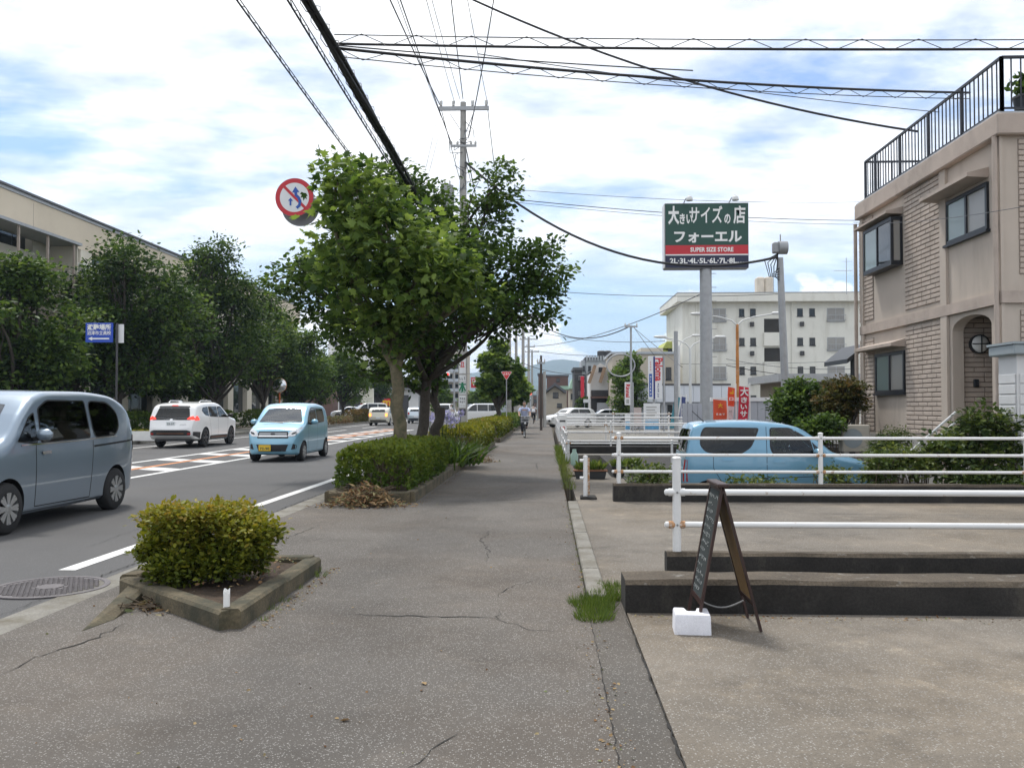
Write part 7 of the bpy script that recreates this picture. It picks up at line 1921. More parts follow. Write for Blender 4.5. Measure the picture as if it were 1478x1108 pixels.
t = slab_building('panel_shop', 'low shop with pale metal fascia behind the gas shop sign', 922, 1052, 580, 66, 9, 'panel_grey', None, cat='shop')
a, b = at(920, 556, 65.6), at(1055, 580, 65.6); w = (b.x - a.x) / 10
for i in range(10): box('fascia_panel', 'panel_pale', t, (a.x + w * i + .01, 65.6, b.z), (a.x + w * (i + 1) - .01, 65.95, a.z))
box('roof_edge', 'dark_grey', t, (a.x, 65.55, a.z + .003), (b.x, 74, a.z + .12))
for (p0, p1) in ((938, 955), (962, 980)): 
    a, b = at(p0, 583, 66), at(p1, 612, 66); opening(t, a.x, b.x, b.z, a.z, 66, 'pane_dark', 'steel_grey', name='shop_window')
t = slab_building('brown_shed', 'long low brown shed below the apartment block', 1136, 1240, 551, 40, 5, 'shed_brown', 'steel_grey', .35, .5, cat='shed')
for i in range(16):
    x = at(1136, 551, 40).x + .1 + i * .2; MB().box((x, 39.985, .9), (.09, .028, 2.9)).build('board', 'shed_brown', t)
aw = thing('awning', 'black tilted awning beside the house corner', 'awning'); a, b = at(1209, 520, 25), at(1236, 498, 25)
MB().prism([(a.x, a.z), (b.x, b.z), (b.x, b.z - .12), (a.x, a.z - .12)], 24.2, 26.2, 'Y').build('canopy', 'frame_dark', aw); MB().tube([(at(1222, 520, 25).x, 24.5, -.4), (at(1222, 512, 25).x, 24.5, at(1222, 512, 25).z)], .07, 8).build('support', 'frame_dark', aw)

# shop signs and flags
Y = 54; c = at(946, 545, Y); gs = thing('gas_shop_sign', 'tall double shop sign with red lettering and navy stripe', 'shop sign', (c.x, Y, -.12)); k = Y / FPX
H2 = 31 * k; W2 = 9.6 * k; z = c.z + .12
box('panel', 'sign_white', gs, (-W2, 0, z - H2), (W2, .3, z + H2), .01)
box('navy_stripe', 'letter_navy', gs, (-.38 * W2 * .8 - .0, -.012, z - H2 + .02), (-.05 * W2, -.002, z + H2 - .02))
text('Paloma', .62, 'letter_red', gs, (W2 * .48, -.012, z + H2 * .38), (R(90), R(90), 0), bold=.03, width=33 * k)
scribble(gs, 'letter_navy', (W2 * .42, -.012, z - H2 * .58), W2 * .34, 21 * k, 1, 6, 7)
box('blue_label', 'sign_blue', gs, (-W2 * .93, -.012, z - H2 * .88), (-W2 * .50, -.002, z + H2 * .18))
scribble(gs, 'letter_white', (-W2 * .715, -.016, z - H2 * .35), W2 * .32, 29 * k, 1, 6, 8)
scribble(gs, 'letter_red', (-W2 * .70, -.010, z + H2 * .55), W2 * .24, 14 * k, 1, 4, 9)
MB().tube([(W2 + .12, .15, 0), (W2 + .12, .15, z + H2)], .07, 10).build('post', 'steel_grey', gs, smooth=50); MB().tube([(-W2 * .2, .15, 0), (-W2 * .2, .15, z - H2)], .07, 10).build('post', 'steel_grey', gs, smooth=50)
Y = 56; c = at(906, 568, Y); k = Y / FPX; rs_ = thing('narrow_shop_sign', 'narrow white vertical sign with red lettering beside the slender pole', 'shop sign', (c.x, Y, -.12)); z = c.z + .12; H2 = 16.5 * k; W2 = 4 * k
box('panel', 'sign_white', rs_, (-W2, 0, z - H2), (W2, .2, z + H2), .01); text('Rinnai', .34, 'letter_red', rs_, (0, -.008, z + H2 * .25), (R(90), R(90), 0), bold=.035, width=19 * k); box('grey_label', 'letter_grey', rs_, (-W2 * .5, -.008, z - H2 * .85), (W2 * .5, -.002, z - H2 * .5))
MB().tube([(W2 + .15, .1, 0), (W2 + .15, .1, z + H2)], .06, 8).build('post', 'steel_grey', rs_, smooth=50); box('bracket', 'steel_grey', rs_, (W2 - .01, .06, z + H2 * .6), (W2 + .12, .14, z + H2 * .66))
c = at(896, 527, 62); k = 62 / FPX; rg = thing('ring_arch', 'large thin grey ring ornament on the slender pole', 'ornament', tuple(c)); mb = MB(); P = [(20 * k * math.cos(2 * math.pi * i / 40), 0, 16 * k * math.sin(2 * math.pi * i / 40)) for i in range(41)]; mb.tube(P, .05, 8, caps=False); mb.build('ring_tube', 'steel_grey', rg, smooth=50)
MB().tube([(15.5 * k, 0, 0), (15.5 * k, 0, -c.z)], .05, 8).build('post', 'steel_grey', rg, smooth=50)
def board(name, label, px0, px1, py0, py1, Y, mat, group='boards in the shop yard', extra=None):
    a, b = at(px0, py0, Y), at(px1, py1, Y); t = thing(name, label, 'board', (0, 0, 0), 0, group); box('panel', mat, t, (a.x, Y, b.z), (b.x, Y + .06, a.z), .004)
    for x in (a.x + .1, b.x - .1): MB().tube([(x, Y + .1, -.3), (x, Y + .1, a.z)], .03, 6).build('leg', 'steel_grey', t)
    if extra: extra(t, a, b, Y)
    return t
def poster(t, a, b, Y):
    box('blue_picture', pbr('poster_blue', (0.10, 0.32, 0.55), .5, var=.3, vscale=3), t, (a.x + .08, Y - .008, b.z + .1), (b.x - .08, Y - .002, b.z + (a.z - b.z) * .42))
    for i in range(4): box('print_line', 'letter_grey', t, (a.x + .15, Y - .008, a.z - .25 - i * .16), (b.x - .2 - .1 * (i % 2), Y - .002, a.z - .19 - i * .16))
board('poster_board', 'white poster board with blue picture below the gas shop sign', 929, 953, 582, 622, 52, 'sign_white', extra=poster)
board('notice_board', 'small pink grey board left of the poster board', 915, 926, 588, 615, 52, pbr('pinkish', (0.5, 0.42, 0.4), .6))
board('notice_board', 'small white and blue board beneath the narrow red lettered sign', 902, 910, 598, 622, 52, 'sign_white', extra=lambda t, a, b, Y: box('blue_field', 'poster_blue', t, (a.x + .03, Y - .008, b.z + .1), (b.x - .03, Y - .002, b.z + .55)))
board('shop_notice', 'small white board left of the half timbered house', 842, 851, 576, 581, 74, 'sign_white')
def flag(label, px, py0, py1, wpx, Y, mat, txts, lean=0.0, tail=None):
    a, b = at(px, py0, Y), at(px, py1, Y); k = Y / FPX; t = thing('banner_flag', label, 'banner', (a.x, Y, 0), 0, 'banner flags behind the parked car'); W_ = wpx * k; H_ = a.z - b.z
    mb = MB(); nx, nz = 6, 14; vs = []
    for j in range(nz + 1):
        for i in range(nx + 1): vs.append((-W_ / 2 + W_ * i / nx + lean * (1 - j / nz) * -1, .05 * math.sin(i * 1.1 + j * .5) * (i / nx), b.z + H_ * j / nz - .05 * (i / nx) * (j / nz)))
    fs = [(j * (nx + 1) + i, j * (nx + 1) + i + 1, (j + 1) * (nx + 1) + i + 1, (j + 1) * (nx + 1) + i) for j in range(nz) for i in range(nx)]
    split = tail[0] if tail else 0
    cut_j = int(nz * split)
    me1 = MB().add(vs, [f for q, f in enumerate(fs) if q // nx >= cut_j]).build('cloth', mat, t, smooth=True)
    if tail: MB().add(vs, [f for q, f in enumerate(fs) if q // nx < cut_j]).build('cloth_lower', tail[1], t, smooth=True)
    for q_, (s, fz_, sz, m_) in enumerate(txts):
        if s[0] == '#': scribble(t, m_, (-lean * (1 - fz_), -.075, b.z + H_ * fz_), min(W_ * .8, sz * k * len(s)), sz * k, len(s), 1, q_ + int(px)); continue
        text(s, sz * k, m_, t, (-lean * (1 - fz_), -.075, b.z + H_ * fz_), bold=.03, name='lettering', width=min(W_ * .85, sz * k * len(s)))
    MB().tube([(W_ / 2 + .03, .02, -.12), (W_ / 2 + .03 , .02, a.z + .1)], .018, 6).build('pole', 'plastic_white', t); MB().tube([(-W_ / 2, .02, a.z + .01), (W_ / 2 + .03, .02, a.z + .05)], .012, 6).build('cross_pole', 'plastic_white', t)
flag('red banner flag with large white writing behind the blue car', 1074, 557, 622, 14, 29, 'flag_red', [('大', .86, 13, 'letter_white'), ('き', .68, 9, 'letter_white'), ('い', .53, 9, 'letter_white'), ('サ', .37, 10, 'letter_white'), ('イ', .2, 10, 'letter_white')], lean=.06)
flag('slim banner flag with orange top and white lower half', 1056, 558, 622, 10, 29.4, 'flag_orange', [('#', .88, 8, 'letter_yellow'), ('ロ', .72, 6, 'letter_white'), ('#', .45, 6, 'letter_grey'), ('#', .25, 6, 'letter_red')], lean=.10, tail=(.64, 'sign_white'))
flag('wide orange red banner flag with yellow writing nearest the sign post', 1039, 576, 624, 19, 29.2, 'flag_orange', [('大', .80, 7, 'letter_yellow'), ('###', .55, 4.5, 'letter_white')], tail=(.38, 'sign_white'))
flag('teal banner flag leaning in the shop yard', 978, 572, 618, 8, 40, pbr('flag_teal', (0.08, 0.26, 0.32), .8), [('#', .8, 5, 'letter_white')], lean=.25)
flag('navy and white banner flag beside the teal one', 987, 572, 618, 6, 41, pbr('flag_navy', (0.06, 0.08, 0.22), .8), [('#', .6, 4, 'letter_white')], lean=.2, tail=(.3, 'sign_white'))

# --- school across the road
SX = -26.0
sc = thing('school_building', 'long beige school building behind the row of dark trees', 'school')
def sy(px): d = ray(px, 587); return SX * d.y / d.x
def sz(px, py): return at(px, py, sy(px)).z
sY0, sY1 = 30.0, 92.0; szt = sz(60, 291)
zw1 = sz(30, 332); zw0 = sz(30, 352)
box('upper_wall', 'school_wall', sc, (SX - 12, sY0, zw1), (SX, sY1, szt))
box('roof_edge', 'grey_roof', sc, (SX - 12.2, sY0 - .2, szt + .002), (SX + .16, sY1 + .2, szt + .10)); box('roof_flashing', 'steel_grey', sc, (SX - 12.1, sY0 - .1, szt - .16), (SX + .06, sY1 + .1, szt))
for y in np.arange(sY0 + 4.6, sY1, 9.0): box('panel_joint', 'house_band', sc, (SX - .001, y, zw1), (SX + .006, y + .03, szt - .302))
def bay_row(z0, z1, y, w, g='pane_dark'):
    o = box('window', 'frame_dark', sc, (SX - .45, y, z0), (SX - .40, y + w, z1)); n = 3
    for i in range(n): box('pane', g, o, (SX - .40, y + w * i / n + .05, z0 + .06), (SX - .385, y + w * (i + 1) / n - .05, z1 - .06))
zfl = [(zw0 - .2, zw1), (sz(250, 470), sz(250, 440)), (1.0, 3.6)]
levels = [(zw1 - .95, zw1), (4.6, 7.2), (1.0, 3.6)]
for (z0, z1) in levels:
    y = sY0 + 1.0
    while y < sY1 - 4:
        bay_row(z0, z1, y, 3.4); y += 4.6
# wall body behind windows and piers between
box('core', 'school_light', sc, (SX - 12, sY0, -.3), (SX - .46, sY1, zw1 - .003))
zprev = zw1 - .004
for k_, (z0, z1) in enumerate(levels):
    nxt = levels[k_ + 1][1] if k_ < 2 else -.3
    box('spandrel', 'school_light', sc, (SX - .455, sY0, nxt + .002), (SX - .005, sY1, z0 - .002))
    y = sY0 - 1.2 + 1.0
    while y < sY1 - 3:
        box('pier', 'school_light', sc, (SX - .455, y, z0), (SX - .006, y + 1.2, z1 - .003)); y += 4.6
# projecting balcony block with roof
yb0, yb1 = 41.0, 45.2
bz = sz(60, 352)
blk = empty('balcony', (0, 0, 0), 0, sc)
box('canopy_roof', 'steel_grey', blk, (SX + .01, 30, bz - .02), (SX + 1.7, yb1, bz + .12)); 
for y in np.arange(30.2, yb1, 2.4): box('frame_post', 'house_band', blk, (SX + 1.5, y, 5.6), (SX + 1.6, y + .1, bz - .025))
box('rail_panel', 'house_band', blk, (SX + 1.5, 30, 5.5), (SX + 1.56, yb1, 6.6)); box('deck', 'school_light', blk, (SX + .01, 30, 5.2), (SX + 1.65, yb1, 5.45)); box('side_screen', 'school_light', blk, (SX + .02, yb1 - .12, 5.5), (SX + 1.48, yb1 - .03, bz - .03))
box('white_duct_box', 'white_wall', sc, (SX + .01, 46.2, 7.6), (SX + 1.2, 48.6, 9.2), .03)
# white planter on the far pavement
c = at(197, 630, 34.5); t = thing('flower_planter', 'white trough with yellow flowers on the far pavement by the suv', 'planter', (c.x, 35.2, .14))
MB().prism([(-.5, 0), (.5, 0), (.55, .38), (-.55, .38)], -.2, .2, 'Y').build('trough', 'plastic_white', t)
n = 160; leaf_mesh('flowers', np.stack([nrg.uniform(-.5, .5, n), nrg.uniform(-.18, .18, n), np.full(n, .38)], 1), nrg.normal(0, .5, (n, 3)) + np.array([0, 0, 1]), nrg.uniform(.06, .12, n), LEAF_OVAL, nrg.random(n), 'leaf_azalea', t)

# --- shops beyond the far trees
t = slab_building('burger_shop', 'low dark fronted shop with red panels behind the cream signboard', 488, 590, 562, 128, 14, 'white_wall', 'grey_roof', .3, group='buildings across the road', cat='shop')
a, b = at(505, 545, 127), at(560, 562, 127)
box('upper_block', 'panel_grey', t, (at(505, 545, 127).x, 127, at(505, 562, 127).z), (at(600, 545, 127).x, 138, at(505, 545, 127).z)); box('maroon_block', 'maroon', t, (at(505, 545, 126.8).x, 126.7, at(505, 551.5, 127).z), (at(528, 545, 127).x, 126.98, at(505, 544.5, 127).z))
box('grey_fascia', 'grey_roof', t, (at(505, 552, 126.8).x, 126.7, at(505, 559, 127).z), (at(600, 552, 127).x, 126.98, at(505, 551.7, 127).z))
box('dark_shopfront', 'dark_wall', t, (at(490, 571, 127.9).x, 127.8, -.1), (at(590, 571, 128).x, 127.98, at(490, 570, 128).z))
for (p0, p1) in ((548, 551), (555, 563.5)): box('red_panel', 'flag_red', t, (at(p0, 580, 127.7).x, 127.6, at(p0, 585, 127.7).z), (at(p1, 580, 127.7).x, 127.75, at(p0, 575, 127.7).z))
text('m', 1.6, 'letter_yellow', t, (at(558, 581, 127.5).x, 127.55, at(558, 580.5, 127.5).z), bold=.04)
Y = 98; c = at(529.5, 576, Y); k = Y / FPX; t = thing('signboard', 'cream upright signboard with grey emblem over a maroon base', 'sign', (c.x, Y, 0), 0); W2 = 9.4 * k
z0, z1, z2 = at(529, 591.5, Y).z, at(529, 582, Y).z, at(529, 560.5, Y).z
box('cream_panel', pbr('cream_panel', (0.66, 0.65, 0.56), .6), t, (-W2, 0, z1), (W2, .3, z2), .01); box('maroon_panel', 'sign_red', t, (-W2, 0, z0), (W2 * .95, .3, z1 - .004)); box('base_block', 'plinth_grey', t, (-W2, .02, -.2), (W2, .28, z0 - .003))
MB().tube([(-.2, -.012, z1 + 1.05), (-.24, -.012, z1 + 1.35), (0, -.012, z1 + 1.6), (.24, -.012, z1 + 1.35), (.2, -.012, z1 + 1.05)], .02, 5).build('emblem', 'letter_grey', t); scribble(t, 'letter_grey', (0, -.008, z1 + .5), W2 * 1.5, .24, 7, 1, 3); scribble(t, 'letter_white', (0, -.008, (z0 + z1) / 2), W2 * 1.5, .45, 3, 1, 4)
for x in (-.25, .25): MB().lathe([(.03, 0), (.09, .05), (.09, .14), (.01, .16)], 10, (x, -.1, z2 + .05)).build('flood_lamp', 'lamp_white', t, smooth=40)
t = slab_building('far_apartments', 'grey far apartment block with balconies left of the utility pole', 618, 668, 506, 150, 14, 'beige_wall', 'grey_roof', .4, group='buildings across the road')
for ry in (512, 526, 540, 554, 568):
    for px in (621, 633, 645, 657): win(t, px, px + 8, ry, ry + 6, 150); 
    box('balcony', 'grey_wall', t, (at(619, ry, 149).x, 149, at(619, ry + 11, 149).z), (at(667, ry, 149).x, 149.98, at(619, ry + 6.5, 149).z))
t = slab_building('far_pale_block', 'pale flat block glimpsed above the street trees left of the big tree', 474, 560, 487, 175, 16, 'white_wall', 'grey_wall', .6, group='buildings across the road')
for px in range(480, 556, 12): win(t, px, px + 7, 493, 499, 175); win(t, px, px + 7, 508, 514, 175)
t = slab_building('far_white_house', 'small white building under the red and white shop sign', 672, 700, 582, 140, 9, 'white_wall', 'panel_grey', .3, group='buildings across the road'); win(t, 676, 684, 588, 594, 140)
Y = 135; c = at(690.5, 552, Y); k = Y / FPX; t = thing('red_shop_sign', 'dark red roadside sign with white capital letters', 'shop sign', (c.x, Y, 0)); W2, H2 = 11 * k, 7.6 * k
box('panel', 'sign_red', t, (-W2, 0, c.z - H2), (W2, .4, c.z + H2), .02); text('WIN', 1.15, 'letter_white', t, (-W2 * .12, -.012, c.z - H2 * .12), bold=.04, width=W2 * 1.45); box('rule', 'letter_white', t, (-W2 * .9, -.01, c.z + H2 * .62), (W2 * .9, -.002, c.z + H2 * .72)); MB().tube([(W2 * .1, .2, 0), (W2 * .1, .2, c.z - H2)], .3, 10).build('post', 'dark_grey', t)
# rows of distant low buildings closing the street end
rs = random.Random(5)
for i, (px0, px1, pyt, Y, mat, lab) in enumerate(((560, 600, 566, 190, 'white_wall', 'far white building behind the big tree trunks'), (600, 640, 570, 210, 'grey_wall', 'far grey building behind the traffic signal'), (700, 730, 572, 220, 'panel_grey', 'far pale building behind the near street tree'), (730, 752, 576, 260, 'beige_wall', 'far beige building between the two street trees'), (752, 768, 578, 300, 'grey_wall', 'far grey building left of the vanishing point'), (768, 778, 572, 240, 'brown_wall', 'far brown building right of the vanishing point'), (976, 1000, 556, 110, 'white_wall', 'far white wall left of the green sign post'), (440, 480, 560, 140, 'brown_wall', 'far brown building behind the low bright tree'))):
    t = slab_building('far_building', lab, px0, px1, pyt, Y, 12, mat, 'grey_roof', .4, group='far buildings'); n = max(1, int((px1 - px0) / 9))
    for j in range(n): win(t, px0 + 2 + j * 9, px0 + 7 + j * 9, pyt + 4, pyt + 9, Y)

# ---------------------------------------------------------------- mountains and haze
pbr('mountain_forest', (0.045, 0.07, 0.045), .95, var=.25, vscale=.012, fine=.2, fscale=.08)
def ridge(label, prof, Y, dep, seed, zadd=0):
    rs = random.Random(seed); nx, ny = 160, 10; vs, fs = [], []
    xs = [p[0] for p in prof]; f = pchip([p[0] for p in prof], [p[1] for p in prof])
    ph = [rs.uniform(0, 6.28) for _ in range(8)]
    for j in range(ny + 1):
        q = j / ny
        for i in range(nx + 1):
            px = xs[0] + (xs[-1] - xs[0]) * i / nx; p = at(px, f(px), Y + dep * .5)
            hz = max(0, p.z); s_ = math.sin(math.pi * min(1, q * 1.0) * .5) if q <= .5 else math.cos(math.pi * (q - .5) * .9)
            s_ = (q / .5) ** .85 if q <= .5 else max(0, 1 - (q - .5) / .5 * 1.0) ** .9
            w = 0
            for k in range(5): w += math.sin(p.x / (420 / (k + 1)) + ph[k] + q * 4 * (1 + k * .5)) * 10 / (k + 1)
            vs.append((p.x * (1 + (q - .5) * dep / Y), Y + dep * q, max(-5, hz * s_ + w * (1 - abs(q - .5) * 2) * .35 * (0 if abs(q - .5) < .02 else 1)) - 3))
    fs = [(j * (nx + 1) + i, j * (nx + 1) + i + 1, (j + 1) * (nx + 1) + i + 1, (j + 1) * (nx + 1) + i) for j in range(ny) for i in range(nx)]
    o = struct('mountain', MB().add(vs, fs), 'mountain_forest', label); shade(o.data, True); return o
ridge('far blue mountain ridge closing the street', [(-500, 565), (0, 556), (300, 552), (560, 548), (640, 542), (690, 536), (740, 532), (775, 524), (808, 517), (835, 520), (870, 527), (930, 538), (1000, 545), (1200, 552), (1700, 556), (2000, 566)], 2700, 1000, 3)
ridge('lower nearer wooded ridge below the mountain', [(-500, 576), (200, 572), (600, 568), (690, 562), (760, 556), (800, 553), (860, 556), (1000, 562), (1400, 570), (2000, 578)], 1700, 500, 5)
m = bpy.data.materials.new('haze_air'); m.use_nodes = True; nt = m.node_tree; nt.nodes.clear()
out = nt.nodes.new('ShaderNodeOutputMaterial'); pv = nt.nodes.new('ShaderNodeVolumePrincipled')
pv.inputs['Color'].default_value = (0.60, 0.78, 1.0, 1); pv.inputs['Density'].default_value = 0.00024; pv.inputs['Anisotropy'].default_value = 0.2
nt.links.new(pv.outputs[0], out.inputs['Volume'])
MATS['haze_air'] = m
hz = MB().span((-5200, -58, -1.8), (5200, 3900, 215)).build('haze', 'haze_air'); hz['kind'] = 'stuff'; hz['label'] = 'thin bluish summer haze in the air'
# ---------------------------------------------------------------- sandwich board and its weight
pbr('wood_red_brown', (0.034, 0.015, 0.012), .45, var=.25, vscale=8, fine=.15, fscale=60)
pbr('blackboard', (0.022, 0.030, 0.030), .75, var=.2, vscale=6)
pbr('plywood', (0.30, 0.19, 0.085), .7, var=.1, vscale=4, fine=.1, fscale=30)
pbr('chalk', (0.42, 0.44, 0.43), .95, var=.15, vscale=40)
pbr('foam_white', (0.70, 0.70, 0.74), .85, var=.06, vscale=12, fine=.08, fscale=120, bump=.003, bscale=80)
ab = thing('sandwich_board', 'dark wooden sandwich board with chalk writing standing before the black wall', 'sandwich board')
YA, YB_ = 5.90, 6.32; apex = (1.155, .975); ll = (.985, .03); rl_ = (1.40, .03)
def leaf_frame(foot, face, name_face, sgn_):
    d = Vector((foot[0] - apex[0], foot[1] - apex[1])); L = d.length; u = d.normalized(); nrm = Vector((u.y, -u.x)) * sgn_
    def P(t, y, o=0): q = Vector(apex) + u * t + nrm * o; return Vector((q.x, y, q.y))
    fr = .035; th = .016
    def plank(t0, t1, y0, y1, name, mat, o=0.0, th_=th):
        vs = [P(t, y, o + s * th_) for t in (t0, t1) for y in (y0, y1) for s in (-.5, .5)]
        return MB().add(vs, [(0, 1, 3, 2), (4, 6, 7, 5), (0, 4, 5, 1), (2, 3, 7, 6), (0, 2, 6, 4), (1, 5, 7, 3)]).build(name, mat, ab)
    pn = L * .83
    plank(0, L, YA, YA + fr, 'leg', 'wood_red_brown'); plank(0, L, YB_ - fr, YB_, 'leg', 'wood_red_brown')
    plank(0.0, fr, YA + fr, YB_ - fr, 'top_bar', 'wood_red_brown'); plank(pn - fr, pn, YA + fr, YB_ - fr, 'bottom_bar', 'wood_red_brown')
    pl = plank(fr, pn - fr, YA + fr, YB_ - fr, name_face, face, th_=.006)
    return P, pn, fr, u, nrm
P, pn, fr, u, nrm = leaf_frame(ll, 'blackboard', 'blackboard', 1)
leaf_frame(rl_, 'plywood', 'back_panel', -1)
# chalk writing: short strokes in vertical columns, facing the road
rs = random.Random(9); mb = MB()
s_out = 1 if (nrm.x < 0) else -1
for line in range(13):
    t0 = .07 + line * .053; 
    for ch in range(rs.randint(4, 7)):
        y = YB_ - .07 - ch * .045
        for st in range(rs.randint(2, 4)):
            a = P(t0 + rs.uniform(0, .028), y + rs.uniform(-.014, .014), s_out * .0055); b = P(t0 + rs.uniform(0, .028), y + rs.uniform(-.014, .014), s_out * .0055)
            mb.bar(a, b, .0035, .0015, up=(nrm.x, 0, nrm.y))
mb.build('chalk_writing', 'chalk', ab)['kind'] = 'stuff'
MB().box((apex[0] + .005, (YA + YB_) / 2, apex[1] + .004), (.075, YB_ - YA + .004, .026), bev=.006).build('hinge_cap', 'wood_red_brown', ab)
ch = [Vector((1.03 + .30 * f, YA + .2, .19 - .05 * math.sin(math.pi * f))) for f in [i / 10 for i in range(11)]]
MB().tube(ch, .006, 6).build('chain', 'bolt_grey', ab)
wb = thing('weight_block', 'white notched block weighing down the sandwich board foot', 'weight', tuple(gr(1000, 915, .024)) , R(-4))
ol = roundpoly([(-.115, -.02), (.115, -.02), (.115, .20), (.045, .20), (.030, .10), (-.030, .10), (-.045, .20), (-.115, .20)], .015, 3)
mb = MB(); k = len(ol); vs = [(x * 1.03, y * 1.02, .0) for x, y in ol] + [(x, y, .115) for x, y in ol] + [(x * .96, .08 + (y - .08) * .94, .128) for x, y in ol]
fs = [tuple(range(k))[::-1], tuple(range(2 * k, 3 * k))] + [(l * k + i, l * k + (i + 1) % k, (l + 1) * k + (i + 1) % k, (l + 1) * k + i) for l in range(2) for i in range(k)]
mb.add(vs, fs).build('foam_block', 'foam_white', wb, smooth=35)

# ---------------------------------------------------------------- people on bicycles
pbr('skin', (0.42, 0.26, 0.18), .6, var=.06, vscale=20)
pbr('hair_black', (0.012, 0.011, 0.011), .6, var=0)
pbr('shirt_lilac', (0.42, 0.47, 0.66), .85, var=.06, vscale=15)
pbr('shirt_white', (0.66, 0.66, 0.68), .85, var=.05, vscale=15)
pbr('trousers_dark', (0.022, 0.024, 0.032), .85, var=.1, vscale=15)
pbr('shoe_black', (0.015, 0.014, 0.013), .5, var=0)
pbr('bike_black', (0.02, 0.02, 0.022), .35, var=0)
def skin_mesh(name, verts, edges, radii, mat, parent, root=0, sub=2):
    me = bpy.data.meshes.new(name); me.from_pydata([tuple(v) for v in verts], edges, []); me.materials.append(MATS[mat])
    o = bpy.data.objects.new(name, me); COL.objects.link(o)
    md = o.modifiers.new('skin', 'SKIN'); md.use_smooth_shade = True; md.branch_smoothing = .4
    if not me.skin_vertices: return o
    for i, r_ in enumerate(radii):
        sv = me.skin_vertices[0].data[i]; sv.radius = (r_, r_) if not isinstance(r_, tuple) else r_; sv.use_root = (i == root)
    s = o.modifiers.new('sub', 'SUBSURF'); s.levels = sub; s.render_levels = sub
    dg = bpy.context.evaluated_depsgraph_get(); m2 = bpy.data.meshes.new_from_object(o.evaluated_get(dg)); m2.name = name
    bpy.data.objects.remove(o); m2.materials.clear(); m2.materials.append(MATS[mat])
    m2.polygons.foreach_set('use_smooth', [True] * len(m2.polygons))
    o = bpy.data.objects.new(name, m2); COL.objects.link(o); o.parent = parent
    return o
def bicycle(label, loc, rz, group='bicycles'):
    """points to local -Y; wheels along Y"""
    b = thing('bicycle', label, 'bicycle', loc, rz, group)
    r_ = .335
    for y in (-.55, .55):
        w = empty('wheel', (0, y, r_), 0, b); P = [(0, r_ * math.cos(2 * math.pi * i / 36), r_ * math.sin(2 * math.pi * i / 36)) for i in range(37)]
        MB().tube(P, .020, 8, caps=False).build('tyre', 'tyre', w, smooth=60); MB().tube([(0, p[1] * .94, p[2] * .94) for p in P], .009, 6, caps=False).build('rim', 'alloy', w, smooth=60)
        mb = MB()
        for i in range(18): a = 2 * math.pi * i / 18; mb.tube([(0, .02 * math.cos(a + 1), .02 * math.sin(a + 1)), (0, r_ * .93 * math.cos(a), r_ * .93 * math.sin(a))], .0018, 3)
        mb.build('spokes', 'alloy', w)
        P2 = [(0, (r_ + .03) * math.cos(a), (r_ + .03) * math.sin(a)) for a in [math.pi * (.1 + .8 * i / 14) for i in range(15)]]; MB().tube(P2, .018, 6).build('mudguard', 'bike_black', w, smooth=60)
    bb, st, hd = Vector((0, .08, .30)), Vector((0, .24, .78)), Vector((0, -.38, .82))
    mb = MB(); mb.tube([st, bb, hd], .018, 8); mb.tube([hd + Vector((0, -.02, .08)), Vector((0, -.44, .62))], .018, 8); mb.tube([Vector((0, -.43, .64)), Vector((0, -.55, r_))], .016, 8)
    for s in (-.045, .045): mb.tube([bb, Vector((s, .55, r_))], .010, 6); mb.tube([st - Vector((0, .02, .15)), Vector((s, .55, r_))], .009, 6)
    mb.build('frame', 'bike_black', b, smooth=50)
    MB().tube([(-.27, -.20, 1.02), (-.20, -.32, 1.03), (0, -.38, 1.0), (.20, -.32, 1.03), (.27, -.20, 1.02)], .012, 8).build('handlebar', 'chrome', b, smooth=50); MB().tube([(0, -.40, .86), (0, -.38, 1.0)], .014, 8).build('stem', 'chrome', b, smooth=50)
    MB().prism([(-.09, .0), (.09, .0), (.04, -.24), (-.04, -.24)], .83, .88, 'Z').build('saddle', 'bike_black', b, loc=(0, .36, 0)); MB().tube([(0, .25, .76), (0, .28, .85)], .013, 8).build('seat_post', 'chrome', b)
    mb = MB(); 
    for z in (.78, .92, 1.02):
        mb.tube([(-.18, -.42, z), (-.2, -.72, z), (.2, -.72, z), (.18, -.42, z), (-.18, -.42, z)], .006, 5)
    for x in (-.19, -.1, 0, .1, .19): mb.tube([(x, -.72, 1.02), (x * .9, -.70, .78)], .004, 4); mb.tube([(x, -.42, 1.02), (x * .9, -.42, .78)], .004, 4)
    mb.build('basket', 'alloy', b)
    MB().lathe([(.05, 0), (.055, -.05), (.01, -.06)], 12, (0, -.74, .70), 'Y').build('front_lamp', 'lamp_clear', b, smooth=40)
    MB().bar((-.12, .08, .14), (-.04, .08, .18), .09, .02).build('pedal', 'bike_black', b); MB().bar((.04, .08, .42), (.12, .08, .46), .09, .02).build('pedal', 'bike_black', b)
    return b
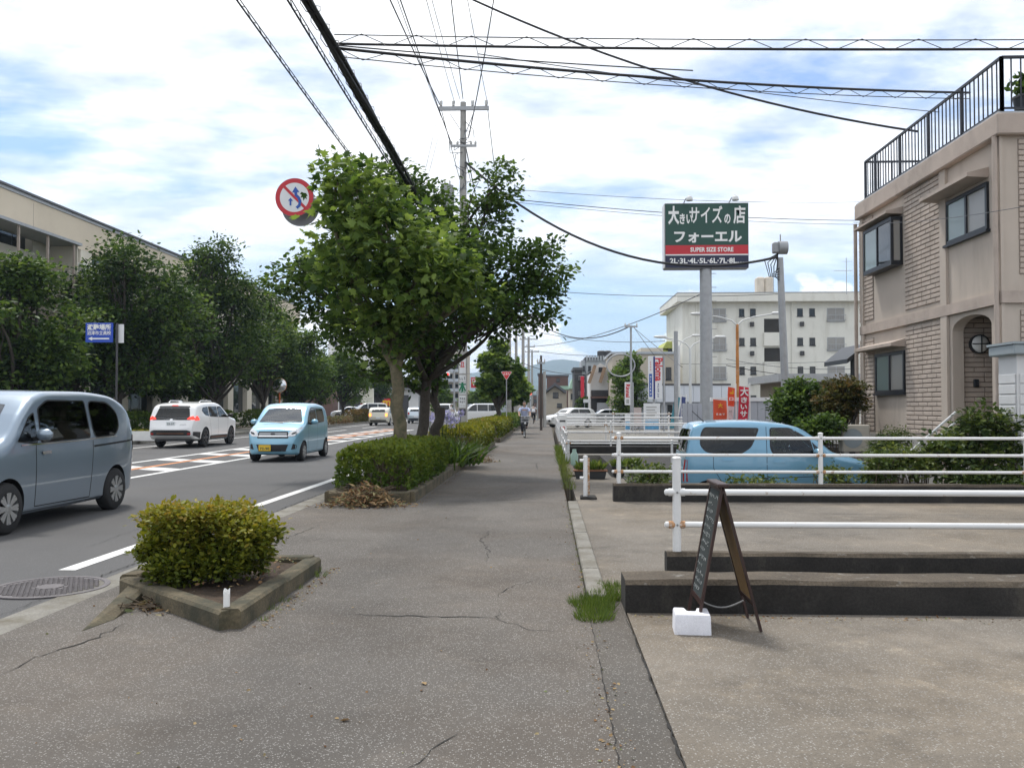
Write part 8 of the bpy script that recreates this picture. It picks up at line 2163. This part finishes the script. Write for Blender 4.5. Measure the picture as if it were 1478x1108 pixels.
def rider(label, loc, rz, shirt, trousers, group='people on bicycles'):
    t = thing('person', label, 'person', loc, rz, group)
    pel = Vector((0, .30, .95)); chest = Vector((0, .16, 1.30)); neck = Vector((0, .10, 1.46)); 
    V = [pel, Vector((0, .25, 1.10)), chest, Vector((0, .12, 1.41)), neck, Vector((0, .085, 1.54))]; E = [(0, 1), (1, 2), (2, 3), (3, 4), (4, 5)]
    Rr = [(.15, .12), (.145, .11), (.17, .12), (.12, .09), .055, .05]
    hips = {}
    for s in (-1, 1):
        n = len(V); up = s > 0
        knee = Vector((s * .12, -.10, .80 if up else .62)); ank = Vector((s * .10, .12 if up else .06, .50 if up else .22)); toe = Vector((s * .10, -.03 if up else -.10, .46 if up else .18))
        V += [Vector((s * .09, .27, .92)), knee, ank, toe]; E += [(0, n), (n, n + 1), (n + 1, n + 2), (n + 2, n + 3)]; Rr += [.10, .065, .045, .035]
        n = len(V); sh = Vector((s * .19, .12, 1.39)); el = Vector((s * .27, -.02, 1.20)); wr = Vector((s * .26, -.17, 1.07))
        V += [sh, el, wr, wr + Vector((-s * .005, -.04, -.005))]; E += [(3, n), (n, n + 1), (n + 1, n + 2), (n + 2, n + 3)]; Rr += [.06, .045, .032, .035]
        # five fingers closing on the grip
        for k in range(4):
            q = wr + Vector((s * (-.03 + .02 * k), -.055, .005)); m_ = len(V); V += [q, q + Vector((0, -.028, -.022)), q + Vector((0, -.005, -.045))]; E += [(n + 3, m_), (m_, m_ + 1), (m_ + 1, m_ + 2)]; Rr += [.010, .009, .008]
        q = wr + Vector((-s * .035, -.03, -.01)); m_ = len(V); V += [q, q + Vector((-s * .005, -.03, -.03))]; E += [(n + 3, m_), (m_, m_ + 1)]; Rr += [.011, .009]
    body = skin_mesh('body', V, E, Rr, 'skin', t)
    # head with face
    hb = bmesh.new(); bmesh.ops.create_uvsphere(hb, u_segments=24, v_segments=18, radius=1)
    for v in hb.verts:
        x, y, z = v.co
        jaw = 1 - .28 * max(0, -z) ** 1.5; v.co = (x * .078 * jaw, y * .098 * (jaw * .5 + .5), z * .118)
        if y < -.8 and abs(x) < .2 and -.25 < z < .1: v.co.y -= .018
        if y < -.6 and .15 < abs(x) < .55 and .0 < z < .25: v.co.y += .008
        if y < -.75 and abs(x) < .35 and -.5 < z < -.38: v.co.y -= .005
    me = bpy.data.meshes.new('head'); hb.to_mesh(me); hb.free(); ho = link_mesh('head', me, 'skin', t, smooth=True, loc=(0, .06, 1.63)); ho.rotation_euler = (R(6), 0, 0)
    for s in (-1, 1):
        MB().lathe([(.012, -.002), (.008, -.006), (.001, -.007)], 10, (s * .030, -.088, .012), 'Y').build('eye', 'hair_black', ho, smooth=60); MB().box((s * .078, .005, 0), (.014, .035, .055), bev=.006).build('ear', 'skin', ho)
    MB().box((0, -.090, -.055), (.042, .008, .008), bev=.003).build('mouth', 'maroon', ho)
    hb = bmesh.new(); bmesh.ops.create_uvsphere(hb, u_segments=24, v_segments=16, radius=1)
    bmesh.ops.delete(hb, geom=[v for v in hb.verts if v.co.z < -.35 or (v.co.y < -.45 and v.co.z < .45)], context='VERTS')
    for v in hb.verts: v.co = (v.co.x * .086, v.co.y * .106 + .006, v.co.z * .128 + .004)
    me = bpy.data.meshes.new('hair'); hb.to_mesh(me); hb.free(); link_mesh('hair', me, 'hair_black', ho, smooth=True)
    # clothes: slightly fuller skins over trunk, upper arms and legs
    V = [Vector((0, .29, .96)), Vector((0, .25, 1.10)), chest, Vector((0, .12, 1.41)), Vector((0, .105, 1.47))]; E = [(0, 1), (1, 2), (2, 3), (3, 4)]; Rr = [(.175, .14), (.165, .13), (.20, .145), (.165, .13), .075]
    for s in (-1, 1):
        n = len(V); V += [Vector((s * .19, .12, 1.39)), Vector((s * .26, .0, 1.225))]; E += [(3, n), (n, n + 1)]; Rr += [.078, .068]
    skin_mesh('shirt', V, E, Rr, shirt, t)
    V = [Vector((0, .30, .93))]; E = []; Rr = [(.165, .13)]
    for s in (-1, 1):
        n = len(V); up = s > 0; V += [Vector((s * .09, .26, .90)), Vector((s * .12, -.10, .80 if up else .62)), Vector((s * .10, .10 if up else .05, .54 if up else .27))]; E += [(0, n), (n, n + 1), (n + 1, n + 2)]; Rr += [.115, .082, .062]
    skin_mesh('trousers', V, E, Rr, trousers, t)
    for s in (-1, 1):
        up = s > 0; MB().box((s * .10, .05 if up else -.02, .47 if up else .19), (.09, .26, .08), bev=.03).build('shoe', 'shoe_black', t)
    return t
cp = gr(757, 632)
bicycle('black bicycle with wire basket ridden towards the camera on the sidewalk', (cp.x, cp.y, .022), R(4))
rider('person in lilac shirt and dark trousers cycling towards the camera', (cp.x, cp.y, .022), R(4), 'shirt_lilac', 'trousers_dark')
for (px, Y, rz, sh_, lab, lab2) in ((770, 78, R(180), 'shirt_white', 'small bicycle far down the sidewalk behind the lilac shirted cyclist', 'far person in white shirt cycling down the sidewalk'), (652, 84, R(80), 'shirt_white', 'bicycle crossing the road left of the utility pole', 'person in white clothes cycling across left of the utility pole')):
    c = at(px, 600, Y); bicycle(lab, (c.x, Y, .022 if px > 700 else 0), rz); rider(lab2, (c.x, Y, .022 if px > 700 else 0), rz, sh_, 'trousers_dark' if px > 700 else 'shirt_white')
